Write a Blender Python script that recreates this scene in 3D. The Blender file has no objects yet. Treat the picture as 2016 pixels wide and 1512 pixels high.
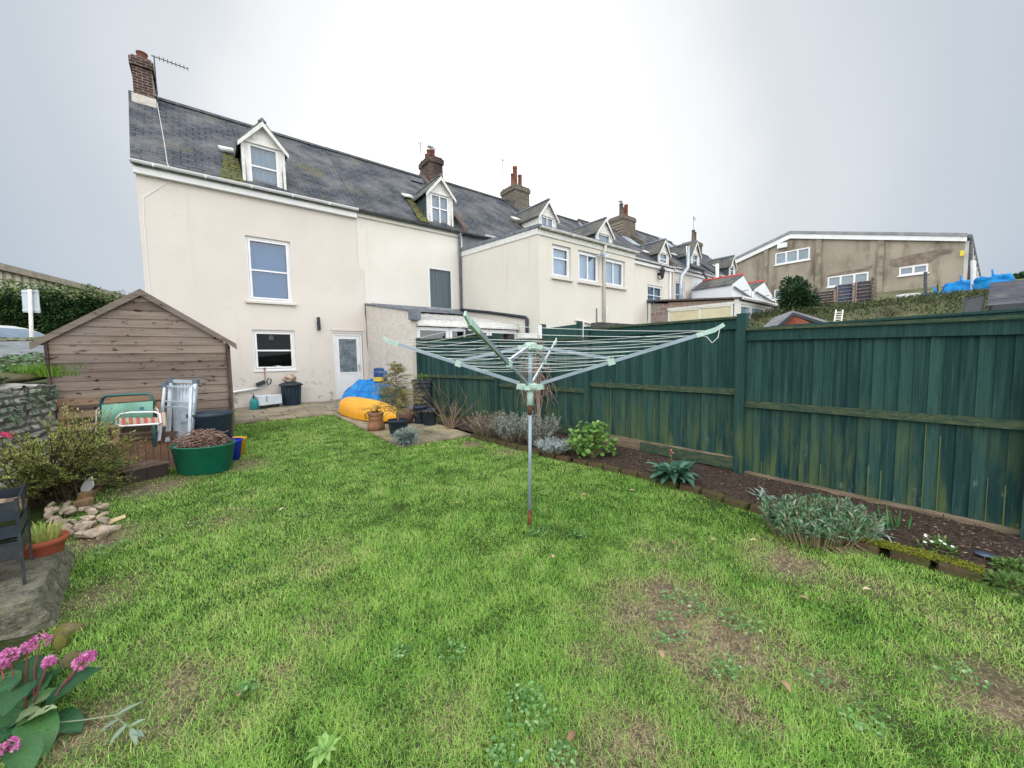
import bpy, bmesh, math, random
import numpy as np
from mathutils import Vector, Matrix, noise as mnoise
random.seed(7); rng = np.random.default_rng(7)
scene = bpy.context.scene
COL = scene.collection
R = math.radians
# ------------------------------------------------------------------ camera
# axes: X runs along the terrace, Y runs away from the garden into the houses (n = -Y is the distance in front of the house wall)
FPX, PITCH, ROLL, AZ = 757.0, R(3.98), R(-0.98), R(51.5)
def _old2new(v):      # from camera-aligned ground axes to house axes
    return Vector((v[0]*math.sin(AZ)+v[1]*math.cos(AZ), -(v[0]*math.cos(AZ)-v[1]*math.sin(AZ)), v[2]))
CAM = Vector((-3.205, -13.282, 1.55))
_f = Vector((0, math.cos(PITCH), -math.sin(PITCH))); _u = Vector((0, math.sin(PITCH), math.cos(PITCH))); _r = Vector((1, 0, 0))
_rt = _r*math.cos(ROLL)+_u*math.sin(ROLL); _up = -_r*math.sin(ROLL)+_u*math.cos(ROLL)
RT, UP, FW = _old2new(_rt), _old2new(_up), _old2new(_f)
FLAT = _old2new((0, 1, 0)); SIDE = _old2new((1, 0, 0))
cam = bpy.data.cameras.new("camera"); camo = bpy.data.objects.new("camera", cam); COL.objects.link(camo)
cam.sensor_width = 36; cam.lens = FPX/2016*36; cam.clip_start = 0.05; cam.clip_end = 3000
m = Matrix((RT, UP, -FW)).transposed().to_4x4(); m.translation = CAM; camo.matrix_world = m
scene.camera = camo
# ------------------------------------------------------------------ world, sun, exposure
SUN_EL, SUN_AZ = R(24), FLAT.copy()
SUND = Vector((FLAT.x*math.cos(SUN_EL), FLAT.y*math.cos(SUN_EL), math.sin(SUN_EL)))
w = bpy.data.worlds.new("World"); scene.world = w; w.use_nodes = True
nt = w.node_tree; nt.nodes.clear(); N = nt.nodes.new; L = nt.links.new
out = N('ShaderNodeOutputWorld'); bg = N('ShaderNodeBackground'); bg.inputs[1].default_value = 0.1
sky = N('ShaderNodeTexSky'); sky.sky_type = 'NISHITA'; sky.sun_disc = False; sky.sun_elevation = SUN_EL
sky.sun_rotation = math.atan2(SUND.x, SUND.y)
tc = N('ShaderNodeTexCoord'); dot = N('ShaderNodeVectorMath'); dot.operation = 'DOT_PRODUCT'; dot.inputs[1].default_value = SUND
L(tc.outputs['Generated'], dot.inputs[0])
nz = N('ShaderNodeTexNoise'); nz.inputs['Scale'].default_value = 1.7; nz.inputs['Detail'].default_value = 5
L(tc.outputs['Generated'], nz.inputs['Vector'])
ma = N('ShaderNodeMath'); ma.operation = 'MULTIPLY_ADD'; ma.inputs[1].default_value = 0.5; ma.inputs[2].default_value = 0.5
L(dot.outputs['Value'], ma.inputs[0])
mb_ = N('ShaderNodeMath'); mb_.operation = 'MULTIPLY_ADD'; mb_.inputs[1].default_value = 0.07; L(nz.outputs['Fac'], mb_.inputs[0])
sb = N('ShaderNodeMath'); sb.operation = 'SUBTRACT'; sb.inputs[1].default_value = 0.035; L(ma.outputs[0], mb_.inputs[2]); L(mb_.outputs[0], sb.inputs[0])
rp = N('ShaderNodeValToRGB'); L(sb.outputs[0], rp.inputs[0])
SKYK = 20.0
stops = [(0.0, (.86, .86, .86)), (0.30, (.92, .92, .92)), (0.52, (.98, .98, .98)), (0.64, (.62, .64, .66)), (0.735, (.160, .190, .220)), (0.80, (.174, .203, .234)),  # unseen sky behind camera and overhead raised to brighten walls and lawn
         (0.86, (.212, .231, .252)), (0.915, (.258, .272, .287)), (0.955, (.342, .347, .349)), (0.985, (.44, .44, .43)), (0.996, (.58, .56, .52)), (1.0, (.62, .61, .58))]
e = rp.color_ramp.elements
while len(e) < len(stops): e.new(0.5)
for el, (p, c) in zip(e, stops): el.position = p; el.color = (*c, 1)
rp.color_ramp.interpolation = 'B_SPLINE' if False else 'EASE'
vm = N('ShaderNodeVectorMath'); vm.operation = 'SCALE'; vm.inputs['Scale'].default_value = SKYK; L(rp.outputs[0], vm.inputs[0])
mx = N('ShaderNodeMix'); mx.data_type = 'RGBA'; mx.inputs[0].default_value = 0.97
L(sky.outputs[0], mx.inputs[6]); L(vm.outputs[0], mx.inputs[7]); L(mx.outputs[2], bg.inputs[0]); L(bg.outputs[0], out.inputs[0])
sl = bpy.data.lights.new("sun", 'SUN'); sl.energy = 1.4; sl.angle = R(14); sl.color = (1, .95, .86)
so = bpy.data.objects.new("sun", sl); COL.objects.link(so); so.rotation_euler = SUND.to_track_quat('Z', 'Y').to_euler(); so.location = (0, 0, 30)
scene.view_settings.view_transform = 'Standard'; scene.view_settings.look = 'None'; scene.view_settings.exposure = 0.5; scene.view_settings.gamma = 1
scene.cycles.max_bounces = 6; scene.cycles.transparent_max_bounces = 10; scene.cycles.use_denoising = True
# ------------------------------------------------------------------ placing helpers
KS = 0.0216
def gz(n): return KS*(10.68-n)
def ray(u, v): return (RT*(u-1008)-UP*(v-756)+FW*FPX)
def gp(u, v, dz=0.0):                     # point of the garden ground seen there
    d = ray(u, v); t = (KS*(10.68+CAM.y)+dz-CAM.z)/(d.z-KS*d.y); return CAM+d*t
def px(u, v, d):                          # point at forward distance d
    r = ray(u, v); return CAM+r*(d/r.dot(FLAT))
def H(s, n, z): return Vector((s, -n, z))
# ------------------------------------------------------------------ mesh builder
def orth(d):
    d = d.normalized(); a = Vector((0, 0, 1)) if abs(d.z) < .9 else Vector((1, 0, 0))
    x = d.cross(a).normalized(); return x, d.cross(x).normalized()
class MB:
    def __init__(s): s.v = []; s.f = []; s.t = []
    def add(s, vs, fs, t=0.5):
        b = len(s.v); s.v += [Vector(p) for p in vs]; s.f += [tuple(b+i for i in f) for f in fs]; s.t += [t]*len(vs)
    def box(s, a, b, t=.5):               # axis aligned between two corners
        x0, x1 = sorted((a[0], b[0])); y0, y1 = sorted((a[1], b[1])); z0, z1 = sorted((a[2], b[2]))
        s.add([(x0, y0, z0), (x1, y0, z0), (x1, y1, z0), (x0, y1, z0), (x0, y0, z1), (x1, y0, z1), (x1, y1, z1), (x0, y1, z1)],
              [(0, 3, 2, 1), (4, 5, 6, 7), (0, 1, 5, 4), (1, 2, 6, 5), (2, 3, 7, 6), (3, 0, 4, 7)], t)
    def obox(s, c, ax, ay, az, t=.5):     # centre and half axes
        c = Vector(c); ax, ay, az = Vector(ax), Vector(ay), Vector(az)
        s.add([c+ax*i+ay*j+az*k for k in (-1, 1) for i, j in ((-1, -1), (1, -1), (1, 1), (-1, 1))],
              [(0, 3, 2, 1), (4, 5, 6, 7), (0, 1, 5, 4), (1, 2, 6, 5), (2, 3, 7, 6), (3, 0, 4, 7)], t)
    def beam(s, a, b, w, h, up=(0, 0, 1), t=.5):
        a, b = Vector(a), Vector(b); d = b-a; l = d.length
        if l < 1e-6: return
        d /= l; x = d.cross(Vector(up)); x = x.normalized() if x.length > 1e-4 else orth(d)[0]; y = x.cross(d)
        s.obox((a+b)/2, x*(w/2), d*(l/2), y*(h/2), t)
    def prism(s, poly, ext, t=.5):        # planar polygon extruded by vector
        n = len(poly); ext = Vector(ext); p = [Vector(q) for q in poly]
        s.add(p+[q+ext for q in p], [tuple(range(n))[::-1], tuple(range(n, 2*n))]+[(i, (i+1) % n, n+(i+1) % n, n+i) for i in range(n)], t)
    def quad(s, a, b, c, d, t=.5): s.add([a, b, c, d], [(0, 1, 2, 3)], t)
    def tri(s, a, b, c, t=.5): s.add([a, b, c], [(0, 1, 2)], t)
    def tube(s, pts, r, k=6, t=.5, cap=True):
        pts = [Vector(p) for p in pts]; n = len(pts); rs = r if isinstance(r, (list, tuple)) else [r]*n
        vs = []; x = None
        for i, p in enumerate(pts):
            d = pts[min(i+1, n-1)]-pts[max(i-1, 0)]
            if d.length < 1e-7: d = Vector((0, 0, 1))
            d.normalize()
            if x is None: x, y = orth(d)
            else:
                x = x-d*x.dot(d); x = x.normalized() if x.length > 1e-5 else orth(d)[0]; y = d.cross(x)
            vs += [p+x*(rs[i]*math.cos(a))+y*(rs[i]*math.sin(a)) for a in (2*math.pi*j/k for j in range(k))]
        fs = [(i*k+j, i*k+(j+1) % k, (i+1)*k+(j+1) % k, (i+1)*k+j) for i in range(n-1) for j in range(k)]
        if cap: fs += [tuple(range(k))[::-1], tuple((n-1)*k+j for j in range(k))]
        s.add(vs, fs, t)
    def lathe(s, prof, c=(0, 0, 0), k=24, sx=1, sy=1, rot=0, t=.5):   # profile of (radius, z)
        c = Vector(c); vs = []; n = len(prof)
        for r, z in prof:
            for j in range(k):
                a = 2*math.pi*j/k; x, y = r*sx*math.cos(a), r*sy*math.sin(a)
                vs.append(c+Vector((x*math.cos(rot)-y*math.sin(rot), x*math.sin(rot)+y*math.cos(rot), z)))
        fs = [(i*k+j, i*k+(j+1) % k, (i+1)*k+(j+1) % k, (i+1)*k+j) for i in range(n-1) for j in range(k)]
        if prof[0][0] > 1e-4: fs.append(tuple(range(k))[::-1])
        if prof[-1][0] > 1e-4: fs.append(tuple((n-1)*k+j for j in range(k)))
        s.add(vs, fs, t)
    def leaf(s, p, d, L_, W, t=.5, fold=.25, droop=0.0):
        d = d.normalized(); x = d.cross(Vector((random.uniform(-.5, .5), random.uniform(-.5, .5), 1)))
        x = x.normalized() if x.length > 1e-4 else orth(d)[0]; y = x.cross(d)
        m_ = p+d*(L_*.5); tip = p+d*L_-Vector((0, 0, droop*L_))
        s.add([p, m_-x*(W/2)+y*(fold*W), tip, m_+x*(W/2)+y*(fold*W), m_], [(0, 4, 1), (1, 4, 2), (4, 0, 3), (4, 3, 2)], t)
    def blob(s, c, r, sub=2, amp=.2, fr=2.0, t=.5, seed=0, flat=None):
        bm = bmesh.new(); bmesh.ops.create_icosphere(bm, subdivisions=sub, radius=1.0); b = len(s.v); c = Vector(c)
        for q in bm.verts:
            o = q.co.normalized(); k = 1+amp*mnoise.noise(o*fr+Vector((seed*3.7, seed*1.3, seed)))+amp*.5*mnoise.noise(o*fr*2.7+Vector((seed, 5, seed)))
            p = Vector((o.x*r[0]*k, o.y*r[1]*k, o.z*r[2]*k))
            if flat is not None and p.z < flat: p.z = flat
            s.v.append(c+p); s.t.append(t)
        s.f += [tuple(b+x.index for x in f.verts) for f in bm.faces]; bm.free()
    def grid(s, fn, nu, nv, t=.5):
        b = len(s.v)
        for i in range(nu+1):
            for j in range(nv+1):
                s.v.append(Vector(fn(i/nu, j/nv))); s.t.append(t)
        s.f += [(b+i*(nv+1)+j, b+(i+1)*(nv+1)+j, b+(i+1)*(nv+1)+j+1, b+i*(nv+1)+j+1) for i in range(nu) for j in range(nv)]
    def build(s, name, mt, parent=None, smooth=False, bevel=0.0, **kw):
        me = bpy.data.meshes.new(name)
        base = parent_base(parent) if parent else Vector((0, 0, 0))
        me.from_pydata([p-base for p in s.v], [], s.f); me.update()
        a = me.attributes.new('tint', 'FLOAT', 'POINT'); a.data.foreach_set('value', np.array(s.t, dtype=np.float32))
        if smooth: me.polygons.foreach_set('use_smooth', [True]*len(me.polygons))
        o = bpy.data.objects.new(name, me); COL.objects.link(o); me.materials.append(mt)
        if parent: o.parent = parent
        if bevel:
            bv = o.modifiers.new('bevel', 'BEVEL'); bv.width = bevel; bv.segments = 2; bv.limit_method = 'ANGLE'
        for k, val in kw.items(): o[k] = val
        return o
def parent_base(p):
    b = Vector((0, 0, 0))
    while p is not None: b += p.location; p = p.parent
    return b
def thing(name, label, cat, loc=(0, 0, 0), group=None):
    o = bpy.data.objects.new(name, None); COL.objects.link(o); o.location = loc; o.empty_display_size = .1
    o['label'] = label; o['category'] = cat
    if group: o['group'] = group
    return o
def tag(o, label, cat, group=None):
    o['label'] = label; o['category'] = cat
    if group: o['group'] = group
    return o
def structure(o): o['kind'] = 'structure'; return o
def dup(root, loc, label=None, rz=0.0, sc=None):
    r = root.copy(); COL.objects.link(r); r.location = loc; r.rotation_euler.z = rz
    if sc: r.scale = sc
    if label: r['label'] = label
    for ch in list(root.children):
        c = ch.copy(); COL.objects.link(c); c.parent = r
        for g in ch.children:
            d = g.copy(); COL.objects.link(d); d.parent = c
    return r
# ------------------------------------------------------------------ materials
def c8(r, g, b, k=1.0):
    f = lambda x: ((x/255)/12.92 if x <= 10 else ((x/255+.055)/1.055)**2.4)*k
    return (f(r), f(g), f(b), 1)
def base_mat(name, rough=.8, spec=.35, metal=0.0):
    mt = bpy.data.materials.new(name); mt.use_nodes = True; t = mt.node_tree; b = t.nodes['Principled BSDF']
    b.inputs['Roughness'].default_value = rough; b.inputs['Specular IOR Level'].default_value = spec; b.inputs['Metallic'].default_value = metal
    return mt, t, b
def tn(t, kind, **kw):
    n = t.nodes.new(kind)
    for k, val in kw.items():
        if k in n.inputs: n.inputs[k].default_value = val
        else: setattr(n, k, val)
    return n
def coord(t, scale=(1, 1, 1), swz=None):
    c = tn(t, 'ShaderNodeTexCoord'); o = c.outputs['Object']
    if swz:
        sp = tn(t, 'ShaderNodeSeparateXYZ'); t.links.new(o, sp.inputs[0]); cb = tn(t, 'ShaderNodeCombineXYZ')
        for i, ch in enumerate(swz): t.links.new(sp.outputs['xyz'.index(ch)], cb.inputs[i])
        o = cb.outputs[0]
    mp = tn(t, 'ShaderNodeMapping'); mp.inputs['Scale'].default_value = scale; t.links.new(o, mp.inputs[0]); return mp.outputs[0]
def ramp(t, fac, lo, hi):
    mr = tn(t, 'ShaderNodeMapRange'); mr.inputs[1].default_value = lo; mr.inputs[2].default_value = hi; mr.clamp = True
    t.links.new(fac, mr.inputs[0]); return mr.outputs[0]
def mix(t, fac, a, b, mode='MIX'):
    m_ = tn(t, 'ShaderNodeMix', data_type='RGBA', blend_type=mode)
    for i, x in ((0, fac), (6, a), (7, b)):
        if isinstance(x, (float, int)): m_.inputs[i].default_value = x
        elif isinstance(x, tuple): m_.inputs[i].default_value = x
        else: t.links.new(x, m_.inputs[i])
    return m_.outputs[2]
def noise_fac(t, vec, scale, detail=4, lo=.38, hi=.62, rough=.6):
    n = tn(t, 'ShaderNodeTexNoise'); n.inputs['Scale'].default_value = scale; n.inputs['Detail'].default_value = detail; n.inputs['Roughness'].default_value = rough
    t.links.new(vec, n.inputs['Vector']); return ramp(t, n.outputs['Fac'], lo, hi)
def bump(t, b, h, strength=.3, dist=.02):
    bp = tn(t, 'ShaderNodeBump'); bp.inputs['Strength'].default_value = strength; bp.inputs['Distance'].default_value = dist
    t.links.new(h, bp.inputs['Height']); t.links.new(bp.outputs[0], b.inputs['Normal'])
def attr(t, name='tint'):
    a = tn(t, 'ShaderNodeAttribute'); a.attribute_name = name; return a.outputs['Fac']
def M(name, c1, c2=None, scale=4, rough=.8, spec=.35, stretch=(1, 1, 1), bmp=0, bs=40, metal=0, tint=None, lo=.38, hi=.62, c3=None, s3=1.2, lo3=.5, hi3=.7, trans=0.0, dist=.02):
    mt, t, b = base_mat(name, rough, spec, metal); vec = coord(t, stretch); col = None
    if c2: col = mix(t, noise_fac(t, vec, scale, lo=lo, hi=hi), c1, c2)
    if c3: col = mix(t, noise_fac(t, vec, s3, lo=lo3, hi=hi3), col or c1, c3)
    if tint:
        a = attr(t); col = mix(t, a, col or c1, tint)
    if col is not None: t.links.new(col, b.inputs['Base Color'])
    else: b.inputs['Base Color'].default_value = c1
    if bmp: bump(t, b, noise_fac(t, coord(t, stretch), bs, lo=.2, hi=.8), bmp, dist)
    if trans:
        tr = tn(t, 'ShaderNodeBsdfTranslucent'); ms = tn(t, 'ShaderNodeMixShader'); ms.inputs[0].default_value = trans
        if col is not None: t.links.new(col, tr.inputs[0])
        else: tr.inputs[0].default_value = c1
        o = t.nodes['Material Output']; t.links.new(b.outputs[0], ms.inputs[1]); t.links.new(tr.outputs[0], ms.inputs[2]); t.links.new(ms.outputs[0], o.inputs[0])
    return mt
def leafmat(name, a, b_, c=None, trans=.3, rough=.5):
    mt, t, b = base_mat(name, rough, .35); f = attr(t)
    r_ = tn(t, 'ShaderNodeValToRGB'); t.links.new(f, r_.inputs[0]); e = r_.color_ramp.elements; e[0].color = a; e[1].color = b_
    if c: q = e.new(.85); q.color = b_; e[2].color = c
    t.links.new(r_.outputs[0], b.inputs['Base Color'])
    tr = tn(t, 'ShaderNodeBsdfTranslucent'); t.links.new(r_.outputs[0], tr.inputs[0]); ms = tn(t, 'ShaderNodeMixShader'); ms.inputs[0].default_value = trans
    t.links.new(b.outputs[0], ms.inputs[1]); t.links.new(tr.outputs[0], ms.inputs[2]); t.links.new(ms.outputs[0], t.nodes['Material Output'].inputs[0]); return mt
def brickmat(name, c1, c2, mortar, w_, h_, swz='xz', zk=1.0, msize=.012, rough=.8, bmp=.5, var=None, moss=None, off=.5, squash=1.0, bias=0.0):
    mt, t, b = base_mat(name, rough, .3); vec = coord(t, (1, zk, 1), swz)
    br = tn(t, 'ShaderNodeTexBrick'); br.offset = off; br.inputs['Color1'].default_value = c1; br.inputs['Color2'].default_value = c2; br.inputs['Mortar'].default_value = mortar
    br.inputs['Scale'].default_value = 1; br.inputs['Mortar Size'].default_value = msize; br.inputs['Brick Width'].default_value = w_; br.inputs['Row Height'].default_value = h_; br.inputs['Bias'].default_value = bias
    br.inputs['Mortar Smooth'].default_value = .2
    t.links.new(vec, br.inputs['Vector']); col = br.outputs['Color']; oc = coord(t)
    if var: col = mix(t, noise_fac(t, oc, 1.1, lo=.42, hi=.68), col, var)
    col = mix(t, noise_fac(t, oc, 9, 6, .3, .75), col, mix(t, .45, col, (0, 0, 0, 1)))
    if moss: col = mix(t, noise_fac(t, oc, .9, 6, .58, .72), col, moss)
    t.links.new(col, b.inputs['Base Color'])
    ad = tn(t, 'ShaderNodeMath', operation='MULTIPLY_ADD'); ad.inputs[1].default_value = -1; t.links.new(br.outputs['Fac'], ad.inputs[0]); t.links.new(noise_fac(t, oc, 14, 4, .2, .8), ad.inputs[2])
    bump(t, b, ad.outputs[0], bmp, .02); return mt
def glassmat(name, tintc, refl=.12, dark=.5):
    mt, t, b = base_mat(name, .03, .5); o = t.nodes['Material Output']
    tr = tn(t, 'ShaderNodeBsdfTransparent'); tr.inputs[0].default_value = tintc
    gl = tn(t, 'ShaderNodeBsdfGlossy'); gl.inputs['Roughness'].default_value = .02; gl.inputs[0].default_value = (.9, .95, 1, 1)
    fr = tn(t, 'ShaderNodeFresnel'); fr.inputs[0].default_value = 1.5
    ad = tn(t, 'ShaderNodeMath', operation='ADD'); ad.inputs[1].default_value = refl; t.links.new(fr.outputs[0], ad.inputs[0])
    nz_ = noise_fac(t, coord(t), 1.3, 2, .2, .8); bp = tn(t, 'ShaderNodeBump'); bp.inputs['Strength'].default_value = .03; t.links.new(nz_, bp.inputs['Height']); t.links.new(bp.outputs[0], gl.inputs['Normal'])
    ms = tn(t, 'ShaderNodeMixShader'); t.links.new(ad.outputs[0], ms.inputs[0]); t.links.new(tr.outputs[0], ms.inputs[1]); t.links.new(gl.outputs[0], ms.inputs[2]); t.links.new(ms.outputs[0], o.inputs[0]); return mt
def rendermat(name, c, c2, stain, zlo=None, zc=None):
    mt, t, b = base_mat(name, .9, .2); oc = coord(t)
    col = mix(t, noise_fac(t, oc, .8, 5, .35, .7), c, c2)
    col = mix(t, noise_fac(t, coord(t, (2.5, 2.5, .25)), 1.3, 6, .60, .82), col, stain)
    if zc:      # peeling and splash dirt near the ground
        sp = tn(t, 'ShaderNodeSeparateXYZ'); t.links.new(oc, sp.inputs[0]); h = ramp(t, sp.outputs[2], zlo+1.1, zlo-.3)
        n_ = noise_fac(t, oc, 5.5, 6, .57, .62); mu = tn(t, 'ShaderNodeMath', operation='MULTIPLY'); t.links.new(h, mu.inputs[0]); t.links.new(n_, mu.inputs[1])
        col = mix(t, mu.outputs[0], col, zc)
    nv = tn(t, 'ShaderNodeTexNoise'); nv.inputs['Scale'].default_value = 1.5; t.links.new(oc, nv.inputs['Vector'])   # hairline cracks
    va = tn(t, 'ShaderNodeMix', data_type='VECTOR'); va.inputs[0].default_value = .3; t.links.new(oc, va.inputs[4]); t.links.new(nv.outputs['Color'], va.inputs[5])
    vo = tn(t, 'ShaderNodeTexVoronoi', feature='DISTANCE_TO_EDGE'); vo.inputs['Scale'].default_value = .75; t.links.new(va.outputs[1], vo.inputs['Vector'])
    cr = tn(t, 'ShaderNodeMath', operation='MULTIPLY'); t.links.new(ramp(t, vo.outputs['Distance'], .005, .001), cr.inputs[0]); t.links.new(noise_fac(t, oc, .7, 3, .56, .66), cr.inputs[1])
    col = mix(t, cr.outputs[0], col, mix(t, .2, col, (.15, .13, .11, 1)))
    t.links.new(col, b.inputs['Base Color']); bump(t, b, noise_fac(t, oc, 55, 5, .2, .8), .25, .01); return mt
MT = {}
MT['white'] = M('white upvc', (.80, .81, .83, 1), (.74, .75, .77, 1), 3, .35, .5)
MT['oldwhite'] = M('weathered white paint', (.74, .74, .72, 1), (.55, .55, .52, 1), 7, .6, .3, lo=.45, hi=.75)
MT['render1'] = rendermat('greyish cream render', c8(216, 209, 202, .92), c8(223, 217, 210, .92), c8(202, 195, 186), .2, c8(150, 145, 138))
MT['render2'] = rendermat('pale cream render', c8(228, 226, 219, .93), c8(221, 217, 208, .93), c8(208, 201, 188))
MT['render3'] = rendermat('yellowish cream render', c8(225, 221, 211, .93), c8(217, 213, 204, .93), c8(205, 197, 180))
MT['renderw'] = rendermat('white painted render', c8(226, 230, 234), c8(214, 220, 226), c8(180, 188, 192))
MT['artex'] = M('textured cream render', c8(214, 208, 201, .95), c8(202, 196, 188, .95), 6, .9, .2, bmp=.9, bs=13, c3=c8(184, 174, 166), s3=2, lo3=.6, hi3=.8)
MT['slate'] = brickmat('blue grey slates', c8(68, 74, 84), c8(92, 97, 106), c8(28, 31, 37), .30, .19, zk=1.44, msize=.016, rough=.55, bmp=.6, var=c8(120, 120, 122), moss=c8(104, 100, 74), bias=-.1)
MT['slatey'] = brickmat('dormer slates', c8(84, 88, 94), c8(110, 112, 112), c8(40, 42, 46), .26, .16, swz='yz', zk=1.6, msize=.010, rough=.6, bmp=.5, var=c8(135, 130, 118))
MT['hung'] = brickmat('hung slates', c8(58, 72, 84), c8(80, 94, 102), c8(25, 32, 38), .3, .3, swz='yz', msize=.012, rough=.5, bmp=.5, var=c8(94, 106, 104))
MT['mossslate'] = brickmat('mossy slates', c8(104, 108, 56), c8(128, 128, 66), c8(40, 46, 26), .30, .19, zk=1.44, msize=.02, rough=.8, bmp=.6, var=c8(88, 92, 70))
MT['brick'] = brickmat('dark old brick', c8(92, 54, 50), c8(58, 44, 44), c8(150, 138, 128), .225, .08, swz='xz', msize=.012, bmp=.8, var=c8(60, 52, 50))
MT['stonebrick'] = brickmat('pale stone brick', c8(118, 108, 98), c8(88, 82, 76), c8(150, 142, 128), .25, .1, swz='xz', msize=.014, bmp=.8)
MT['pot'] = M('terracotta', c8(144, 92, 80), c8(120, 82, 72), 6, .8, .2, bmp=.2, c3=c8(110, 94, 86), s3=8, lo3=.55, hi3=.8)
MT['lead'] = M('lead flashing', c8(92, 100, 112), c8(120, 126, 134), 5, .6, .4)
MT['iron'] = M('dark iron', c8(60, 66, 72), c8(90, 92, 92), 8, .6, .4)
MT['black'] = M('black plastic', c8(34, 42, 50), c8(44, 52, 60), 4, .5, .4)
MT['dark'] = M('dark interior', (.015, .017, .02, 1), None)
MT['blind'] = M('grey blind', c8(164, 172, 174), c8(136, 146, 150), 2, .9, .1, stretch=(14, 14, .3))
MT['bluelind'] = M('pale blue blind', c8(78, 150, 198), c8(66, 138, 192), 1.2, .9, .1)  # blind whose blue has the sky's reflection painted in
MT['curtain'] = M('net curtain', c8(178, 192, 204), c8(150, 170, 188), 2, .9, .1, stretch=(9, 9, .3))
MT['glass'] = glassmat('window glass', (.66, .78, .86, 1), .06)
MT['darkglass'] = glassmat('dark window glass', (.5, .6, .66, 1), -.025)  # copy of the window glass, darkened to imitate a dark reflection
MT['skyblind'] = M('pale sky blue blind', c8(226, 238, 250), c8(200, 220, 242), 1.5, .8, .2)  # backing sheet, sky reflection painted on as pale blue
MT['alu'] = M('aluminium', c8(186, 196, 206), c8(160, 170, 180), 5, .35, .5, metal=.35)
# ------------------------------------------------------------------ ground and setting
def mask_patch(p):          # bare and dry places in the lawn: (x, y, radius x, radius y, strength)
    v = 0
    for q, r, k in PATCH: v = max(v, k*math.exp(-((p[0]-q.x)**2+(p[1]-q.y)**2)/(r*r)))
    return v
PATCH = [(gp(u, v), r, k) for u, v, r, k in ((1330, 1215, .42, 1), (1270, 1165, .25, .6), (1440, 1270, .3, .75), (1400, 1330, .22, .5), (1550, 1110, .28, .75), (1240, 1460, .2, .7), (1450, 1400, .16, .6), (330, 1390, .28, .5),
         (430, 1420, .16, .35), (1950, 1370, .25, .75), (1960, 1340, .2, .6), (1700, 1150, .22, .5), (1640, 1340, .18, .55), (560, 1330, .2, .35), (640, 1230, .22, .35), (480, 915, .3, .7), (300, 960, .35, .9), (1180, 1290, .2, .4), (620, 1100, .3, .3), (450, 1020, .3, .35),
         (1180, 1500, .2, .6), (880, 1400, .2, .3), (190, 1180, .25, .45), (200, 1060, .25, .8), (1000, 890, .25, .5), (930, 875, .2, .8), (1900, 1230, .25, .35), (1320, 1090, .3, .35), (180, 1440, .2, .7), (300, 1280, .2, .25))]
def hill_z(s, n):
    xs = [2.2, 10, 16, 17.5, 19, 24, 28, 34, 37, 80, 200, 900]; zs = [0, .6, 1.9, 2.6, 3.4, 4.0, 4.6, 5.7, 6.0, 8, 9, 9]
    return float(np.interp(s, xs, zs))
def soilmat():
    mt, t, b = base_mat('lawn soil', .95, .15); oc = coord(t); f = attr(t)
    soil = mix(t, noise_fac(t, oc, 14, 6), c8(138, 122, 102), c8(100, 88, 74)); soil = mix(t, noise_fac(t, oc, 40, 4, .5, .7), soil, c8(172, 158, 130))
    grs = mix(t, noise_fac(t, oc, 5, 6), c8(52, 74, 32), c8(70, 84, 42)); grs = mix(t, noise_fac(t, oc, 60, 3, .4, .7), grs, c8(44, 50, 30))
    t.links.new(mix(t, f, grs, soil), b.inputs['Base Color']); bump(t, b, noise_fac(t, oc, 30, 6, .2, .8), .8, .03); return mt
xs = sorted(set([-900, -300, -90, -40, -20, -12]+[round(-9+i*.12, 3) for i in range(100)]+[3.2, 6, 14, 40, 120, 900]))
ns = sorted(set([-900, -200, -60, -20, -8, -3]+[round(-1+i*.12, 3) for i in range(150)]+[19, 25, 60, 200, 900]))
mb = MB(); idx = {}
for i, s in enumerate(xs):
    for j, n in enumerate(ns):
        z = gz(max(-1, min(n, 20))) + (.012*mnoise.noise(Vector((s*1.7, n*1.7, 0))) if -9 < s < 3 and -1 < n < 16 else 0)
        p = Vector((s, -n, z)); k = mask_patch(p) if -9 < s < 3 and 2 < n < 16 else 0
        k = k+.55*mnoise.noise(Vector((s*2.1, n*2.1, 3)))*k
        if k > .3: z -= .012*k
        idx[i, j] = len(mb.v); mb.v.append(Vector((s, -n, z))); mb.t.append(max(0, min(1, k*1.4)))
mb.f = [(idx[i, j], idx[i, j+1], idx[i+1, j+1], idx[i+1, j]) for i in range(len(xs)-1) for j in range(len(ns)-1)]
structure(mb.build('ground', soilmat(), smooth=True))
# patio of paving slabs: along the house and a strip down to the lawn
def pavemat():
    mt, t, b = base_mat('paving', .9, .2); oc = coord(t); f = attr(t)
    c = mix(t, f, c8(150, 142, 128), c8(186, 172, 134)); c = mix(t, noise_fac(t, oc, 3, 6, .4, .65), c, c8(122, 116, 104)); c = mix(t, noise_fac(t, oc, 1.6, 5, .52, .7), c, c8(128, 118, 84))
    c = mix(t, noise_fac(t, oc, 25, 4, .55, .75), c, c8(96, 92, 82)); t.links.new(c, b.inputs['Base Color']); bump(t, b, noise_fac(t, oc, 35, 5, .2, .8), .35, .01); return mt
mb = MB()
def slab(s0, s1, n0, n1, t):
    g = .012; z = .03
    mb.prism([(s0+g, -n0-g, gz(n0)-.05), (s1-g, -n0-g, gz(n0)-.05), (s1-g, -n1+g, gz(n1)-.05), (s0+g, -n1+g, gz(n1)-.05)][::-1], (0, 0, .05+z+random.uniform(-.004, .004)), t)
for r_ in range(5):
    n0 = .02+r_*.57; s = -4.9-random.uniform(0, .4)
    while s < 1.1:
        l = random.choice((.6, .6, .9)); slab(s, min(s+l, 1.12), n0, n0+.57, random.uniform(0, .45)); s += l
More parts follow.
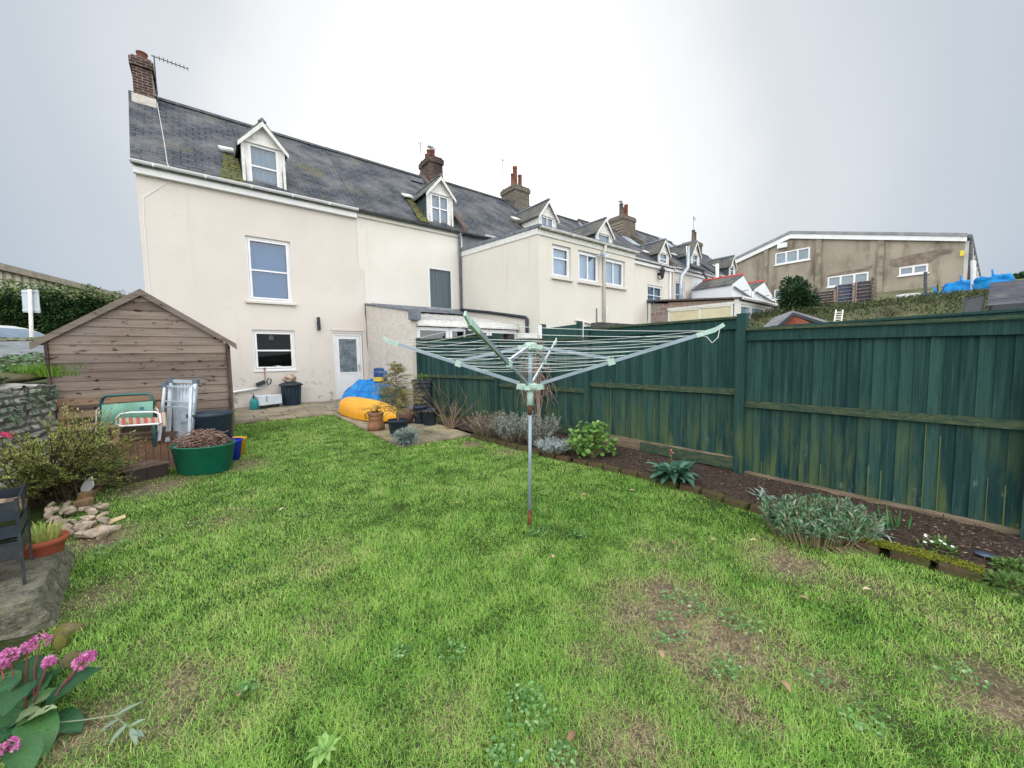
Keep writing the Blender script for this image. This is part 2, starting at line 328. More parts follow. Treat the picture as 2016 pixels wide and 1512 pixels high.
for r_ in range(7):
    n0 = 2.87+r_*.615; s = -.75
    for l in ((.9, .53) if r_ % 2 else (.6, .83)):
        slab(s, s+l, n0, n0+.615, random.uniform(.35, 1) if r_ > 3 else random.uniform(.1, .6)); s += l
structure(mb.build('patio', pavemat()))
# ------------------------------------------------------------------ terrace builders
def wall_holes(mb, s0, s1, z0, z1, holes, n, depth=.11, skip=()):
    ss = sorted(set([s0, s1]+[x for h in holes+list(skip) for x in h[:2] if s0 < x < s1])); zz = sorted(set([z0, z1]+[x for h in holes+list(skip) for x in h[2:] if z0 < x < z1]))
    for a, b in zip(ss, ss[1:]):
        for c, d in zip(zz, zz[1:]):
            ms, mz = (a+b)/2, (c+d)/2
            if any(h[0] < ms < h[1] and h[2] < mz < h[3] for h in holes+list(skip)): continue
            mb.quad(H(a, n, c), H(b, n, c), H(b, n, d), H(a, n, d))
    for a, b, c, d in holes:
        m_ = n-depth
        mb.quad(H(a, n, c), H(a, n, d), H(a, m_, d), H(a, m_, c)); mb.quad(H(b, n, c), H(b, m_, c), H(b, m_, d), H(b, n, d))
        mb.quad(H(a, n, d), H(b, n, d), H(b, m_, d), H(a, m_, d)); mb.quad(H(a, n, c), H(a, m_, c), H(b, m_, c), H(b, n, c))
def frame(mb, a, b, c, d, n, w_=.06, th=.06, hb=(), vb=(), t=.5):
    mb.box(H(a, n, c), H(a+w_, n-th, d), t); mb.box(H(b-w_, n, c), H(b, n-th, d), t)
    mb.box(H(a+w_, n, d-w_), H(b-w_, n-th, d), t); mb.box(H(a+w_, n, c), H(b-w_, n-th, c+w_), t)
    for z in hb: mb.box(H(a+w_, n-.004, z-.022), H(b-w_, n-th+.004, z+.022), t)
    for s in vb: mb.box(H(s-.025, n-.006, c+w_), H(s+.025, n-th+.006, d-w_), t)
def window(par, a, b, c, d, n, hb=(), vb=(), back='dark', sill=None, name='window', mat='white', sash=True, dep=.11, glass='glass'):
    m_ = n-dep; f = MB(); frame(f, a, b, c, d, m_+.05, .055, .07, (), vb)
    if sash: frame(f, a+.06, b-.06, c+.065, d-.065, m_+.065, .05, .05, hb, ())
    else:
        for z in hb: f.box(H(a+.055, m_+.055, z-.025), H(b-.055, m_, z+.025))
    w_ = f.build(name, MT[mat], par)
    p = MB(); q = m_+.015; p.quad(H(a+.03, q, c+.03), H(b-.03, q, c+.03), H(b-.03, q, d-.03), H(a+.03, q, d-.03)); p.build('pane', MT[glass], w_)
    g = MB(); q = m_-.10
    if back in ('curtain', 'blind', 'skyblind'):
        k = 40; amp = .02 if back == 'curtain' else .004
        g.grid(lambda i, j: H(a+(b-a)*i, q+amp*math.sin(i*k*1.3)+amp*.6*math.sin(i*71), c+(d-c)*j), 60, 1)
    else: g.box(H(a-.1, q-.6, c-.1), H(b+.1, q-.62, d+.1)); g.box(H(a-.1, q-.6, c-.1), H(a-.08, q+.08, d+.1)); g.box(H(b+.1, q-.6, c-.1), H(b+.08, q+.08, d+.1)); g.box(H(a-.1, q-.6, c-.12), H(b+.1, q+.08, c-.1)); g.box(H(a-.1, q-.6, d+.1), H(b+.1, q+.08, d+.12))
    g.build({'curtain': 'curtain', 'blind': 'blind', 'bluelind': 'blind', 'skyblind': 'blind'}.get(back, 'room'), MT[back], w_, smooth=True) if back != 'bluelind' else None  # extension sheets are painted sky reflection, the grey one a real blind
    if back == 'bluelind':
        g = MB(); g.quad(H(a, q, c), H(b, q, c), H(b, q, d), H(a, q, d)); g.build('blind', MT['bluelind'], w_)
    if sill:
        s_ = MB(); s_.box(H(a-sill, n+.09, c-.075), H(b+sill, n-.1, c-.004)); s_.build('sill', MT['render1'], w_, bevel=.008)
    return w_
def roof_z(n, ze, zr, nr=-3.5, ne=.2): return ze+(ne-n)/(ne-nr)*(zr-ze)
def roof(par, s0, s1, ze, zr, mat='slate', nr=-3.5, ne=.2, ridge=True, sk=0):
    mb = MB(); th = .07
    for a, b in ((ne, nr), (2*nr-ne, nr)):
        mb.prism([H(s0+sk*(.2-a), a, ze), H(s1, a, ze), H(s1, b, zr), H(s0+sk*(.2-b), b, zr)], (0, 0, -th))
    o = mb.build('roof', MT[mat], par)
    if ridge:
        r_ = MB(); x = s0
        while x < s1-.05:
            e_ = min(x+.45, s1); r_.prism([H(x, nr-.13, zr-.07), H(x, nr-.05, zr+.045), H(x, nr+.05, zr+.045), H(x, nr+.13, zr-.07)], (e_-x-.008, 0, 0)); x += .45
        r_.build('ridge_tiles', MT['iron'], o)
    return o
def shell(par, s0, s1, ze, zr, mat, nr=-3.5, z0=-.3, front=True, sk=0):
    mb = MB(); nb = 2*nr
    for s, k in ((s0, sk), (s1, 0)): mb.add([H(s, 0, z0), H(s, 0, ze), H(s-k*nr, nr, zr-.1), H(s-k*nb, nb, ze), H(s-k*nb, nb, z0)], [(0, 1, 2, 3, 4)])
    mb.quad(H(s0-sk*nb, nb, z0), H(s1, nb, z0), H(s1, nb, ze), H(s0-sk*nb, nb, ze))
    mb.build('gable_wall', MT[mat], par)
def dormer(par, s0, s1, zb, ze, zp, ezr, nf=-.05, ov=.12, hb=(), vb=(), back='curtain', wz0=None, peel=True, cheek='hung', roofm='slatey', flash=True, sash=True):
    eave, ridge = ezr; nz_ = lambda z: .2-(z-eave)/(ridge-eave)*3.7
    sm = (s0+s1)/2; nb, nbp = nz_(ze), nz_(zp); d = MB()
    wz0 = wz0 or zb+.08; wa, wb, wt = s0+.13, s1-.13, ze-.06
    # timber front with an opening
    wall_holes(d, s0, s1, zb, ze, [(wa, wb, wz0, wt)], nf, .08); d.tri(H(s0, nf, ze), H(s1, nf, ze), H(sm, nf, zp-.05))
    for s in (s0, s1):
        d.box(H(s-.035, nf+.03, zb), H(s+.035, nf-.05, ze-.002))
    d.box(H(s0+.036, nf+.035, ze-.055), H(s1-.036, nf+.005, ze+.01))
    o = d.build('dormer', MT['oldwhite'], par)
    c = MB()
    for s, sg in ((s0, 1), (s1, -1)):
        c = MB(); c.prism([H(s+.002*sg, nf-.05, zb), H(s+.002*sg, nf-.05, ze), H(s+.002*sg, nb, ze), H(s+.002*sg, nz_(zb)-.1, zb)], (.05*sg, 0, 0)); c.build('cheek', MT[cheek], o)
    r_ = MB(); sl = (zp-ze)/(sm-s0); eo = ov*1.0; zl = ze-eo*sl
    for sg, s in ((1, s0-eo), (-1, s1+eo)):
        r_.prism([H(s, nf+ov, zl), H(sm, nf+ov, zp), H(sm, nbp-.05, zp), H(s, nz_(zl)-.05, zl)], (0, 0, .05))
    r_.build('dormer_roof', MT[roofm], o)
    b = MB()
    for sg, s in ((1, s0-eo), (-1, s1+eo)):
        b.prism([H(s, nf+ov+.004, zl-.02), H(sm, nf+ov+.004, zp-.02), H(sm, nf+ov+.004, zp-.16), H(s, nf+ov+.004, zl-.13)], (0, -.03, 0))
    b.build('bargeboard', MT['oldwhite'], o)
    rt = MB(); rt.prism([H(sm-.1, nf+ov+.03, zp-.02), H(sm, nf+ov+.03, zp+.09), H(sm+.1, nf+ov+.03, zp-.02)], (0, abs(nbp-nf-ov), 0)); rt.build('ridge_tiles', MT['lead'], o)
    if flash:
        f_ = MB(); f_.prism([H(s0-eo-.02, nb+.28, ze-.02), H(s0-eo-.02, nb-.02, ze+.16), H(s0-eo-.38, nb-.02, ze+.14), H(s0-eo-.32, nb+.2, ze-.02)], (0, -.02, .04)); f_.build('flashing', MT['oldwhite'], o)
    f = MB(); frame(f, wa, wb, wz0, wt, nf-.02, .06, .06, hb, vb); f.build('window_frame', MT['white'], o)
    p = MB(); q = nf-.055; p.quad(H(wa, q, wz0), H(wb, q, wz0), H(wb, q, wt), H(wa, q, wt)); p.build('pane', MT['glass'], o)
    g = MB(); g.grid(lambda i, j: H(wa+(wb-wa)*i, nf-.16+.02*math.sin(i*41)+.012*math.sin(i*73), wz0+(wt-wz0)*j), 50, 1); g.build('curtain', MT[back], o, smooth=True)
    return o
def chimney(par, s0, s1, n0, n1, zb, zt, pots, mat='brick', base=None, cap=True):
    c = MB(); c.box(H(s0, n0, zb), H(s1, n1, zt-.3)); e = .05
    c.box(H(s0-e, n0+e, zt-.3), H(s1+e, n1-e, zt-.08)); c.box(H(s0, n0, zt-.08), H(s1, n1, zt))
    o = c.build('chimney', MT[mat], par)
    if base: b = MB(); b.box(H(s0-.05, n0+.05, zb), H(s1+.05, n1-.05, base)); b.build('chimney_base', MT['artex'], o)
    for s, n, r_, h, *m_ in pots:
        p = MB(); p.lathe([(r_*.95, 0), (r_*.97, .04), (r_*.92, .07), (r_*.80, h*.9), (r_*.92, h*.91), (r_*.92, h), (r_*.78, h), (r_*.75, h*.6), (0, h*.6)], H(s, n, zt-.02), 16); p.build('chimney_pot', MT[m_[0] if m_ else 'pot'], o, smooth=True)
    return o
def gutter(par, s0, s1, n, z, mat, r_=.06, brackets=True):
    g = MB(); k = 8; prof = [(math.cos(math.pi+math.pi*i/k)*r_, math.sin(math.pi+math.pi*i/k)*r_) for i in range(k+1)]; prof += [(x*.85, y*.85) for x, y in reversed(prof)]
    g.prism([H(s0, n+a, z+b) for a, b in prof], (s1-s0, 0, 0))
    x = s0+.4
    while brackets and x < s1: g.box(H(x, n+r_+.01, z-.01), H(x+.03, n-r_, z-r_-.012)); x += 1.0
    return g.build('gutter', MT[mat], par)
def pipe(par, pts, r_, mat, name='downpipe', k=10):
    g = MB(); g.tube(pts, r_, k); return g.build(name, MT[mat], par, smooth=True)
# ---- house 1: nearest, greyish cream end house
EZ = 6.40
h1 = thing('terraced_house', 'nearest end-of-terrace house with greyish cream render, white door and one curtained dormer', 'house', H(-1.6, 0, .2), 'houses of the terrace')
mb = MB(); holes = [(-2.13, -1.02, 3.29, 5.10), (-2.11, -1.03, 1.28, 2.47), (.05, .97, .23, 2.50)]
wall_holes(mb, -4.27, 1.13, -.2, 6.4, holes, 0, skip=[(.95, 1.13, 4.55, 6.4)]); mb.build('wall', MT['render1'], h1)
shell(h1, -4.27, .95, 6.36, 9.85, 'render1', sk=-.062)
r1 = roof(h1, -4.33, .95, EZ, 9.85, sk=-.062)
mb = MB(); mb.prism([H(-2.62, .17, EZ+.075), H(-2.09, .17, EZ+.075), H(-2.09, -1.2, roof_z(-1.2, EZ, 9.85)+.045), H(-2.42, -1.2, roof_z(-1.2, EZ, 9.85)+.045)], (0, 0, .01)); mb.build('mossy_slates', MT['mossslate'], r1)
mb = MB(); mb.box(H(-4.3, .13, 6.17), H(.93, .003, 6.36)); mb.build('fascia', MT['white'], h1)
gutter(h1, -4.34, .95, .235, 6.42, 'white', .065)
window(h1, -2.13, -1.02, 3.29, 5.10, 0, hb=(4.17,), back='bluelind', sill=.08)
w_ = window(h1, -2.11, -1.03, 1.28, 2.47, 0, hb=(1.87,), back='dark', glass='darkglass'); mb = MB(); mb.box(H(-2.13, .03, 1.255), H(-1.01, -.04, 1.285)); mb.build('sill', MT['white'], w_)
mb = MB(); mb.lathe([(.05, 0), (.11, .03), (.12, .06), (.03, .06)], H(-1.5, -.2, 1.36), 12); mb.lathe([(.02, 0), (.07, .02), (.05, .12), (0, .2)], H(-1.62, -.22, 2.18), 4); mb.build('ornament', MT['white'], w_)
# door
mb = MB(); mb.box(H(.05, -.03, .23), H(.12, -.11, 2.42)); mb.box(H(.90, -.03, .23), H(.97, -.11, 2.42)); mb.box(H(.12, -.03, 2.35), H(.90, -.11, 2.42)); mb.box(H(.12, -.04, .23), H(.90, -.11, .29))
d1 = mb.build('door_frame', MT['white'], h1)
mb = MB(); frame(mb, .125, .895, .295, 2.345, -.05, .11, .05, (1.13,)); mb.box(H(.235, -.065, .405), H(.785, -.085, 1.108)); frame(mb, .25, .77, .42, 1.09, -.06, .02, .01)
dd = mb.build('door', MT['white'], h1, bevel=.005)
mb = MB(); mb.quad(H(.23, -.075, 1.15), H(.79, -.075, 1.15), H(.79, -.075, 2.24), H(.23, -.075, 2.24)); mb.build('pane', M('obscure glass', c8(92, 108, 118), c8(122, 136, 142), 9, .25, .5, stretch=(1, 1, 1), bmp=.4, bs=22, c3=c8(70, 84, 92), s3=5), dd)
mb = MB(); mb.box(H(.83, -.03, 1.18), H(.86, -.05, 1.42)); mb.box(H(.74, .005, 1.33), H(.86, -.015, 1.35)); mb.box(H(.835, .01, 1.33), H(.855, -.04, 1.35)); mb.build('handle', MT['alu'], dd)
mb = MB(); mb.box(H(.0, .03, 2.5), H(1.0, .002, 2.56)); mb.box(H(.05, -.0, 2.42), H(.97, -.1, 2.5)); mb.build('lintel', MT['render1'], h1)
mb = MB(); mb.box(H(.04, .06, .23), H(.98, -.1, .27)); mb.build('doorstep', MT['stonebrick'], h1)
dormer(h1, -2.05, -1.06, 6.47, 7.75, 8.33, (EZ, 9.85), hb=(7.1,), back='curtain')
chimney(h1, -4.40, -3.96, -2.9, -4.15, 9.1, 10.62, [(-4.17, -3.2, .15, .30), (-4.17, -3.75, .15, .28)], base=9.5)
mb = MB(); mb.lathe([(.05, 0), (.05, .18), (.03, .2)], H(-.36, .07, 2.5), 12); mb.lathe([(.045, 0), (.045, .2)], H(-.36, .07, 2.7), 12); mb.box(H(-.40, .06, 2.66), H(-.32, 0, 2.76))
mb.build('wall_light', MT['black'], h1)
pipe(h1, [H(-4.0, .06, .62), H(-3.2, .06, .66), H(-2.55, .06, .72), H(-1.98, .06, .80)], .035, 'white', 'waste_pipe')
mb = MB(); mb.tube([H(-3.62, .14, 6.17), H(-3.64, .015, 6.16), H(-4.16, .012, 5.64), H(-4.19, .012, 5.1), H(-4.19, .012, .4)], .007, 4)
mb.tube([H(-3.9, -3.0, 9.5), H(-3.78, -1.5, 8.1), H(-3.71, -.6, 7.28), H(-3.66, .17, 6.52), H(-3.62, .3, 6.4)], .007, 5); mb.build('cable', MT['white'], h1)
mb = MB(); mb.tube([H(1.13, .01, 3.4), H(1.10, .01, 3.1), H(1.135, .01, 2.8), H(1.12, .01, 2.3), H(1.15, .01, 1.6), H(1.13, .01, .25)], .012, 5); mb.build('wall_crack', MT['dark'], h1)
# ---- house 2
h2 = thing('terraced_house', 'paler cream house joined to the end house, its small-paned dormer beside mossy slates', 'house', H(3, 0, .2), 'houses of the terrace')
mb = MB(); wall_holes(mb, .95, 4.98, -.2, 6.45, [(3.47, 4.48, 3.42, 4.96)], .006, skip=[(.95, 1.13, -.2, 4.55)]); mb.build('wall', MT['render2'], h2)
shell(h2, .96, 4.97, 6.4, 9.84, 'render2')
r2 = roof(h2, .955, 4.95, EZ+.02, 9.86)
mb = MB(); mb.prism([H(3.1, .17, EZ+.095), H(3.53, .17, EZ+.095), H(3.53, -1.5, roof_z(-1.5, EZ, 9.86)+.065), H(3.25, -1.5, roof_z(-1.5, EZ, 9.86)+.065)], (0, 0, .01)); mb.build('mossy_slates', MT['mossslate'], r2)
mb = MB(); mb.box(H(.955, .08, 6.24), H(4.9, .008, 6.37)); mb.build('fascia', MT['render2'], h2)
gutter(h2, .96, 5.9, .2, 6.43, 'iron', .06)
window(h2, 3.47, 4.48, 3.42, 4.96, .006, back='blind', sash=False, sill=.05, dep=.05)
pipe(h2, [H(4.78, .2, 6.38), H(4.80, .1, 6.2), H(4.80, .1, 2.7)], .05, 'lead')
dormer(h2, 3.57, 4.58, 6.5, 7.76, 8.36, (EZ, 9.86), hb=(7.2,), vb=(4.075,), back='curtain')
mb = MB(); mb.prism([H(4.93, .22, EZ+.0), H(4.93, -3.5, 9.84), H(4.93, -3.5, 10.02), H(4.93, .22, EZ+.22)], (.22, 0, 0)); mb.build('roof_coping', M('brown coping', c8(112, 98, 92), c8(92, 82, 80), 6, .9, .2, bmp=.4), h2)
chimney(h2, 5.22, 5.88, -3.0, -4.0, 9.3, 10.74, [(5.40, -3.4, .12, .40), (5.66, -3.55, .14, .52), (5.5, -3.8, .11, .4)])
mb = MB(); mb.box(H(4.2, -2.75, 9.25), H(4.75, -3.05, 9.42)); mb.build('roof_hatch', MT['lead'], r2)
# ---- house 3 with the flat roofed rear extension
h3 = thing('terraced_house', 'cream house with a tall flat-roofed rear extension and three windows in a row', 'house', H(7.4, 0, .2), 'houses of the terrace')
EX, NF = 9.83, 4.54
mb = MB(); mb.quad(H(4.98, 0, 0), H(9.93, 0, 0), H(9.93, 0, 6.5), H(4.98, 0, 6.5)); mb.build('wall', M('grey lead cladding', c8(128, 132, 136), c8(106, 110, 114), 4, .8), h3); gutter(h3, 5.9, 9.9, .22, 6.5, 'white', .06)
shell(h3, 5.0, 9.83, 6.5, 9.9, 'render3'); roof(h3, 5.1, 9.9, EZ+.08, 9.95)
mb = MB(); ws = [(5.43, 6.28, 4.04, 5.06), (6.64, 7.74, 4.04, 5.06), (8.04, 9.21, 4.04, 5.02)]
wall_holes(mb, 4.86, EX, 0, 5.36, ws, NF, .12)
mb.add([H(4.86, 0, 0), H(4.86, NF, 0), H(4.86, NF, 5.36), H(4.86, 0, 5.66)], [(0, 1, 2, 3)]); mb.add([H(EX, 0, 0), H(EX, NF, 0), H(EX, NF, 5.36), H(EX, 0, 5.66)], [(3, 2, 1, 0)])
mb.build('extension_wall', MT['render3'], h3)
mb = MB(); mb.prism([H(4.80, .02, 5.70), H(4.80, NF+.1, 5.42), H(4.80, NF+.1, 5.51), H(4.80, .02, 5.83)], (EX-4.74, 0, 0)); xr = mb.build('extension_roof', MT['lead'], h3)
mb = MB(); mb.prism([H(4.83, 0.05, 5.50), H(4.83, NF, 5.24), H(4.83, NF, 5.42), H(4.83, .05, 5.70)], (.03, 0, 0)); mb.build('bargeboard', MT['oldwhite'], xr)
mb = MB(); mb.box(H(4.87, NF+.04, 5.22), H(EX, NF+.002, 5.40)); mb.build('fascia', MT['oldwhite'], xr)
gutter(h3, 4.84, EX+.05, NF+.13, 5.44, 'oldwhite', .06)
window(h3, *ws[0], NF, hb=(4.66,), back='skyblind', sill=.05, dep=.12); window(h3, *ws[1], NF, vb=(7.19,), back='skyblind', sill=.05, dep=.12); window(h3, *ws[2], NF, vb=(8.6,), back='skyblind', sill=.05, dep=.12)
pipe(h3, [H(7.92, NF+.12, 5.4), H(7.92, NF+.06, 5.2), H(7.92, NF+.06, 2.3)], .05, 'render3'); pipe(h3, [H(8.05, NF+.05, 3.3), H(8.02, NF+.05, 2.6), H(7.99, NF+.05, 2.35)], .035, 'render3', 'waste_pipe')
pipe(h3, [H(6.45, NF+.05, 2.74), H(7.0, NF+.05, 2.68), H(7.86, NF+.05, 2.56)], .035, 'render3', 'waste_pipe')
pipe(h3, [H(7.55, NF+.03, 2.5), H(7.55, NF+.03, 3.2)], .02, 'lead', 'overflow_pipe')
mb = MB(); mb.obox(H(7.72, NF+.22, 5.02), (.11, 0, .02), (0, .08, .05), (0, 0, .05)); mb.beam(H(7.6, NF, 5.0), H(7.72, NF+.2, 5.0), .03, .03); mb.build('floodlight', MT['alu'], h3)
pipe(h3, [H(4.80, .05, 3.46), H(4.80, 2.0, 3.15), H(4.80, 3.95, 2.80), H(4.80, 4.02, 2.75), H(4.80, 4.02, 1.6)], .055, 'black')
dormer(h3, 9.15, 10.2, 6.9, 8.12, 8.8, (EZ+.15, 9.98), hb=(), vb=(9.68,), back='curtain', wz0=7.3, cheek='oldwhite', flash=True)
chimney(h3, 10.1, 11.15, -2.95, -4.1, 9.3, 10.72, [(10.28, -3.3, .13, .66), (10.6, -3.5, .15, 1.2), (10.95, -3.5, .13, .85)], 'stonebrick')
# ---- houses further up
def far_house(label, s0, s1, ez, zr, wall_, z0, gut, dorm):
    h = thing('terraced_house', label, 'house', H((s0+s1)/2, 0, z0), 'houses of the terrace')
    mb = MB(); holes = [x[:4] for x in dorm['win']]
    wall_holes(mb, s0, s1, z0, ez+.05, holes, 0); mb.build('wall', MT[wall_], h); shell(h, s0, s1, ez, zr, wall_, z0=z0); roof(h, s0, s1, ez, zr)
    gutter(h, s0, s1, .22, ez+.03, gut, .07); mb = MB(); mb.box(H(s0, .14, ez-.24), H(s1, .003, ez-.03)); mb.build('fascia', MT['white'], h)
    for x in dorm['win']: window(h, *x[:4], 0, hb=x[4], vb=x[5], back=x[6])
    for d_ in dorm['d']: dormer(h, *d_[:5], (ez, zr), **d_[5])
    return h
h4 = far_house('house behind the flat-roofed extension, showing mainly its slate roof and a dormer', 9.93, 15.6, EZ+.15, 10.0, 'render3', .8, 'white', dict(win=[], d=[(13.24, 14.5, 6.9, 8.08, 8.83, dict(back='curtain', wz0=7.2, cheek='iron', hb=()))]))
h5 = far_house('cream house with a black wall lantern above its white double-glazed door', 15.7, 20.75, 7.08, 10.15, 'render3', 1.2, 'white', dict(win=[(17.92, 19.61, 3.6, 5.80, (5.2,), (18.77,), 'curtain')], d=[(19.25, 20.35, 7.25, 7.98, 8.74, dict(wz0=7.3, hb=(7.55,), cheek='hung', back='curtain'))]))
mb = MB(); mb.box(H(19.0, .12, 6.45), H(19.2, 0, 6.6)); mb.lathe([(.03, 0), (.09, .1), (.16, .5), (.19, .52), (.1, .66), (.02, .78)], H(19.1, .28, 6.2), 6); mb.tube([H(19.05, .02, 6.35), H(18.95, .15, 6.2), H(19.1, .28, 6.2)], .03, 5); mb.build('lantern', MT['black'], h5)
chimney(h5, 19.6, 21.0, -2.9, -4.1, 9.4, 11.15, [(19.9, -3.3, .16, .85, 'stonebrick'), (20.3, -3.5, .18, .75), (20.75, -3.5, .16, 1.05)], 'stonebrick')
mb = MB(); mb.prism([H(20.5, .22, 7.1), H(20.5, -3.5, 10.2), H(20.5, -3.5, 10.5), H(20.5, .22, 7.4)], (.35, 0, 0)); mb.build('roof_coping', MT['stonebrick'], h5)
pipe(h5, [H(20.4, .06, 7.0), H(20.4, .06, 3.5)], .06, 'white')
h6 = far_house('house up the terrace with a tall grey flue pipe rising past its dormer', 20.85, 26.9, 7.15, 10.62, 'render3', 1.6, 'white', dict(win=[(21.2, 22.4, 3.9, 6.37, (5.5,), (), 'curtain')], d=[(23.37, 24.42, 7.5, 8.52, 9.32, dict(wz0=7.62, hb=(8.05,), cheek='hung', back='curtain'))]))
pipe(h6, [H(20.95, .5, 3.8), H(20.95, .5, 6.5), H(21.6, .6, 7.15), H(21.62, .6, 8.5)], .11, 'alu', 'flue')
pipe(h6, [H(24.9, 1.0, 5.5), H(24.9, 1.0, 7.75)], .11, 'white', 'flue'); mb = MB(); mb.box(H(23.35, .02, 1.6), H(26.9, .006, 6.88)); mb.build('white_wall', MT['renderw'], h6)
mb = MB(); mb.beam(H(21.9, .5, 7.38), H(23.55, .75, 7.2), .3, .16); mb.beam(H(23.5, .6, 7.2), H(24.55, .7, 6.4), .1, .1); mb.build('porch_roof', MT['iron'], h6)
h7 = far_house('last house of the terrace, its dormer nearest the big brown warehouse', 27.0, 33.2, 7.38, 10.45, 'renderw', 2.5, 'white', dict(win=[], d=[(29.48, 30.4, 7.6, 8.5, 9.24, dict(wz0=7.72, hb=(8.1,), cheek='hung', back='curtain'))]))
chimney(h7, 29.7, 31.1, -3.0, -4.1, 9.4, 11.15, [(30.1, -3.3, .16, 1.0, 'stonebrick'), (30.75, -3.5, .16, 1.0, 'stonebrick')], 'stonebrick')
for h_, s_, n_, mt_ in ((h4, 15.0, -2.6, 'iron'), (h5, 19.0, -2.2, 'glass'), (h6, 24.6, -2.9, 'glass')):
    mb = MB(); e_, r_ = (EZ+.15, 10.0) if h_ is h4 else ((7.08, 10.15) if h_ is h5 else (7.15, 10.62))
    a, b = roof_z(n_+.5, e_, r_), roof_z(n_-.4, e_, r_); mb.prism([H(s_, n_+.5, a+.03), H(s_+.9, n_+.5, a+.03), H(s_+.9, n_-.4, b+.03), H(s_, n_-.4, b+.03)], (0, -.04, .06)); mb.build('skylight', MT['lead' if mt_ == 'iron' else 'alu'], h_)
# ---- white gabled outbuildings behind the last houses
def outbuilding(label, s0, s1, nf, nb, z0, zeL, zeR, zp, sp_):
    o = thing('outbuilding', label, 'outbuilding', H(sp_, nf, z0), 'white gabled outbuildings behind the terrace')
    mb = MB(); mb.add([H(s0, nf, z0), H(s1, nf, z0), H(s1, nf, zeR), H(sp_, nf, zp), H(s0, nf, zeL)], [(0, 1, 2, 3, 4)])
    mb.add([H(s0, nb, z0), H(s1, nb, z0), H(s1, nb, zeR), H(sp_, nb, zp), H(s0, nb, zeL)], [(4, 3, 2, 1, 0)])
    mb.quad(H(s0, nf, z0), H(s0, nf, zeL), H(s0, nb, zeL), H(s0, nb, z0)); mb.quad(H(s1, nf, z0), H(s1, nb, z0), H(s1, nb, zeR), H(s1, nf, zeR)); mb.build('wall', MT['renderw'], o)
    r_ = MB(); r_.prism([H(s0-.1, nf-.03, zeL-.06), H(sp_, nf-.03, zp+.03), H(sp_, nb, zp+.03), H(s0-.1, nb, zeL-.06)], (0, 0, .06)); r_.prism([H(sp_, nf-.03, zp+.03), H(s1+.1, nf-.03, zeR-.06), H(s1+.1, nb, zeR-.06), H(sp_, nb, zp+.03)], (0, 0, .06)); ro = r_.build('roof', MT['slatey'], o)
    r_ = MB(); r_.tube([H(sp_, nf, zp+.08), H(sp_, nb, zp+.08)], .1, 6); r_.build('ridge_tiles', M('red ridge tiles', c8(206, 92, 84), c8(178, 84, 78), 5), ro)
    r_ = MB(); r_.box(H(s0+.9, nf+.02, z0+1.2), H(s0+2.0, nf+.001, z0+2.2)); w_ = r_.build('window', MT['white'], o)
    r_ = MB(); r_.box(H(s0+.98, nf+.025, z0+1.28), H(s0+1.92, nf+.02, z0+2.12)); r_.build('pane', M('dark pane', c8(96, 108, 118), None, 3, .1, .6), w_)
    r_ = MB(); r_.beam(H(sp_-.2, nf+.05, zp-1.0), H(sp_+.3, nf+.2, zp-.9), .05, .05); r_.beam(H(s0-.06, nf+.1, zeL-.2), H(s1+.05, nf+.1, zeL-.75), .08, .08); r_.build('pipe', MT['lead'], o)
    pipe(o, [H(s1-.2, nf+.07, zeR), H(s1-.2, nf+.07, z0)], .05, 'white')
    return o
outbuilding('white gabled outbuilding whose long slate slope faces the terrace gutter', 22.5, 25.64, 3, .45, 2.8, 5.83, 5.62, 6.5, 24.03)
outbuilding('smaller white gabled outbuilding nearest the warehouse, with a white pipe on its roof', 25.95, 29.9, 3, 1.9, 2.8, 5.83, 5.34, 6.46, 27.6)
# ---- lean-to conservatory of house 2
ct = thing('lean_to', 'white framed lean-to between the textured wall and the tall flat extension', 'conservatory', H(3, 2, .2))
mb = MB(); mb.prism([H(1.13, 0.007, -.1), H(1.13, 0.007, 3.37), H(1.13, 3.56, 2.80), H(1.13, 3.56, -.1)], (.16, 0, 0)); ww = mb.build('textured_wall', MT['artex'], ct)
mb = MB(); mb.beam(H(1.2, 0.02, 3.42), H(1.2, 3.6, 2.84), .22, .05); mb.box(H(1.06, 3.7, 2.58), H(1.36, 3.565, 2.84)); mb.build('coping', MT['lead'], ww)
mb = MB()
for i in range(9):
    s = 1.5+i*.4; mb.beam(H(s, .05, 3.22), H(s, 3.5, 2.60), .06, .05)
mb.beam(H(1.3, 3.5, 2.56), H(4.84, 3.5, 2.56), .1, .12); mb.box(H(1.3, 3.6, 2.44), H(4.84, 3.5, 2.5)); fr = mb.build('roof_frame', MT['oldwhite'], ct)
mb = MB(); mb.quad(H(1.3, .02, 3.22), H(4.84, .02, 3.22), H(4.84, 3.5, 2.585), H(1.3, 3.5, 2.585)); mb.build('roof_sheet', M('cloudy plastic', c8(104, 106, 106), c8(72, 74, 74), 7, .5, .4), fr)
mb = MB(); mb.prism([H(1.3, .04, 3.2), H(1.3, .04, 3.46), H(1.3, .1, 3.40), H(1.3, .5, 3.22)], (3.52, 0, 0)); mb.build('flashing', MT['lead'], ct)
mb = MB()
for a, b in ((1.32, 2.3), (2.32, 2.9), (2.92, 3.7), (3.72, 4.82)): frame(mb, a, b, .3, 2.42, 3.5, .09, .06, (1.2,))
fw = mb.build('window_frame', MT['white'], ct)
mb = MB(); mb.quad(H(1.35, 3.46, .35), H(4.8, 3.46, .35), H(4.8, 3.46, 2.38), H(1.35, 3.46, 2.38)); mb.build('pane', MT['glass'], fw); mb = MB(); mb.box(H(1.35, 2.4, .3), H(4.8, 2.35, 2.4)); mb.build('room', M('beige room', c8(170, 160, 140), c8(120, 112, 100), 1.5), fw)
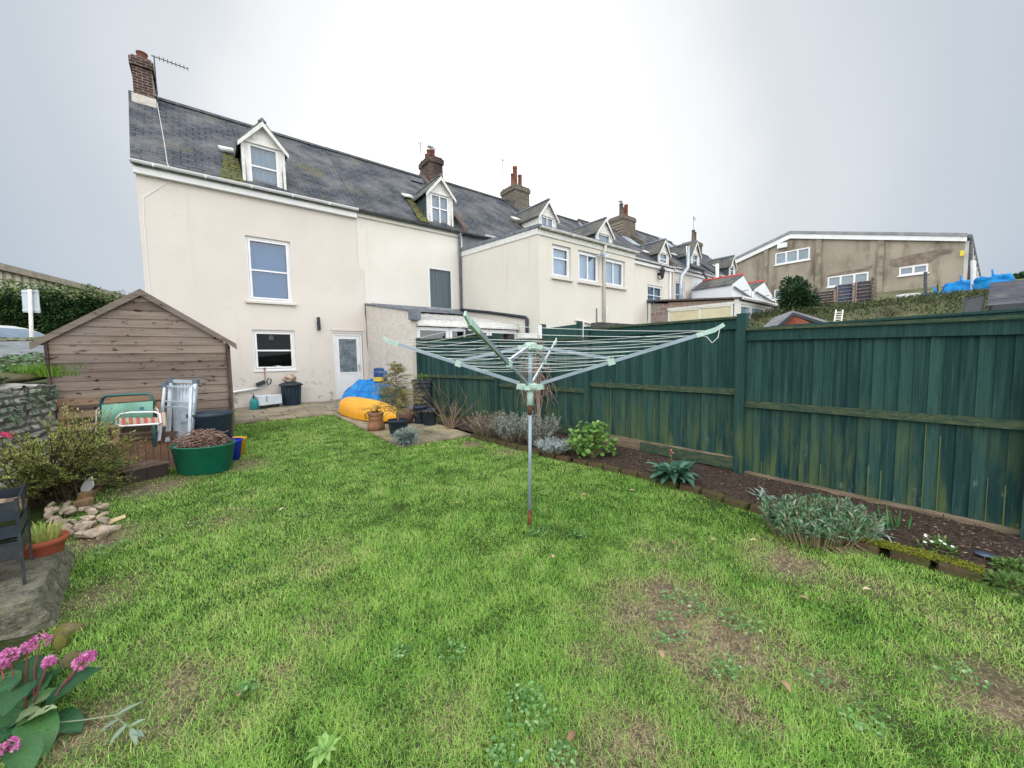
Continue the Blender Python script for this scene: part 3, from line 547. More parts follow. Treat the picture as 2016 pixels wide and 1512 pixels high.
mb = MB(); mb.box(H(2.75, 3.72, 2.12), H(2.98, 3.66, 2.34)); mb.beam(H(2.8, 3.6, 2.4), H(2.86, 3.7, 2.3), .04, .04); mb.build('floodlight', MT['black'], ct)
# ---- neighbour's weathered porch conservatory
pc = thing('conservatory', 'weathered white conservatory with a block end wall showing above the green fence', 'conservatory', H(20, 3, 1.5))
sF, nC = 18.0, 5.09
mb = MB(); mb.prism([H(sF, .05, 1), H(sF, 1.30, 1), H(sF, 1.30, 4.50), H(sF, .05, 4.62)], (.2, 0, 0)); mb.build('block_wall', brickmat('block wall', c8(168, 160, 156), c8(150, 110, 104), c8(200, 192, 186), .5, .26, 'yz', msize=.02, bmp=.5, var=c8(150, 142, 138)), pc)
mb = MB(); mb.box(H(sF-.03, .02, 1), H(sF+.05, .2, 4.66)); mb.build('post', MT['oldwhite'], pc)
mb = MB(); mb.prism([H(sF-.15, 0, 4.76), H(sF-.15, nC+.15, 4.28), H(sF-.15, nC+.15, 4.36), H(sF-.15, 0, 4.86)], (6.7, 0, 0)); mb.build('roof', M('felt roof', c8(104, 94, 92), c8(80, 74, 74), 6, .9), pc)
mb = MB(); mb.prism([H(sF+.02, 1.3, 4.04), H(sF+.02, nC, 3.98), H(sF+.02, nC, 4.26), H(sF+.02, 1.3, 4.56)], (.04, 0, 0)); mb.build('board', M('tan board', c8(160, 142, 126), c8(140, 124, 112), 4), pc)
mb = MB()
for a, b in ((1.32, 3.1), (3.1, 4.75)):
    mb.beam(H(sF-.0, a, 4.06+.0*(a-1.3)), H(sF, b, 4.02), .08, .09); mb.box(H(sF-.04, a, 1), H(sF+.04, a+.1, 4.05))
mb.box(H(sF-.06, nC-.34, 1), H(sF+.06, nC-.24, 4.1)); mb.box(H(sF-.06, nC-.18, 1), H(sF+.16, nC+.02, 4.3)); mb.beam(H(sF-.02, 1.3, 4.16), H(sF-.02, nC, 4.12), .07, .12)
for a, b in ((18.2, 19.6), (19.6, 21.4), (21.5, 23.3)): frame(mb, a, b, 1, 4.05, nC, .12, .08, (3.1,) if a > 21 else ())
mb.box(H(18.1, nC+.03, 4.05), H(23.4, nC-.06, 4.2)); mb.box(H(23.3, nC+.02, 1), H(23.5, nC-.1, 4.15)); mb.tube([H(sF, nC+.16, 4.33), H(24.3, nC+.16, 4.28)], .09, 6)
fw = mb.build('window_frame', MT['oldwhite'], pc)
mb = MB(); mb.quad(H(sF+.0, 1.35, 1), H(sF, nC-.3, 1), H(sF, nC-.3, 4.0), H(sF, 1.35, 4.0)); mb.build('cream_blind', M('cream blind', c8(214, 208, 176), c8(202, 196, 166), 1.5, .5, .4), fw)
mb = MB(); mb.quad(H(18.2, nC-.05, 1), H(23.3, nC-.05, 1), H(23.3, nC-.05, 4.1), H(18.2, nC-.05, 4.1)); mb.build('pane', M('grey blue pane', c8(150, 178, 196), c8(96, 112, 120), .9, .15, .6), fw)
# ---- TV aerials and gulls
def aerial(label, base, h, boom, rods):
    t_ = thing('tv_aerial', label, 'aerial', base); mb = MB(); mb.tube([base, base+Vector((0, 0, h))], .018, 6); mb.build('mast', MT['iron'], t_)
    mb = MB(); top = base+Vector((0, 0, h-.03)); b = Vector(boom); mb.tube([top-b*.08, top+b], .014, 5)
    for i in range(rods):
        q = top+b*(.15+.85*i/(rods-1)); mb.tube([q+Vector((0, 0, -.07)), q+Vector((0, 0, .07))], .007, 4); mb.tube([q+Vector((0, -.12, 0)), q+Vector((0, .12, 0))], .007, 4)
    mb.build('boom', MT['iron'], t_); return t_
aerial('long toothed TV aerial on a mast against the nearest chimney', H(-3.9, -3.3, 9.5), 1.52, (.80, -.0, -.02), 8)
aerial('thin TV aerial pole beside the second chimney with a gull', H(5.05, -3.5, 9.8), 1.58, (-.12, 0, .02), 2)
aerial('small TV aerial above the chimney with three tall orange pots', H(10.3, -4.2, 9.9), 2.6, (.5, .2, 0), 3)
aerial('TV aerial on the farthest chimney of the terrace', H(30.5, -3.5, 10.5), 2.9, (.9, .3, 0), 4)
def gull(label, p):
    g = thing('gull', label, 'gull', p, 'gulls on chimney pots'); d = Vector((1, 0, 0)); mb = MB()
    body = [(-.24, .12, .01), (-.16, .13, .04), (-.04, .13, .085), (.08, .14, .09), (.15, .18, .06), (.17, .23, .045), (.19, .27, .048), (.23, .28, .04), (.26, .275, .012), (.30, .27, .006)]
    mb.tube([p+Vector((x, 0, z)) for x, z, r_ in body], [r_ for *_, r_ in body], 10); mb.build('body', M('white feathers', c8(225, 228, 230), None), g, smooth=True)
    mb = MB()
    for y in (-.06, .06): mb.blob(p+Vector((-.08, y, .155)), (.2, .04, .05), 2, .05)
    mb.build('wing', M('grey feathers', c8(150, 158, 164), None), g, smooth=True)
    mb = MB()
    for y in (-.03, .03): mb.tube([p+Vector((0, y, 0)), p+Vector((.01, y, .08))], .009, 5)
    mb.build('legs', MT['pot'], g)
gull('gull standing on the chimney pot nearest the end house', H(5.66, -3.55, 11.22)); gull('gull perched on the cowl of the distant stone chimney', H(19.9, -3.3, 11.98))
# ------------------------------------------------------------------ hillside and warehouse
mb = MB(); xs_ = [2.35, 4, 7, 10, 13, 15]+[16+.4*i for i in range(24)]+[26, 28, 31, 34, 37, 45, 60, 80, 200, 900]; ys_ = [-900, -200, -60, -25]+[-12+1.0*i for i in range(46)]+[40, 60, 120, 300, 900]
def hz(s, n): return hill_z(s, n)*(1 if n > 1 or s > 24 else .9)+ (.18*mnoise.noise(Vector((s*.5, n*.5, 0))) if 15 < s < 40 else 0)
b0 = 0
for s in xs_:
    for n in ys_: mb.v.append(H(s, n, hz(s, n)-.12)); mb.t.append(.5)
ny = len(ys_); mb.f = [(i*ny+j, i*ny+j+1, (i+1)*ny+j+1, (i+1)*ny+j) for i in range(len(xs_)-1) for j in range(ny-1)]
structure(mb.build('hillside', M('rough grass', c8(98, 106, 74), c8(120, 118, 92), 1.5, .95, .1, bmp=.6, bs=8, c3=c8(76, 72, 60), s3=.6), smooth=True))
wh = thing('warehouse', 'big brown rendered warehouse with a shallow gable and white fascia', 'warehouse', H(36, 5, 5.8))
S = 36.0; wins = [(1.0, 3.45, 9.13, 10.13), (4.68, 7.1, 6.68, 7.48), (8.72, 10.14, 6.87, 7.47), (1.0, 1.9, 6.2, 7.0)]
nL, nA, nR, zL, zA, zR = -7.5, 2.1, 11.7, 8.5, 11.35, 8.8
def top(n): return zL+(n-nL)/(nA-nL)*(zA-zL) if n < nA else zA+(n-nA)/(nR-nA)*(zR-zA)
mb = MB(); cuts = sorted(set([nL, nA, nR]+[x for w_ in wins for x in w_[:2]]))
for a, b in zip(cuts, cuts[1:]):
    mid = (a+b)/2; hs = sorted([w_[2:] for w_ in wins if w_[0] < mid < w_[1]]); z = 4.5
    for c, d in hs: mb.quad(H(S, a, z), H(S, b, z), H(S, b, c), H(S, a, c)); z = d
    mb.quad(H(S, a, z), H(S, b, z), H(S, b, top(b)), H(S, a, top(a)))
mb.quad(H(S, nR, 4.5), H(S+60, nR, 4.5), H(S+60, nR, zR), H(S, nR, zR)); mb.quad(H(S+60, nL, 4.5), H(S, nL, 4.5), H(S, nL, zL), H(S+60, nL, zL))
mt, t, b = base_mat('stained brown render', .9, .15); oc = coord(t)
col = mix(t, noise_fac(t, oc, .55, 6, .35, .65), c8(146, 137, 124), c8(166, 158, 144)); col = mix(t, noise_fac(t, coord(t, (1, 1, .25)), 1.2, 6, .5, .72), col, c8(108, 98, 86)); sp_ = tn(t, 'ShaderNodeSeparateXYZ'); t.links.new(oc, sp_.inputs[0])
col = mix(t, ramp(t, sp_.outputs[1], 3.2, 4.2), mix(t, noise_fac(t, oc, 2, 5), c8(150, 124, 112), c8(136, 114, 104)) if False else col, col)
col = mix(t, noise_fac(t, oc, 3.5, 5, .58, .75), col, c8(176, 166, 146)); t.links.new(col, b.inputs['Base Color']); bump(t, b, noise_fac(t, oc, 25, 5, .2, .8), .3, .02)
mb.build('wall', mt, wh)
mb = MB(); pts = [(8.15, 7.75), (8.3, 8.1), (9.3, 8.25), (10.6, 8.3), (11.1, 8.28), (11.2, 8.1), (11.05, 7.95), (10.7, 7.9), (10.3, 7.5), (10.1, 7.55), (8.7, 7.52), (8.4, 7.5)]
pts = [(n+.1*math.sin(i*5.3), z+.06*math.sin(i*3.1)) for i, (n, z) in enumerate(pts)]; mb.prism([H(S-.012, n, z) for n, z in pts], (.01, 0, 0)); pts = [(4.6, 7.62), (5.6, 7.75), (6.9, 7.8), (7.3, 7.95), (7.2, 7.6), (6.0, 7.55), (4.7, 7.5)]; mb.prism([H(S-.012, n, z) for n, z in pts], (.01, 0, 0)); mb.build('dark_patch', M('dark cement patch', c8(112, 104, 96), c8(138, 126, 112), 2.5, .95, lo=.42, hi=.58), wh)
for i, (a, b, c, d) in enumerate(wins):
    mb = MB(); k = .1; mb.box(H(S-.05, a, c), H(S+.1, a+k, d)); mb.box(H(S-.05, b-k, c), H(S+.1, b, d)); mb.box(H(S-.05, a+k, d-k), H(S+.1, b-k, d)); mb.box(H(S-.05, a+k, c), H(S+.1, b-k, c+k))
    nn = 3 if b-a > 2 else (2 if b-a > 1.2 else 1)
    for j in range(1, nn): q = a+(b-a)*j/nn; mb.box(H(S-.06, q-.06, c+k), H(S+.09, q+.06, d-k))
    mb.box(H(S-.12, a-.08, c-.08), H(S+.05, b+.08, c-.003)); w_ = mb.build('window', MT['white'], wh)
    mb = MB(); mb.quad(H(S+.03, a, c), H(S+.03, b, c), H(S+.03, b, d), H(S+.03, a, d)); mb.build('pane', M('sky lit pane', c8(120, 140, 152), c8(104, 122, 134), .8, .08, .8), w_)  # pane mixes two blue grey tones
CONC = M('concrete', c8(158, 150, 134), c8(128, 122, 110), 2, .9, .2, bmp=.4, c3=c8(110, 108, 98), s3=1.5)
for n in (.32, 4.06, 7.72, -4): mb = MB(); mb.box(H(S-.16, n-.17, 4.6), H(S-.001, n+.17, top(n)-.05)); mb.build('pilaster', CONC, wh)
mb = MB(); e_ = .12
for (a, za), (b, zb) in (((nL-e_, zL-.1), (nA, zA)), ((nA, zA), (nR+e_, zR-.12))):
    mb.prism([H(S-.3, a, za+.16), H(S-.3, b, zb+.16), H(S-.3, b, zb+.36), H(S-.3, a, za+.36)], (61, 0, 0))
mb.build('roof', M('corrugated grey roof', c8(150, 152, 156), c8(128, 130, 134), 2, .8), wh)
mb = MB()
for (a, za), (b, zb) in (((nL-.1, zL), (nA, zA)), ((nA, zA), (nR+.1, zR-.02))):
    mb.prism([H(S-.22, a, za-.24), H(S-.22, b, zb-.24), H(S-.22, b, zb+.155), H(S-.22, a, za+.155)], (.12, 0, 0))
mb.box(H(S-.3, 1.2, 10.45), H(S-.1, 1.9, 10.85)); mb.build('fascia', MT['white'], wh)
mb = MB(); mb.tube([H(S-.2, nR+.22, zR+.05), H(S+60, nR+.22, zR+.05)], .12, 6); mb.build('gutter', MT['lead'], wh)
for i in range(12): mb = MB(); mb.box(H(S+.1+i*3.2, nR+.3, 4.6), H(S+.5+i*3.2, nR+.002, zR-.2)); mb.build('side_post', MT['oldwhite'], wh)
SGL = M('dark side glass', c8(80, 92, 100), None, 3, .2, .6)
for i in range(11): mb = MB(); mb.box(H(S+.6+i*3.2, nR+.06, zR-1.6), H(S+3.2+i*3.2, nR+.003, zR-.5)); mb.build('side_window', SGL, wh)
pipe(wh, [H(S-.1, nR+.3, zR-.2), H(S-.1, nR+.3, 4.8)], .09, 'iron')
mb = MB(); mb.box(H(S-.2, nR-.16, 7.66), H(S-.17, nR+.02, 8.0)); mb.build('sign', M('yellow sign', c8(226, 214, 60), c8(216, 200, 70), 6, .6), wh)
# ------------------------------------------------------------------ things on the hillside
def hp(u, d, dz=0):
    p = px(u, 640, d); return H(p.x, -p.y, hz(p.x, -p.y)-.12+dz)
def leafcloud(mb, c, r, n, L_, W, tr=(0, 1), hollow=.45, up=.3, fold=.2, droop=.1, jit=.6):
    c = Vector(c)
    for _ in range(n):
        o = Vector((random.gauss(0, 1), random.gauss(0, 1), random.gauss(0, 1))).normalized(); k = hollow+(1-hollow)*random.random()**.6
        k *= 1+.25*mnoise.noise(o*2+c)
        p = c+Vector((o.x*r[0]*k, o.y*r[1]*k, o.z*r[2]*k)); d = (o+Vector((0, 0, up))+Vector((random.uniform(-jit, jit), random.uniform(-jit, jit), random.uniform(-jit, jit))))
        if d.length < .05: continue
        mb.leaf(p, d, L_*random.uniform(.6, 1.25), W*random.uniform(.7, 1.2), random.uniform(*tr), fold, droop)
LF_dark = leafmat('dark glossy leaves', c8(22, 44, 34), c8(58, 92, 56), c8(110, 130, 84), .15, .35)
p0 = hp(1566, 20, -.1); cz = 1.55+(690-583)/757*20
tr_ = thing('evergreen_tree', 'round dark glossy evergreen in front of the warehouse wall', 'tree', p0)
mb = MB(); c = Vector((p0.x, p0.y, cz))
for a in range(5):
    q = c+Vector((random.uniform(-.6, .6), random.uniform(-.6, .6), random.uniform(-.4, .5))); mb.tube([p0+Vector((random.uniform(-.15, .15), random.uniform(-.15, .15), -.1)), p0.lerp(q, .5)+Vector((random.uniform(-.15, .15), 0, 0)), q], [.07, .05, .02], 6)
mb.build('trunk', M('bark', c8(92, 80, 68), c8(70, 62, 54), 8, .9, .1, bmp=.5), tr_)
mb = MB()
for q, r in ((c, (.85, .85, .75)), (c+Vector((.2, .2, .55)), (.6, .6, .5)), (c+Vector((-.5, 0, -.1)), (.6, .6, .6)), (c+Vector((.55, .1, -.1)), (.6, .6, .6)), (c+Vector((0, -.3, -.45)), (.75, .7, .5))):
    leafcloud(mb, q, r, 900, .2, .09, (0, 1), .35, .1)
mb.build('crown', LF_dark, tr_)
mb = MB(); q = px(2030, 548, 40); base = q-Vector((0, 0, q.z-6)); to = thing('tree', 'dark treetop at the far edge beyond the grey box', 'tree', base)
for i in range(5): leafcloud(mb, q+Vector((random.uniform(-1, 1), random.uniform(-1, 1), random.uniform(-1, .3))), (1.4, 1.4, 1), 500, .35, .18)
mb.build('crown', LF_dark, to); mb = MB(); mb.tube([base, q], [.25, .1], 7); mb.build('trunk', MT['iron'], to)
# crate panels leaned in a row
UPW = M('upright wood', c8(168, 148, 130), c8(140, 124, 110), 5)
pnl = [(1604, 1643, 577, 607, c8(44, 42, 50)), (1647, 1680, 563, 604, c8(30, 66, 112)), (1684, 1718, 557, 600, c8(36, 46, 72))]
labs = ['dark slatted panel next to the evergreen tree', 'blue sheeted slatted panel, middle of the row by the warehouse', 'tall slatted panel with pale wooden bars, nearest the grey concrete post']
for (u0, u1, v0, v1, cc), lb in zip(pnl, labs):
    a, b_ = px(u0, v1+6, 22), px(u1, v1+2, 22); hgt = (v1-v0+6)/757*22; o = thing('slatted_panel', lb, 'panel', (a+b_)/2, 'slatted panels below the warehouse')
    back = FLAT*.1; mb = MB(); mb.prism([a+back, b_+back, b_+back+Vector((0, 0, hgt)), a+back+Vector((0, 0, hgt))], FLAT*.06); mb.build('sheet', M('sheet '+lb[:5], cc, tuple(x*.6 for x in cc[:3])+(1,), 2, .4, .5), o)
    mb = MB()
    for i in range(8): z = hgt*i/7.2; mb.beam(a+Vector((0, 0, z+.04)), b_+Vector((0, 0, z+.04)), .05, .045)
    mb.build('slats', M('slat wood', c8(150, 128, 110), c8(96, 86, 84), 5), o); mb = MB()
    for q in (a, b_): mb = MB(); mb.beam(q-Vector((0, 0, .3)), q+Vector((0, 0, hgt+.02)), .05, .06, up=(1, 0, 0)); mb.build('upright', UPW, o)
for i, (u, v0, v1, d, r, lb, mt_) in enumerate(((1822, 535, 592, 20.5, .07, 'grey concrete post standing in front of the small two-pane window', 'iron'), (1846, 560, 594, 20, .03, 'thin dark stake beside the flattened blue bag', 'black'), (1916, 513, 588, 20, .09, 'white pipe post rising between the full blue bags', 'oldwhite'), (1720, 545, 602, 21.5, .12, 'grey post at the end of the row of slatted panels', 'stonebrick'))):
    o = MB(); a, b_ = px(u, v1+10, d), px(u, v0, d); o.tube([a, b_-Vector((0, 0, .02)), b_], [r, r, r*.6], 8); tag(o.build('post', MT[mt_]), lb, 'post')
def bag(name, label, c, r, mt_, seed, amp=.22, ears=True):
    o = thing(name, label, 'bag', c-Vector((0, 0, r[2])), 'rubble bags on the bank'); bm = bmesh.new(); bmesh.ops.create_cube(bm, size=2); bmesh.ops.subdivide_edges(bm, edges=bm.edges, cuts=9, use_grid_fill=True)
    mb = MB(); b0 = 0
    for q in bm.verts:
        p = q.co.copy(); l = max(abs(p.x), abs(p.y), abs(p.z)); sph = p.normalized()*1.15; p = p.lerp(sph, .45); k = 1+amp*mnoise.noise(q.co*1.6+Vector((seed, 0, 0)))+amp*.6*mnoise.noise(q.co*4+Vector((0, seed, 0)))
        if p.z > .6: p.z += .35*mnoise.noise(q.co*2.2+Vector((seed, 9, 0)))
        mb.v.append(c+Vector((p.x*r[0]*k, p.y*r[1]*k, p.z*r[2]*(1+.2*(k-1))))); mb.t.append(.5)
    mb.f = [tuple(v.index for v in f.verts) for f in bm.faces]; bm.free(); mb.build('sack', mt_, o, smooth=True)
    if ears:
        mb = MB()
        for sx in (-1, 1):
            q = c+Vector((sx*r[0]*.7, 0, r[2]*.9)); mb.tube([q, q+Vector((sx*.15, .05, .3)), q+Vector((sx*.3, 0, .05))], [.03, .04, .02], 5)
        mb.build('loop', mt_, o)
    return o
BLUE = M('blue woven plastic', c8(6, 136, 206), c8(2, 112, 184), 3, .5, .25, bmp=.3, bs=6, c3=c8(40, 150, 214), s3=2)
bag('rubble_bag', 'full blue rubble bag standing next to the white pipe post', px(1893, 573, 21), (.62, .62, .48), BLUE, 2)
bag('rubble_bag', 'tall blue rubble bag behind the grey wooden box', px(1955, 566, 19), (.9, .6, .5), BLUE, 5)
bag('rubble_bag', 'flattened blue bag next to the dark stake', px(1842, 586, 20.5), (.75, .5, .22), BLUE, 9)
bag('rubble_bag', 'white crumpled sack lying on the bank under the warehouse', px(1790, 588, 21), (.95, .5, .2), M('white sack', c8(205, 206, 208), c8(170, 172, 176), 4, .6), 12, ears=False)
# vegetation on the bank
LF_bank = leafmat('bank leaves', c8(52, 60, 40), c8(96, 110, 70), c8(128, 112, 92), .2, .7)
mb = MB()
for _ in range(9000):
    s, n = random.uniform(16.2, 25), random.uniform(5, 13.2); p = H(s, n, hz(s, n)-.1); d = Vector((random.uniform(-1, 1), random.uniform(-1, 1), random.uniform(.2, 1.4)))
    mb.leaf(p+Vector((0, 0, random.uniform(0, .22))), d, random.uniform(.1, .3), random.uniform(.03, .08), random.random()**1.3, .2, .2)
o = mb.build('ground_cover', LF_bank); o['kind'] = 'stuff'
# shed roof, ladder, chair and box just beyond the fence
p = px(1585, 640, 13); sh = thing('shed', 'low red shed with a dark overhanging roof showing above the fence', 'shed', H(p.x, -p.y, 0))
ap = px(1561, 616, 13); l_ = px(1543, 640, 13.2); r_ = px(1645, 642, 12.8); bk = FLAT*2.2+SIDE*.9
mb = MB()
for a, b_ in ((l_-SIDE*.35-Vector((0, 0, .12)), ap), (ap, r_)): mb.prism([a, b_, b_+bk, a+bk], (0, 0, .08))
mb.build('roof', M('grey felt', c8(150, 152, 158), c8(120, 124, 132), 4, .9), sh); mb = MB(); zb = .1
mb.add([Vector((l_.x, l_.y, zb)), Vector((r_.x, r_.y, zb)), r_+SIDE*-.5+Vector((0, 0, -.05)), ap-Vector((0, 0, .06)), l_+Vector((0, 0, -.02))], [(0, 1, 2, 3, 4)]); q = bk*.9; mb.add([Vector((l_.x, l_.y, zb))+q, Vector((r_.x, r_.y, zb))+q, r_+q-SIDE*.5, ap+q-Vector((0, 0, .1)), l_+q], [(0, 1, 2, 3, 4)]); mb.build('wall', M('red boards', c8(150, 82, 66), c8(128, 72, 60), 4, .8), sh)
mb = MB()
for a, b_ in ((l_-SIDE*.35-Vector((0, 0, .12)), ap), (ap, r_)): mb.prism([a-FLAT*.02, b_-FLAT*.02, b_-FLAT*.02-Vector((0, 0, .1)), a-FLAT*.02-Vector((0, 0, .1))], FLAT*-.03)
mb.build('bargeboard', MT['black'], sh)
la = thing('ladder', 'white ladder leaning against the bank beyond the fence', 'ladder', px(1641, 700, 14))
a, b_ = px(1634, 690, 13.6), px(1646, 611, 14.6); mb = MB()
for k in (0, .26): mb.beam(a+SIDE*k, b_+SIDE*k, .035, .07)
mb.build('rail', MT['oldwhite'], la); mb = MB()
for i in range(16): q = a.lerp(b_, (i+.6)/16.4); mb.beam(q, q+SIDE*.26, .03, .03)
mb.build('rung', MT['oldwhite'], la)
gb = thing('wooden_box', 'big grey weathered wooden box rising behind the fence cap', 'box', px(2000, 700, 5.6))
a, b_ = px(1944, 618, 5.2), px(2090, 608, 5.0); bk = (a-CAM); bk.z = 0; bk = bk.normalized()*.9+SIDE*.12; hh = (618-558)/757*5.2
mb = MB(); a = a-Vector((0, 0, .7)); b_ = b_-Vector((0, 0, .7)); hh += .7
for i in range(5): mb.prism([a+Vector((0, 0, hh*i/5+.004)), b_+Vector((0, 0, hh*i/5+.004)), b_+Vector((0, 0, hh*(i+1)/5)), a+Vector((0, 0, hh*(i+1)/5))], bk)
mb.build('boards', M('grey wood', c8(104, 106, 116), c8(86, 88, 98), 3, .9, .2, stretch=(1, 1, 6), bmp=.3, c3=c8(122, 120, 124), s3=4), gb); mb = MB(); q = Vector((0, 0, .76)); mb.beam(a+q-FLAT*.03, b_+q-FLAT*.03, .06, .1); mb.build('trim', MT['black'], gb)
ch = thing('garden_chair', 'black metal garden chair with its mesh back showing over the fence', 'chair', px(1915, 760, 7)); d = 7.0
A, B_, C_, D_ = px(1900, 588, d), px(1940, 580, d), px(1893, 650, d-.1), px(1930, 650, d-.1)
mb = MB(); mb.tube([C_-Vector((0, 0, .5)), C_, A, B_, D_, D_-Vector((0, 0, .5))], .016, 6); mb.build('frame', MT['black'], ch); mb = MB(); mb.quad(A+SIDE*.03-Vector((0, 0, .02)), B_-SIDE*.03-Vector((0, 0, .02)), D_-SIDE*.02, C_+SIDE*.03); mb.prism([C_+SIDE*.02-Vector((0, 0, .1)), D_-Vector((0, 0, .1)), D_+FLAT*-.4-Vector((0, 0, .1)), C_+FLAT*-.4-Vector((0, 0, .1))], (0, 0, .02)); mb.build('mesh_seat', MT['black'], ch)
# neighbour's garden: rear fence cap, gate, wall
FENCE = None
def fencemat():
    mt, t, b = base_mat('green stained boards', .75, .25); oc = coord(t); f = attr(t); sv = coord(t, (14, 14, .55))
    c = mix(t, ramp(t, f, 0, 1), c8(18, 54, 54), c8(48, 82, 76)); c = mix(t, noise_fac(t, sv, 2.2, 6, .48, .74), c, c8(48, 82, 78)); c = mix(t, noise_fac(t, sv, 5, 4, .5, .75), c, c8(14, 44, 50))
    c = mix(t, noise_fac(t, oc, 26, 2, .72, .80), c, c8(14, 34, 38))
    sp = tn(t, 'ShaderNodeSeparateXYZ'); t.links.new(oc, sp.inputs[0]); g = ramp(t, sp.outputs[2], 1.15, .0)
    m1 = tn(t, 'ShaderNodeMath', operation='MULTIPLY'); t.links.new(g, m1.inputs[0]); t.links.new(noise_fac(t, coord(t, (5, 5, .8)), 1.6, 6, .44, .64), m1.inputs[1]); c = mix(t, m1.outputs[0], c, c8(86, 102, 60))
    m2 = tn(t, 'ShaderNodeMath', operation='MULTIPLY'); t.links.new(ramp(t, sp.outputs[2], .6, .05), m2.inputs[0]); t.links.new(noise_fac(t, coord(t, (4, 4, 1.2)), 3, 6, .62, .70), m2.inputs[1]); c = mix(t, m2.outputs[0], c, c8(124, 138, 128))
    c = mix(t, ramp(t, f, 1.3, 1.8), c, c8(98, 110, 60)); t.links.new(c, b.inputs['Base Color']); bump(t, b, noise_fac(t, sv, 9, 6, .2, .8), .45, .01); return mt
FM = fencemat()
WOODG = M('mossy rail wood', c8(76, 86, 66), c8(44, 70, 62), 3, .85, .2, stretch=(3, 3, 12), bmp=.4, c3=c8(106, 112, 70), s3=5, lo3=.55, hi3=.75)
GRAV = M('pale gravel board wood', c8(150, 132, 114), c8(116, 104, 90), 4, .9, .2, stretch=(1, 1, 9), bmp=.3, c3=c8(92, 92, 64), s3=3)
FP = [(1.3, 3.6), (1.78, 6.5), (1.84, 9.0), (1.92, 11.35), (1.88, 13.52), (1.82, 16.2)]
CAP = [(2.06, 2.03), (1.93, 1.86), (2.01, 2.0), (1.85, 1.81), (1.85, 1.85)]; RAIL = [1.10, .955, 1.075, .935, .95]; BOT = [.2, .18, .24, .07, .05]; PT = [2.12, 2.08, 2.04, 2.03, 1.95, 1.95]
fe = thing('garden_fence', 'tall dark green board fence with mossy rails along the flower bed', 'fence', H(1.85, 9.5, 0)); back = Vector((1, 0, 0))
for i, (p0, p1) in enumerate(zip(FP, FP[1:])):
    A, B_ = H(*p0, 0), H(*p1, 0); d = (B_-A); Ln = d.length; d.normalize(); nrm = Vector((d.y, -d.x, 0)); nrm = nrm if nrm.x > 0 else -nrm
    mb = MB(); x = .05; c0, c1 = CAP[i]
    while x < Ln-.05:
        wd = random.uniform(.092, .10); zt = c0+(c1-c0)*x/Ln-.05; q = A+d*(x+wd/2)+nrm*(.055+random.uniform(0, .004)); tilt = nrm*.008+d*0
        ax = d*(wd/2+.006)+nrm*.006; ax = d*(wd/2+.006)+nrm*.0105; mb.obox(q+Vector((0, 0, (BOT[i]+zt)/2)), ax, nrm*.005-d*.0006, Vector((0, 0, (zt-BOT[i])/2)), random.random()**1.5*.9)
        if random.random() < .38: ht = random.uniform(.1, .6)*(zt-BOT[i]) if random.random() < .9 else zt-BOT[i]; mb.obox(q-ax*.96-nrm*.004+Vector((0, 0, BOT[i]+ht/2)), d*random.uniform(.002, .0045), nrm*.003, Vector((0, 0, ht/2)), 2.0)
        x += wd
    mb.build('boards', FM, fe)
    mb = MB(); off = nrm*.02
    mb.beam(A+d*.05+Vector((0, 0, c0-.09))+off, B_-d*.05+Vector((0, 0, c1-.09))+off, .03, .115, t=.3); fb = mb.build('fascia_board', FM, fe)
    mb = MB(); mb.beam(A+d*.02+Vector((0, 0, c0-.012))+nrm*.03, B_-d*.02+Vector((0, 0, c1-.012))+nrm*.03, .12, .03); mb.build('cap', WOODG, fe)
    mb = MB(); mb.beam(A+d*.05+Vector((0, 0, RAIL[i]))+nrm*.02, B_-d*.05+Vector((0, 0, RAIL[i]))+nrm*.02, .045, .075, t=.5); mb.build('rail', WOODG, fe)
    mb = MB(); g0, g1 = gz(p0[1]), gz(p1[1])
    if i in (2,):
        mb.beam(A+d*1.0+Vector((0, 0, .17))-nrm*.01, B_-d*.0+Vector((0, 0, .17))-nrm*.01, .04, .13); mb.beam(A+d*.05+Vector((0, 0, .035))+nrm*.03, B_-d*.05+Vector((0, 0, .035))+nrm*.03, .04, .13)
    if i == 2: mb.build('sleeper', WOODG, fe); mb = MB()
    mb.beam(A+d*.05+Vector((0, 0, (BOT[i]+g0)/2-.06))+nrm*.05, B_-d*.05+Vector((0, 0, (BOT[i]+g1)/2-.06))+nrm*.05, .03, max(.1, BOT[i]-g1+.13)); mb.build('gravel_board', GRAV, fe)
    if i < 2: mb = MB(); mb.beam(A+d*.1+Vector((0, 0, BOT[i]+.05)), B_-d*.1+Vector((0, 0, BOT[i]+.05)), .03, .16); mb.build('bottom_rail', WOODG, fe)
for (s, n), zt in zip(FP, PT):
    mb = MB(); mb.box(H(s-.045, n+.05, gz(n)-.2), H(s+.055, n-.05, zt), .35); mb.build('post', FM, fe)
mb = MB(); mb.beam(H(2.75, 11.4, 1.895), H(2.55, 16, 1.91), .08, .025); mb.beam(H(2.75, 11.4, 1.83), H(2.55, 16, 1.845), .03, .1); o = mb.build('fence_rail', FM, None); tag(o, "mossy cap of the neighbour's second fence just behind the near panel", 'fence')
gt = thing('garden_gate', 'small green gate beyond the fence in front of the cream extension', 'gate', H(4.3, 6, .3)); mb = MB()
for i in range(14): s = 3.72+i*.09; mb.box(H(s, 6.02, .4), H(s+.085, 6.0, 2.28+.012*i))
mb.build('boards', FM, gt)
mb = MB(); mb.box(H(3.58, 6.05, .2), H(3.70, 5.95, 2.38)); mb.build('post', FM, gt); mb = MB(); mb.box(H(4.96, 6.05, .2), H(5.1, 5.95, 2.52)); mb.build('post', FM, gt)
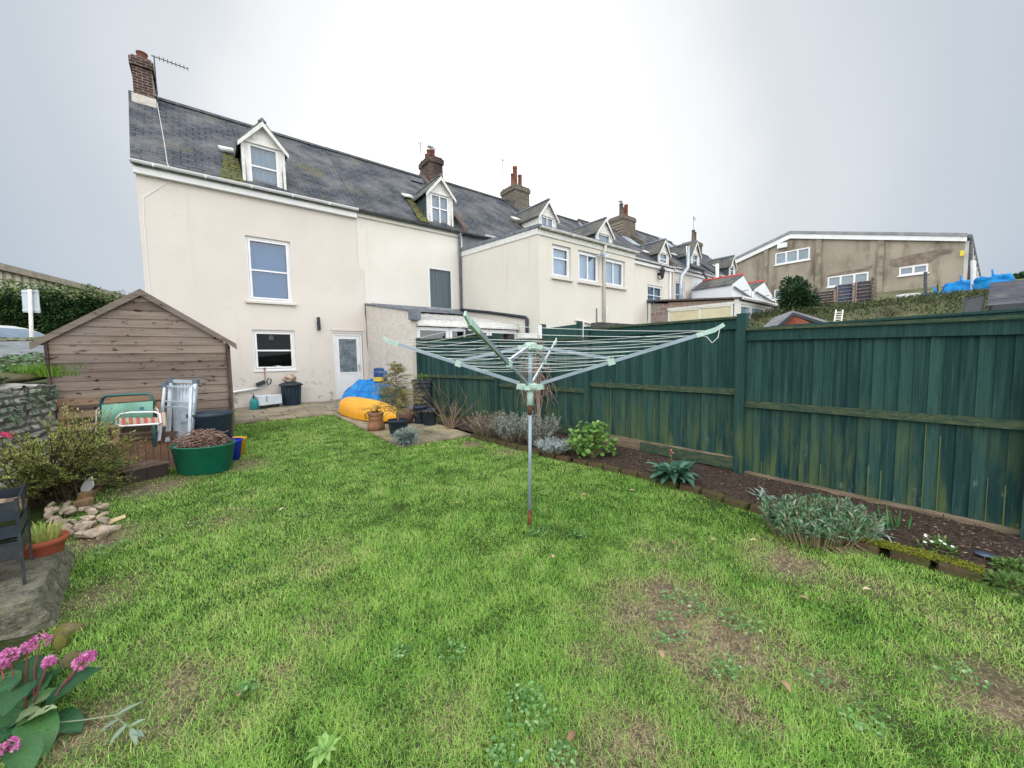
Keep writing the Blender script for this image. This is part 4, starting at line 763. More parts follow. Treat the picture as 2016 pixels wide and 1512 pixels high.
mb = MB(); mb.box(H(3.5, 6.05, 1), H(3.55, 5.98, 2.35)); mb.box(H(5.12, 6.05, 1), H(5.17, 5.98, 2.5)); mb.build('edging', MT['white'], gt)
mb = MB(); mb.box(H(5.64, 6.2, 0), H(9.2, 5.9, 2.5)); mb.v = [v+Vector((0, 0, .05*mnoise.noise(v*3))) for v in mb.v]; o = mb.build('stone_wall', M('dark mossy stone', c8(92, 90, 88), c8(70, 70, 70), 6, .95, .2, bmp=.8, bs=12), None); tag(o, 'dark stone garden wall in front of the flat-roofed extension', 'wall')
mb = MB(); mb.box(H(3.0, 6.0, .2), H(3.36, 5.8, 2.02)); mb.box(H(2.97, 6.03, 2.02), H(3.4, 5.77, 2.14)); o = mb.build('chimney_box', MT['oldwhite'], None); o.name = 'utility_box'; tag(o, 'white utility box with a dark lid beside the green gate', 'box'); 
# ------------------------------------------------------------------ rotary clothes dryer
P0 = H(-.965, 10.69, gz(10.69)); X0, Y0 = SIDE, FLAT
rd = thing('rotary_clothes_dryer', 'four-armed grey rotary clothes dryer open in the middle of the lawn', 'clothes dryer', P0)
lean = SIDE*.018
def pp(z): return P0+Vector((0, 0, z))+lean*z
ALB = M('greyish blue aluminium', c8(150, 164, 176), c8(134, 150, 162), 6, .4, .5, metal=.25)
mb = MB(); mb.tube([pp(0), pp(1.14)], .0165, 12); mb.tube([pp(1.2), pp(1.64)], .02, 12); mb.build('pole', ALB, rd, smooth=True)
RUST = M('rust', c8(120, 72, 50), c8(72, 50, 44), 14, .9, .2, c3=c8(160, 130, 104), s3=6)
for a, b_ in ((-.05, .16), (1.03, 1.12)): mb = MB(); mb.tube([pp(a), pp(b_)], .0178, 12); mb.build('rusty_sleeve', RUST, rd, smooth=True)
MINT = M('mint plastic', c8(182, 206, 198), c8(164, 190, 182), 9, .6, .3)
mb = MB(); mb.tube([pp(1.12), pp(1.26)], .027, 12); mb.build('collar', MINT, rd, smooth=True)
e1 = (SIDE*.955-FLAT*.298).normalized(); e2 = (-SIDE*.262-FLAT*.965).normalized(); dirs = [e1, e2, -e1, -e2]; RA = 1.47; z0, z1 = 1.285, 1.735
def ap_(d, r): return pp(z0+(z1-z0)*r/RA)+d*r
mb = MB(); mb.lathe([(.06, -.03), (.075, -.01), (.075, .02), (.05, .03)], pp(1.285), 8)
for d in dirs: mb.beam(pp(1.28)+d*.05, pp(1.29)+d*.12, .045, .05)
mb.build('hub', MINT, rd)
mb = MB(); mb.lathe([(.045, -.035), (.06, -.02), (.06, .02), (.03, .035)], pp(1.645), 8)
for d in dirs: mb.beam(pp(1.64)+d*.04, pp(1.63)+d*.11, .04, .04)
mb.build('top_hub', MINT, rd)
for d in dirs:
    mb = MB(); mb.beam(ap_(d, .1), ap_(d, RA-.02), .018, .029); arm = mb.build('arm', ALB, rd)
    mb = MB(); mb.beam(ap_(d, RA-.13), ap_(d, RA), .025, .036); mb.beam(ap_(d, RA), ap_(d, RA+.06)+Vector((0, 0, .02)), .012, .03); mb.build('end_cap', MINT, arm)
    mb = MB(); mb.beam(ap_(d, .67), ap_(d, .725), .03, .055); mb.build('bracket', MINT, arm)
    mb = MB(); mb.beam(pp(1.63)+d*.1, ap_(d, .69)+Vector((0, 0, .03)), .018, .026); mb.build('strut', ALB, rd)
LINE = M('washing line', c8(214, 222, 222), None, 3, .5)
for i in range(9):
    r = .46+i*.118
    mb = MB()
    for k in range(4):
        a, b_ = ap_(dirs[k], r)+Vector((0, 0, .015)), ap_(dirs[(k+1) % 4], r)+Vector((0, 0, .015)); sag = .008+.012*random.random()
        mb.tube([a.lerp(b_, q)-Vector((0, 0, sag*4*q*(1-q))) for q in (0, .25, .5, .75, 1)], .0019, 4, cap=False)
    mb.build('washing_line', LINE, rd)
mb = MB(); tipr = ap_(e1, RA); mb.tube([tipr+e1*.03, tipr+e1*.02-Vector((0, 0, .06)), tipr-e1*.02-Vector((0, 0, .10)), tipr-e1*.06-Vector((0, 0, .05)), tipr-e1*.1-Vector((0, 0, .045))], .003, 4); mb.build('loose_end', LINE, rd)
# ------------------------------------------------------------------ left side: shed, wall, fence, road, car, hedge
def dpt(u, d, z): # point above pixel column u at forward distance d with height z
    p = px(u, 720, d); q = px(u, 700, d); t = (z-p.z)/(q.z-p.z); return p.lerp(q, t)
BR = px(454, 800, 6.6); ang = R(-3.5); ex = Vector((math.cos(ang), math.sin(ang), 0)); ey = Vector((-ex.y, ex.x, 0))
W_ = 2.03; zb = .12; ze = 1.90; zp = 2.63; BRg = Vector((BR.x, BR.y, zb)); BL = BRg-ex*W_
sd = thing('garden_shed', 'weathered brown clapboard shed with its gable end to the lawn', 'shed', BRg-ex*W_/2)
def boardmat(name, a, b_, knot, swz=(1, 1, 1)):
    mt, t, b = base_mat(name, .85, .2); oc = coord(t); f = attr(t); st = coord(t, (.7, .7, 9))
    c = mix(t, f, a, b_); c = mix(t, noise_fac(t, st, 2.6, 6, .4, .7), c, mix(t, .45, c, (.03, .02, .02, 1))); c = mix(t, noise_fac(t, coord(t, (1.2, 1.2, 2.5)), 6.5, 3, .62, .68), c, knot)
    c = mix(t, noise_fac(t, oc, 1.1, 4, .5, .75), c, c8(130, 122, 118)); t.links.new(c, b.inputs['Base Color']); bump(t, b, noise_fac(t, st, 8, 6, .2, .8), .35, .01); return mt
SHM = boardmat('weathered clapboard', c8(146, 131, 119), c8(110, 98, 90), c8(48, 42, 44))
mb = MB(); z = zb; hb = .132; rise = (zp-ze)/(W_/2)
while z < zp-.02:
    zt = min(z+hb, zp); x0 = 0 if z < ze else (z-ze)/rise; x1 = 0 if zt < ze else (zt-ze)/rise
    if x0 < W_/2-.02:
        p = [BL+ex*x0, BL+ex*(W_-x0), BL+ex*(W_-x1), BL+ex*x1]; o1, o2 = -ey*.022, -ey*.008
        a, b_, c, d_ = p[0]+o1, p[1]+o1, p[2]+o2, p[3]+o2
        for q, zz in ((a, z+.004), (b_, z+.004), (c, zt+.004), (d_, zt+.004)): q.z = zz
        mb.add([a, b_, c, d_, a+ey*.02, b_+ey*.02, c+ey*.006, d_+ey*.006], [(0, 1, 2, 3), (0, 4, 5, 1), (3, 2, 6, 7)], random.random())
    z += hb
DP = 2.6
for s in (0, W_): a = BL+ex*s; mb.quad(a, a+ey*DP, a+ey*DP+Vector((0, 0, ze-zb)), a+Vector((0, 0, ze-zb)))
a = BL+ey*DP; mb.add([a, a+ex*W_, a+ex*W_+Vector((0, 0, ze-zb)), a+ex*W_/2+Vector((0, 0, zp-zb)), a+Vector((0, 0, ze-zb))], [(0, 1, 2, 3, 4)]); mb.build('wall', SHM, sd)
mb = MB(); up = Vector((0, 0, 1)); ap = BL+ex*W_/2+up*(zp-zb+.035); ov = .13
for sg in (-1, 1):
    e_ = ap+ex*sg*(W_/2+ov)-up*(rise*(W_/2+ov)); mb.prism([ap-ey*.05, e_-ey*.05, e_+ey*(DP+.06), ap+ey*(DP+.06)], up*.022)
mb.build('roof', M('mineral felt', c8(96, 96, 96), c8(76, 78, 80), 8, .95), sd)
mb = MB()
for sg in (-1, 1):
    e_ = ap+ex*sg*(W_/2+ov+.01)-up*(rise*(W_/2+ov+.01)); mb.prism([ap-ey*.052+up*.026, e_-ey*.052+up*.026, e_-ey*.052-up*.065, ap-ey*.052-up*.075], -ey*.02, .2)
mb.build('bargeboard', boardmat('grey bargeboard', c8(126, 116, 106), c8(112, 104, 98), c8(70, 64, 60)), sd)
TRM = boardmat('dark trim', c8(82, 64, 60), c8(70, 58, 56), c8(40, 36, 36))
for s in (.0, W_): mb = MB(); a = BL+ex*s-ey*.03; mb.beam(a, a+up*(ze-zb-.02), .045, .035, up=ex); mb.build('corner_trim', TRM, sd)
# pallet leaning on the shed
PAL = boardmat('pallet wood', c8(186, 160, 126), c8(152, 124, 98), c8(84, 64, 52)); A = BL-ey*.1+ex*.08
pl = thing('pallet', 'wooden pallet standing on edge against the shed front', 'pallet', A+ex*.6); mb = MB()
for k, z in enumerate((.05, .29, .53, .71, .90)): mb.beam(A+up*z-ey*(.10-.05*z), A+ex*1.12+up*(z+.015)-ey*(.10-.05*z), .02, .10, t=random.random())
mb.build('boards', PAL, pl); mb = MB()
for s in (.06, .56, 1.07): mb.beam(A+ex*s-ey*.02, A+ex*s+up*.93-ey*.0, .1, .09, up=ex, t=random.random())
mb.build('bearer', PAL, pl)
# retaining stone wall along the boundary with a planted bank behind
Wf = dpt(112, 5.15, 0); Wd = Vector((.0, -1, 0)); Wd = (dpt(-60, 3.75, 0)-Wf); Wd.z = 0; Wl = 5.5; Wd.normalize(); Wn = Vector((Wd.y, -Wd.x, 0)); Wn = Wn if Wn.dot(Vector((1, 0, 0))) < 0 else -Wn   # Wn points into the bank
STONE = brickmat('slaty stone wall', c8(206, 204, 196), c8(156, 156, 150), c8(104, 106, 98), .22, .09, 'yz', msize=.02, rough=.95, bmp=1.0, var=c8(170, 166, 158), moss=c8(92, 100, 80), bias=0)
def wz(i): return 1.27-.05*i
sw = thing('stone_wall', 'rough grey stone retaining wall with plants hanging over it', 'wall', Wf); mb = MB()
def wallf(i, j):
    p = Wf-Wd*.3+Wd*Wl*i; z = -.1+(wz(i)+.1)*j; k = .05*mnoise.noise(Vector((p.x*7, p.y*7, z*9)))+.03*mnoise.noise(Vector((p.x*16, p.y*16, z*22)))
    return p+up*z+Wn*(k+.06*j)+up*(.04*mnoise.noise(p*6) if j > .95 else 0)
mb.grid(wallf, 150, 40); mb.grid(lambda i, j: wallf(i, 1)+Wn*(.45*j)+up*(.05*mnoise.noise((Wf+Wd*i*20+Wn*j)*2.0)+.04*j), 150, 8); mb.build('wall', STONE, sw)
Ff = dpt(108, 8.2, 0); Fl = dpt(-140, 8.2, 0); Fl.z = Ff.z = 0; Fd = (Fl-Ff).normalized(); zF0, zF1 = 1.70, 2.07
mb = MB()
def bank(i, j):
    a = Wf-Wd*.4+Wd*5.9*i+Wn*.4; c = Ff+Fd*(6*i)-Fd*3.0*(1-i)-FLAT*.0; p = a.lerp(c, j); p.z = wz(i)+.02+(1.72-wz(i))*j**.9+.06*mnoise.noise(p*1.6); return p
mb.grid(bank, 50, 40); structure(mb.build('bank', M('rough soil', c8(96, 86, 70), c8(92, 104, 66), 2, .95, .1, bmp=.8, bs=9, c3=c8(120, 112, 96), s3=4), smooth=True))
gf = thing('board_fence', 'low silver grey board fence with an ivy-topped wall behind it, beside the road sign', 'fence', Ff); mb = MB()
for k in range(4): z = zF0+.092*k; mb.beam(Ff-Fd*.9+up*(z+.045)-FLAT*.002*k, Ff+Fd*6+up*(z+.045)-FLAT*.002*k, .03, .09, t=random.random())
mb.build('boards', boardmat('silver boards', c8(168, 174, 180), c8(144, 152, 160), c8(110, 112, 116)), gf)
mb = MB()
for k in range(5): a = Ff+Fd*(-.6+1.5*k)+FLAT*.06; mb.beam(a+up*1.4, a+up*2.05, .09, .09, up=Fd)
mb.build('post', WOODG, gf)
cw = MB(); cw.beam(Ff-Fd*1.5+FLAT*.35+up*1.75, Ff+Fd*6+FLAT*.35+up*1.75, .3, .7); cw.v = [v+Vector((0, 0, .03*mnoise.noise(v*4))) for v in cw.v]
for k in range(34): a = Ff-Fd*1.3+Fd*.22*k+FLAT*.33; cw.obox(a+up*2.13+Vector((0, 0, random.uniform(-.015, .015))), Fd*.105, FLAT*.17, up*.03+Fd*random.uniform(-.01, .01))
o = cw.build('coping_wall', M('mossy coping', c8(130, 128, 104), c8(104, 108, 84), 5, .95, .1, bmp=.5, c3=c8(150, 152, 150), s3=3)); o.name = 'roadside_wall'; tag(o, 'low roadside wall with mossy coping stones, behind the silver boards', 'wall')
# road beyond
mb = MB(); a = Ff+FLAT*.55; rdz = 1.30
mb.grid(lambda i, j: (lambda q: Vector((q.x, q.y, rdz)))(H(-4.6-30*i, 2.2-60*j, 0) if False else a+Fd*(.2+45*i)+FLAT*9*j-Fd*0), 20, 4); structure(mb.build('road', M('asphalt', c8(96, 98, 102), c8(80, 82, 86), 8, .9)))
# road sign seen from behind
q = dpt(62, 9.0, 0); sg = thing('road_sign', 'back of a grey rectangular road sign on a post', 'road sign', Vector((q.x, q.y, rdz)))
mb = MB(); mb.tube([dpt(65, 9.0, rdz-.1), dpt(59, 9.0, 3.3)], .033, 10); mb.build('post', MT['oldwhite'], sg, smooth=True)
a, b_, c, d_ = px(43, 570.5, 9.06), px(76, 571, 9.06), px(80, 616, 9.06), px(46.5, 615, 9.06); mb = MB(); mb.prism([a, b_, c, d_], FLAT*-.012); pn = mb.build('plate', M('sign back', c8(186, 198, 206), c8(176, 188, 196), 3, .5, .4), sg)
mb = MB(); mb.beam(a.lerp(d_, .09)+FLAT*.02, b_.lerp(c, .09)+FLAT*.02, .03, .03); mb.beam(a.lerp(d_, .91)+FLAT*.02, b_.lerp(c, .91)+FLAT*.02, .03, .03); mb.v = [v-FLAT*.03 for v in mb.v]; mb.build('rail', MT['alu'], pn)
# car
cx = dpt(-10, 10.9, rdz); car = thing('parked_car', 'white hatchback parked on the road behind the road sign', 'car', cx); f_ = SIDE*1.0; l2 = FLAT
def cp(x, y, z): return cx+f_*x+l2*y+up*z
prof = [(-2.0, .35), (-2.05, .7), (-1.95, .95), (-.1+.95, 1.0), (1.3, .96), (1.85, .82), (2.0, .6), (1.95, .32)]
mb = MB(); mb.prism([cp(x-.0, -.85, z) for x, z in prof], l2*1.7); WP = M('white car paint', c8(226, 230, 234), None, 3, .25, .6); mb.build('body', WP, car, bevel=.06)
cab = [(-1.9, .96), (-1.55, 1.3), (-.9, 1.42), (-.2, 1.43), (.3, 1.33), (1.0, .98)]; mb = MB()
lo = [cp(x, -.80, z) for x, z in cab]; hi = [cp(x, .80, z) for x, z in cab]; n = len(cab); t_in = lambda p, z: p
for i in range(n-1): mb.quad(lo[i]+l2*(.12 if i > 0 else 0), lo[i+1]+l2*(.12 if i < n-2 else 0), hi[i+1]-l2*(.12 if i < n-2 else 0), hi[i]-l2*(.12 if i > 0 else 0))
for sgn, row in ((1, lo), (-1, hi)):
    r2 = [p+l2*sgn*(.12 if 0 < i < n-1 else 0) for i, p in enumerate(row)]; mb.add(r2, [tuple(range(n))])
mb.build('roof', WP, car, smooth=False); mb = MB()
gl_ = [(-1.7, 1.0), (-1.42, 1.24), (-.9, 1.34), (-.22, 1.35), (.2, 1.27), (.78, 1.0)]
for sgn, y in ((1, -.80), (-1, .80)): mb.add([cp(x, y+sgn*(.12*(z-.98)/.45)-sgn*.012, z) for x, z in gl_], [tuple(range(6))])
mb.add([cp(.36, -.6, 1.30), cp(.98, -.72, 1.0), cp(.98, .72, 1.0), cp(.36, .6, 1.30)], [(0, 1, 2, 3)]); mb.v[-4:] = [v+up*.02+f_*.02 for v in mb.v[-4:]]; mb.build('window', M('car glass', c8(84, 110, 132), c8(100, 124, 146), 2, .08, .8), car)
mb = MB()
for x in (-.55, -.2): mb.beam(cp(x-.12, -.77, 1.30), cp(x+.04, -.83, 1.0), .02, .05)
mb.build('pillar', WP, car); mb = MB(); mb.blob(cp(.62, -.95, 1.03), (.13, .09, .08), 2, .05); mb.build('mirror', WP, car, smooth=True)
for x, y in ((-1.3, -.86), (1.3, -.86), (-1.3, .86), (1.3, .86)):
    mb = MB(); mb.tube([cp(x, y-.1, .31), cp(x, y+.1, .31)], .31, 18); wh_ = mb.build('wheel', MT['black'], car); mb = MB(); mb.tube([cp(x, y-.11, .31), cp(x, y+.11, .31)], .19, 12); mb.build('rim', MT['alu'], wh_)
for y in (-.6, .6): mb = MB(); mb.blob(cp(1.85, y, .72), (.12, .2, .09), 2, 0); mb.build('headlight', MT['glass'], car)
# hedge
h0, h1_ = dpt(-120, 13, rdz), dpt(262, 16, rdz); hd = (h1_-h0).normalized(); hl = (h1_-h0).length; hn = Vector((hd.y, -hd.x, 0)); hn = hn if hn.dot(FLAT) < 0 else -hn
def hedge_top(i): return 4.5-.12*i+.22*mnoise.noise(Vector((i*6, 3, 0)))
he = thing('hedge', 'tall dense green hedge along the far side of the road', 'hedge', (h0+h1_)/2); mb = MB()
mb.grid(lambda i, j: h0+hd*hl*i+up*(-.2+(hedge_top(i)-.12-rdz)*min(1, j*1.6))-hn*(.1+max(0, j-.6)*3)+hn*.12*mnoise.noise(Vector((i*30, j*8, 1))), 60, 12); mb.build('branches', M('dark hedge inside', c8(20, 32, 22), c8(30, 44, 28), 5, .9), he)  # solid dark core sheet, added inside the hedge to block light
mb = MB()
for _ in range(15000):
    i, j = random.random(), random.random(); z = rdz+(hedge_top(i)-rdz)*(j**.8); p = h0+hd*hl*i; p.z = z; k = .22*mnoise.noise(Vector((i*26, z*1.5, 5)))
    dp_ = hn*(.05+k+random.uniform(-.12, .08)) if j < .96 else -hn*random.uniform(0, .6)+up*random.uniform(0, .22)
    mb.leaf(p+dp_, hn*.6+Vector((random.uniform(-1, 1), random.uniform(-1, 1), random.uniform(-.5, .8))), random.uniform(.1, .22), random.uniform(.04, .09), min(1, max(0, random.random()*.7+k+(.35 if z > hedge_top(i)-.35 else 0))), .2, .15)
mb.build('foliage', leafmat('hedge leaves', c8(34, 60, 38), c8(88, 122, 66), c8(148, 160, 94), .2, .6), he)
# far white building with a ribbed face
q0, q1 = px(-160, 472, 17), px(255, 582, 31); q0.z = q1.z = (px(0, 516, 20).z); bl = thing('far_building', 'long cream ribbed building rising behind the hedge', 'building', Vector((q0.x, q0.y, rdz)))
d_ = (q1-q0); d_.z = 0; ln = d_.length; d_.normalize(); nb_ = Vector((d_.y, -d_.x, 0)); nb_ = nb_ if nb_.dot(SIDE) < 0 else -nb_
mb = MB(); mb.prism([Vector((q0.x, q0.y, rdz)), Vector((q1.x, q1.y, rdz)), q1-up*.3, q0-up*.3], nb_*8); mb.build('wall', M('pale cladding', c8(222, 214, 192), c8(226, 220, 202), 3), bl); mb = MB()
for k in range(int(ln/.55)): a = q0+d_*.55*k-nb_*.05; mb.beam(Vector((a.x, a.y, 3)), a-up*.32, .09, .1, up=d_)
mb.build('ribs', M('shadow rib', c8(150, 146, 136), None), bl); mb = MB(); mb.beam(q0-up*.15-nb_*.1, q1-up*.15-nb_*.1, .3, .3); mb.prism([q0-nb_*.2, q1-nb_*.2, q1+nb_*8, q0+nb_*8], up*.06); mb.build('roof', M('tan roof edge', c8(150, 140, 124), c8(120, 116, 110), 3), bl)  # ribs one even grey, darker than the cladding
mb = MB(); a, b_ = q0.lerp(q1, .40), q0.lerp(q1, .52); mb.beam(a-up*.9-nb_*.2, b_-up*.9-nb_*.2, .2, .15); mb.build('canopy', MT['black'], bl)
# ------------------------------------------------------------------ plants on the bank
LF_gr = leafmat('fresh leaves', c8(58, 88, 44), c8(118, 156, 78), c8(160, 176, 120), .3, .5)
LF_ivy = leafmat('ivy leaves', c8(58, 84, 58), c8(112, 142, 104), c8(184, 192, 166), .15, .5)
mb = MB()
for _ in range(4200):
    i, j = random.random(), random.random(); p = bank(i, j)
    if mnoise.noise(p*1.3) < -.15: continue
    mb.leaf(p, Vector((random.uniform(-1, 1), random.uniform(-1, 1), random.uniform(.1, .9))), random.uniform(.06, .15), random.uniform(.04, .09), random.random(), .2, .2)
o = mb.build('bank_plants', LF_ivy); o['kind'] = 'stuff'
mb = MB()
for _ in range(420):
    i = random.uniform(.0, .55); j = random.uniform(.05, 1) if random.random() < .5 else random.uniform(.7, 1); p = wallf(i, j)-Wn*random.uniform(.0, .08)
    if mnoise.noise(p*3.1) < -.05: continue
    mb.leaf(p, -Wn*.6+Vector((random.uniform(-.8, .8), random.uniform(-.8, .8), random.uniform(-1, .4))), random.uniform(.04, .09), random.uniform(.03, .055), random.random(), .15, .2)
mb.build('creeper', LF_ivy, sw)
def grass_tuft(mb, c, n, h, sp, w_=.006, tr=(0, 1), lean=.5):
    for _ in range(n):
        a = random.uniform(0, 6.28); r = sp*math.sqrt(random.random()); p = c+Vector((math.cos(a)*r, math.sin(a)*r, 0)); d = Vector((math.cos(a)*lean*random.random(), math.sin(a)*lean*random.random(), 1)).normalized(); hh = h*random.uniform(.5, 1.1); x = Vector((-math.sin(a), math.cos(a), 0))*w_
        m_ = p+d*hh*.6; tp = p+d*hh+Vector((math.cos(a), math.sin(a), -.3))*hh*.25*random.random(); mb.add([p-x, p+x, m_+x*.8, m_-x*.8, tp], [(0, 1, 2, 3), (3, 2, 4)], random.uniform(*tr))
GR = leafmat('grass', c8(66, 110, 34), c8(132, 172, 62), c8(206, 200, 130), .3, .55)
o = MB(); c = bank(.06, .25)
for k in range(7): grass_tuft(o, c+Vector((random.uniform(-.35, .3), random.uniform(-.4, .2), -.03)), 90, .22, .16, .006, (.3, .75))
tag(o.build('grass_clump', GR), 'bright green grass clump on the bank beside the shed', 'plant')
# ------------------------------------------------------------------ things in front of the shed
def gbase(u, v): return gp(u, v)
def dirn(a, b_): d = (b_-a); d.z = 0; return d.normalized()
# black tub bin
c = gbase(421, 908); bn = thing('black_trug', 'big round black plastic tub with a handle beside the shed corner', 'tub', c); mb = MB(); rr = 36.5/757*(c-CAM).dot(FLAT)
hbn = 0; zt = px(421, 811, (c-CAM).dot(FLAT)).z-c.z
mb.lathe([(rr*.78, 0), (rr*.82, .02), (rr*.96, zt-.06), (rr*1.02, zt-.05), (rr*1.02, zt), (rr*.95, zt), (rr*.9, zt-.08), (rr*.76, .06), (0, .06)], c, 36); mb.build('body', M('navy black plastic', c8(38, 52, 66), c8(48, 62, 76), 4, .5, .4), bn, smooth=True)
mb = MB(); q = c-SIDE*rr*.93+up*(zt-.12)-FLAT*.1; mb.tube([q, q-SIDE*.02-FLAT*.1+up*.0, q+SIDE*.07-FLAT*.17+up*.02, q+SIDE*.16-FLAT*.16+up*.04], .009, 6); mb.build('handle', MT['alu'], bn)
# folded aluminium platform
A_ = gbase(352, 905); dA = (A_-CAM).dot(FLAT)-.02
al = thing('folding_platform', 'folded aluminium work platform leaning upright against the shed', 'work platform', A_)
def L2(u, v, d): return px(u, v, d)
mb = MB(); tl, tr2, br_, bl_ = L2(337, 750, 5.5), L2(386, 752, 5.5), L2(376, 850, 5.25), L2(345, 878, 5.2)
mb.beam(tl, L2(330, 870, 5.2), .05, .025, up=FLAT); mb.beam(tr2, br_, .05, .03, up=FLAT); mb.beam(br_, L2(368, 915, 5.1), .05, .03, up=FLAT); mb.beam(tl, tr2, .045, .03, up=FLAT); mb.build('rear_frame', MT['alu'], al)
mb = MB()
for k in range(7):
    a, b_ = tl.lerp(tr2, (k+.5)/7)+FLAT*.03, L2(340, 872, 5.25).lerp(L2(372, 872, 5.25), (k+.5)/7)+FLAT*.03; mb.beam(a-up*.04, b_, .043, .02, up=FLAT)
mb.build('deck', MT['alu'], al); mb = MB(); a, b_, c_, d_ = L2(325, 758, 5.4), L2(377, 761, 5.4), L2(372, 868, 5.1), L2(313, 868, 5.1)
mb.beam(a, d_, .035, .022, up=FLAT); mb.beam(b_, c_, .04, .022, up=FLAT)
for q in (0.02, .30, .40): mb.beam(a.lerp(d_, q), b_.lerp(c_, q), .024, .02, up=FLAT)
mb.build('front_frame', MT['alu'], al, bevel=.003); HNG = M('grey hinge', c8(92, 104, 116), None, 3, .5)
for q in (tl, tr2, a, br_): mb = MB(); mb.obox(q, SIDE*.035, FLAT*.025, up*.035); mb.build('hinge', HNG, al)
# planter crate, trough, lounger, chair
a, b_ = gbase(246, 925), gbase(350, 921); ct_ = thing('wooden_planter', 'low planter of upright brown boards behind the dark trough', 'planter', (a+b_)/2); d_ = dirn(a, b_); nn = Vector((-d_.y, d_.x, 0)); nn = nn if nn.dot(FLAT) > 0 else -nn; hC = .44; ln = (b_-a).length
WD = boardmat('brown planter wood', c8(160, 128, 106), c8(140, 108, 90), c8(90, 66, 54)); mb = MB()
for k in range(7): p = a+d_*(ln*(k+.5)/7); mb.obox(p+up*(hC/2), d_*(ln/14-.004), nn*.012, up*(hC/2), random.random())
for k in range(7): p = a+nn*.5+d_*(ln*(k+.5)/7); mb.obox(p+up*(hC/2), d_*(ln/14-.004), nn*.012, up*(hC/2), random.random())
for p in (a, b_): mb.obox(p+nn*.25+up*(hC/2), d_*.012, nn*.235, up*(hC/2))
mb.build('boards', WD, ct_); mb = MB(); mb.beam(a-nn*.025+up*(hC+.01), b_-nn*.025+up*(hC+.04), .03, .085, t=.2); mb.beam(a+nn*.5+up*(hC+.01), b_+nn*.5+up*(hC+.02), .03, .08, t=.2); mb.beam(a+up*(hC+.056), b_+up*(hC+.06), .1, .02, t=.3); mb.build('rim', boardmat('grey brown rim', c8(112, 92, 80), c8(98, 82, 72), c8(60, 50, 46)), ct_); mb = MB(); mb.box(a+up*.1, a+up*.11) ; mb = MB(); mb.prism([a+up*.36, b_+up*.36, b_+nn*.5+up*.36, a+nn*.5+up*.36], up*.02); mb.build('soil', M('soil', c8(70, 58, 50), c8(92, 80, 70), 12, .95, .1, bmp=.8), ct_)
a, b_ = gbase(247, 957), gbase(334, 936); tg = thing('feed_trough', 'dark brown lidded plastic box on the soil in front of the planter', 'box', (a+b_)/2); d_ = dirn(a, b_); nn = Vector((-d_.y, d_.x, 0)); nn = nn if nn.dot(FLAT) > 0 else -nn; ln = (b_-a).length
BRN = M('dark brown plastic', c8(62, 52, 50), c8(50, 44, 44), 5, .6, .3); mb = MB(); hT = .165; q = [a, b_, b_+nn*.28, a+nn*.28]; c_ = sum(q, Vector())/4; lo = [c_+(p-c_)*.94 for p in q]; hi = [p+up*hT for p in q]
mb.add(lo+hi, [(0, 1, 5, 4), (1, 2, 6, 5), (2, 3, 7, 6), (3, 0, 4, 7), (3, 2, 1, 0), (4, 5, 6, 7)])
for k in (.04, .5, .96): p = a.lerp(b_, k)-nn*.004; mb.beam(p+up*.01, p+up*(hT-.01), .016, .016, up=d_)
mb.build('body', BRN, tg, bevel=.006); mb = MB(); mb.obox(c_+up*(hT+.012), d_*(ln/2+.012), nn*.152, up*.014); mb.obox(c_+up*(hT+.034), d_*(ln/2-.06), nn*.1, up*.012); mb.build('lid', M('dusty lid', c8(112, 92, 82), c8(84, 72, 66), 6, .8), tg, bevel=.006)
a = gbase(216, 941)+up*.06; o = MB(); o.tube([a, a+SIDE*.02, a+SIDE*.12+FLAT*.02], [.062, .07, .07], 16); o.tube([a+SIDE*.11+FLAT*.02, a+SIDE*.2+FLAT*.03], .055, 16); tag(o.build('pipe_joint', MT['black'], smooth=True), 'black plastic pipe joint lying at the end of the dark trough', 'pipe')
# green cushioned chair
gc = thing('folding_chair', 'folded green garden chair with padded back against the pallet', 'garden chair', gbase(250, 905)); d = 5.15
mb = MB(); arc = [px(200, 815, d), px(199, 795, d), px(202, 784, d), px(210, 779.5, d), px(250, 777, d), px(290, 775.5, d), px(297, 779, d), px(300, 787, d), px(301, 815, d)]
mb.tube(arc, .018, 8); mb.tube([arc[0], px(203, 880, d-.1)], .016, 8); mb.tube([arc[-1], px(305, 880, d-.1)], .016, 8); mb.build('tube_frame', M('dark green tube', c8(34, 92, 92), c8(28, 80, 82), 4, .4, .5), gc, smooth=True)
mb = MB(); mb.grid(lambda i, j: px(200+101*i, 797-7.5*i+(40+2*i)*j, d-.03-.03*math.sin(math.pi*j)*(1+.3*math.sin(i*9)))+up*(.004*math.sin(i*60)*math.sin(j*9)), 30, 12); b0 = len(mb.v); mb.grid(lambda i, j: px(200+101*i, 797-7.5*i+(40+2*i)*j, d+.02), 30, 12); mb.build('cushion', M('sage green cloth', c8(132, 178, 160), c8(112, 158, 142), 4, .9, .1, bmp=.3, bs=60), gc, smooth=True)
mb = MB(); mb.obox(px(279, 804, d-.065), SIDE*.022, FLAT*.006, up*.02); mb.build('badge', M('grey blue badge', c8(80, 112, 130), None, 3, .5), gc)
mb = MB()
for u in (194, 306): mb.tube([px(u-5, 850, d), px(u-4, 808, d), px(u+1, 803, d), px(u+5, 808, d), px(u+6, 850, d)], .008, 6)
mb.build('armrest', MT['oldwhite'], gc)
lo_ = thing('folding_lounger', 'folded lounger with white tube frame and red striped webbing on the planter', 'garden lounger', gbase(275, 910)); d = 4.95
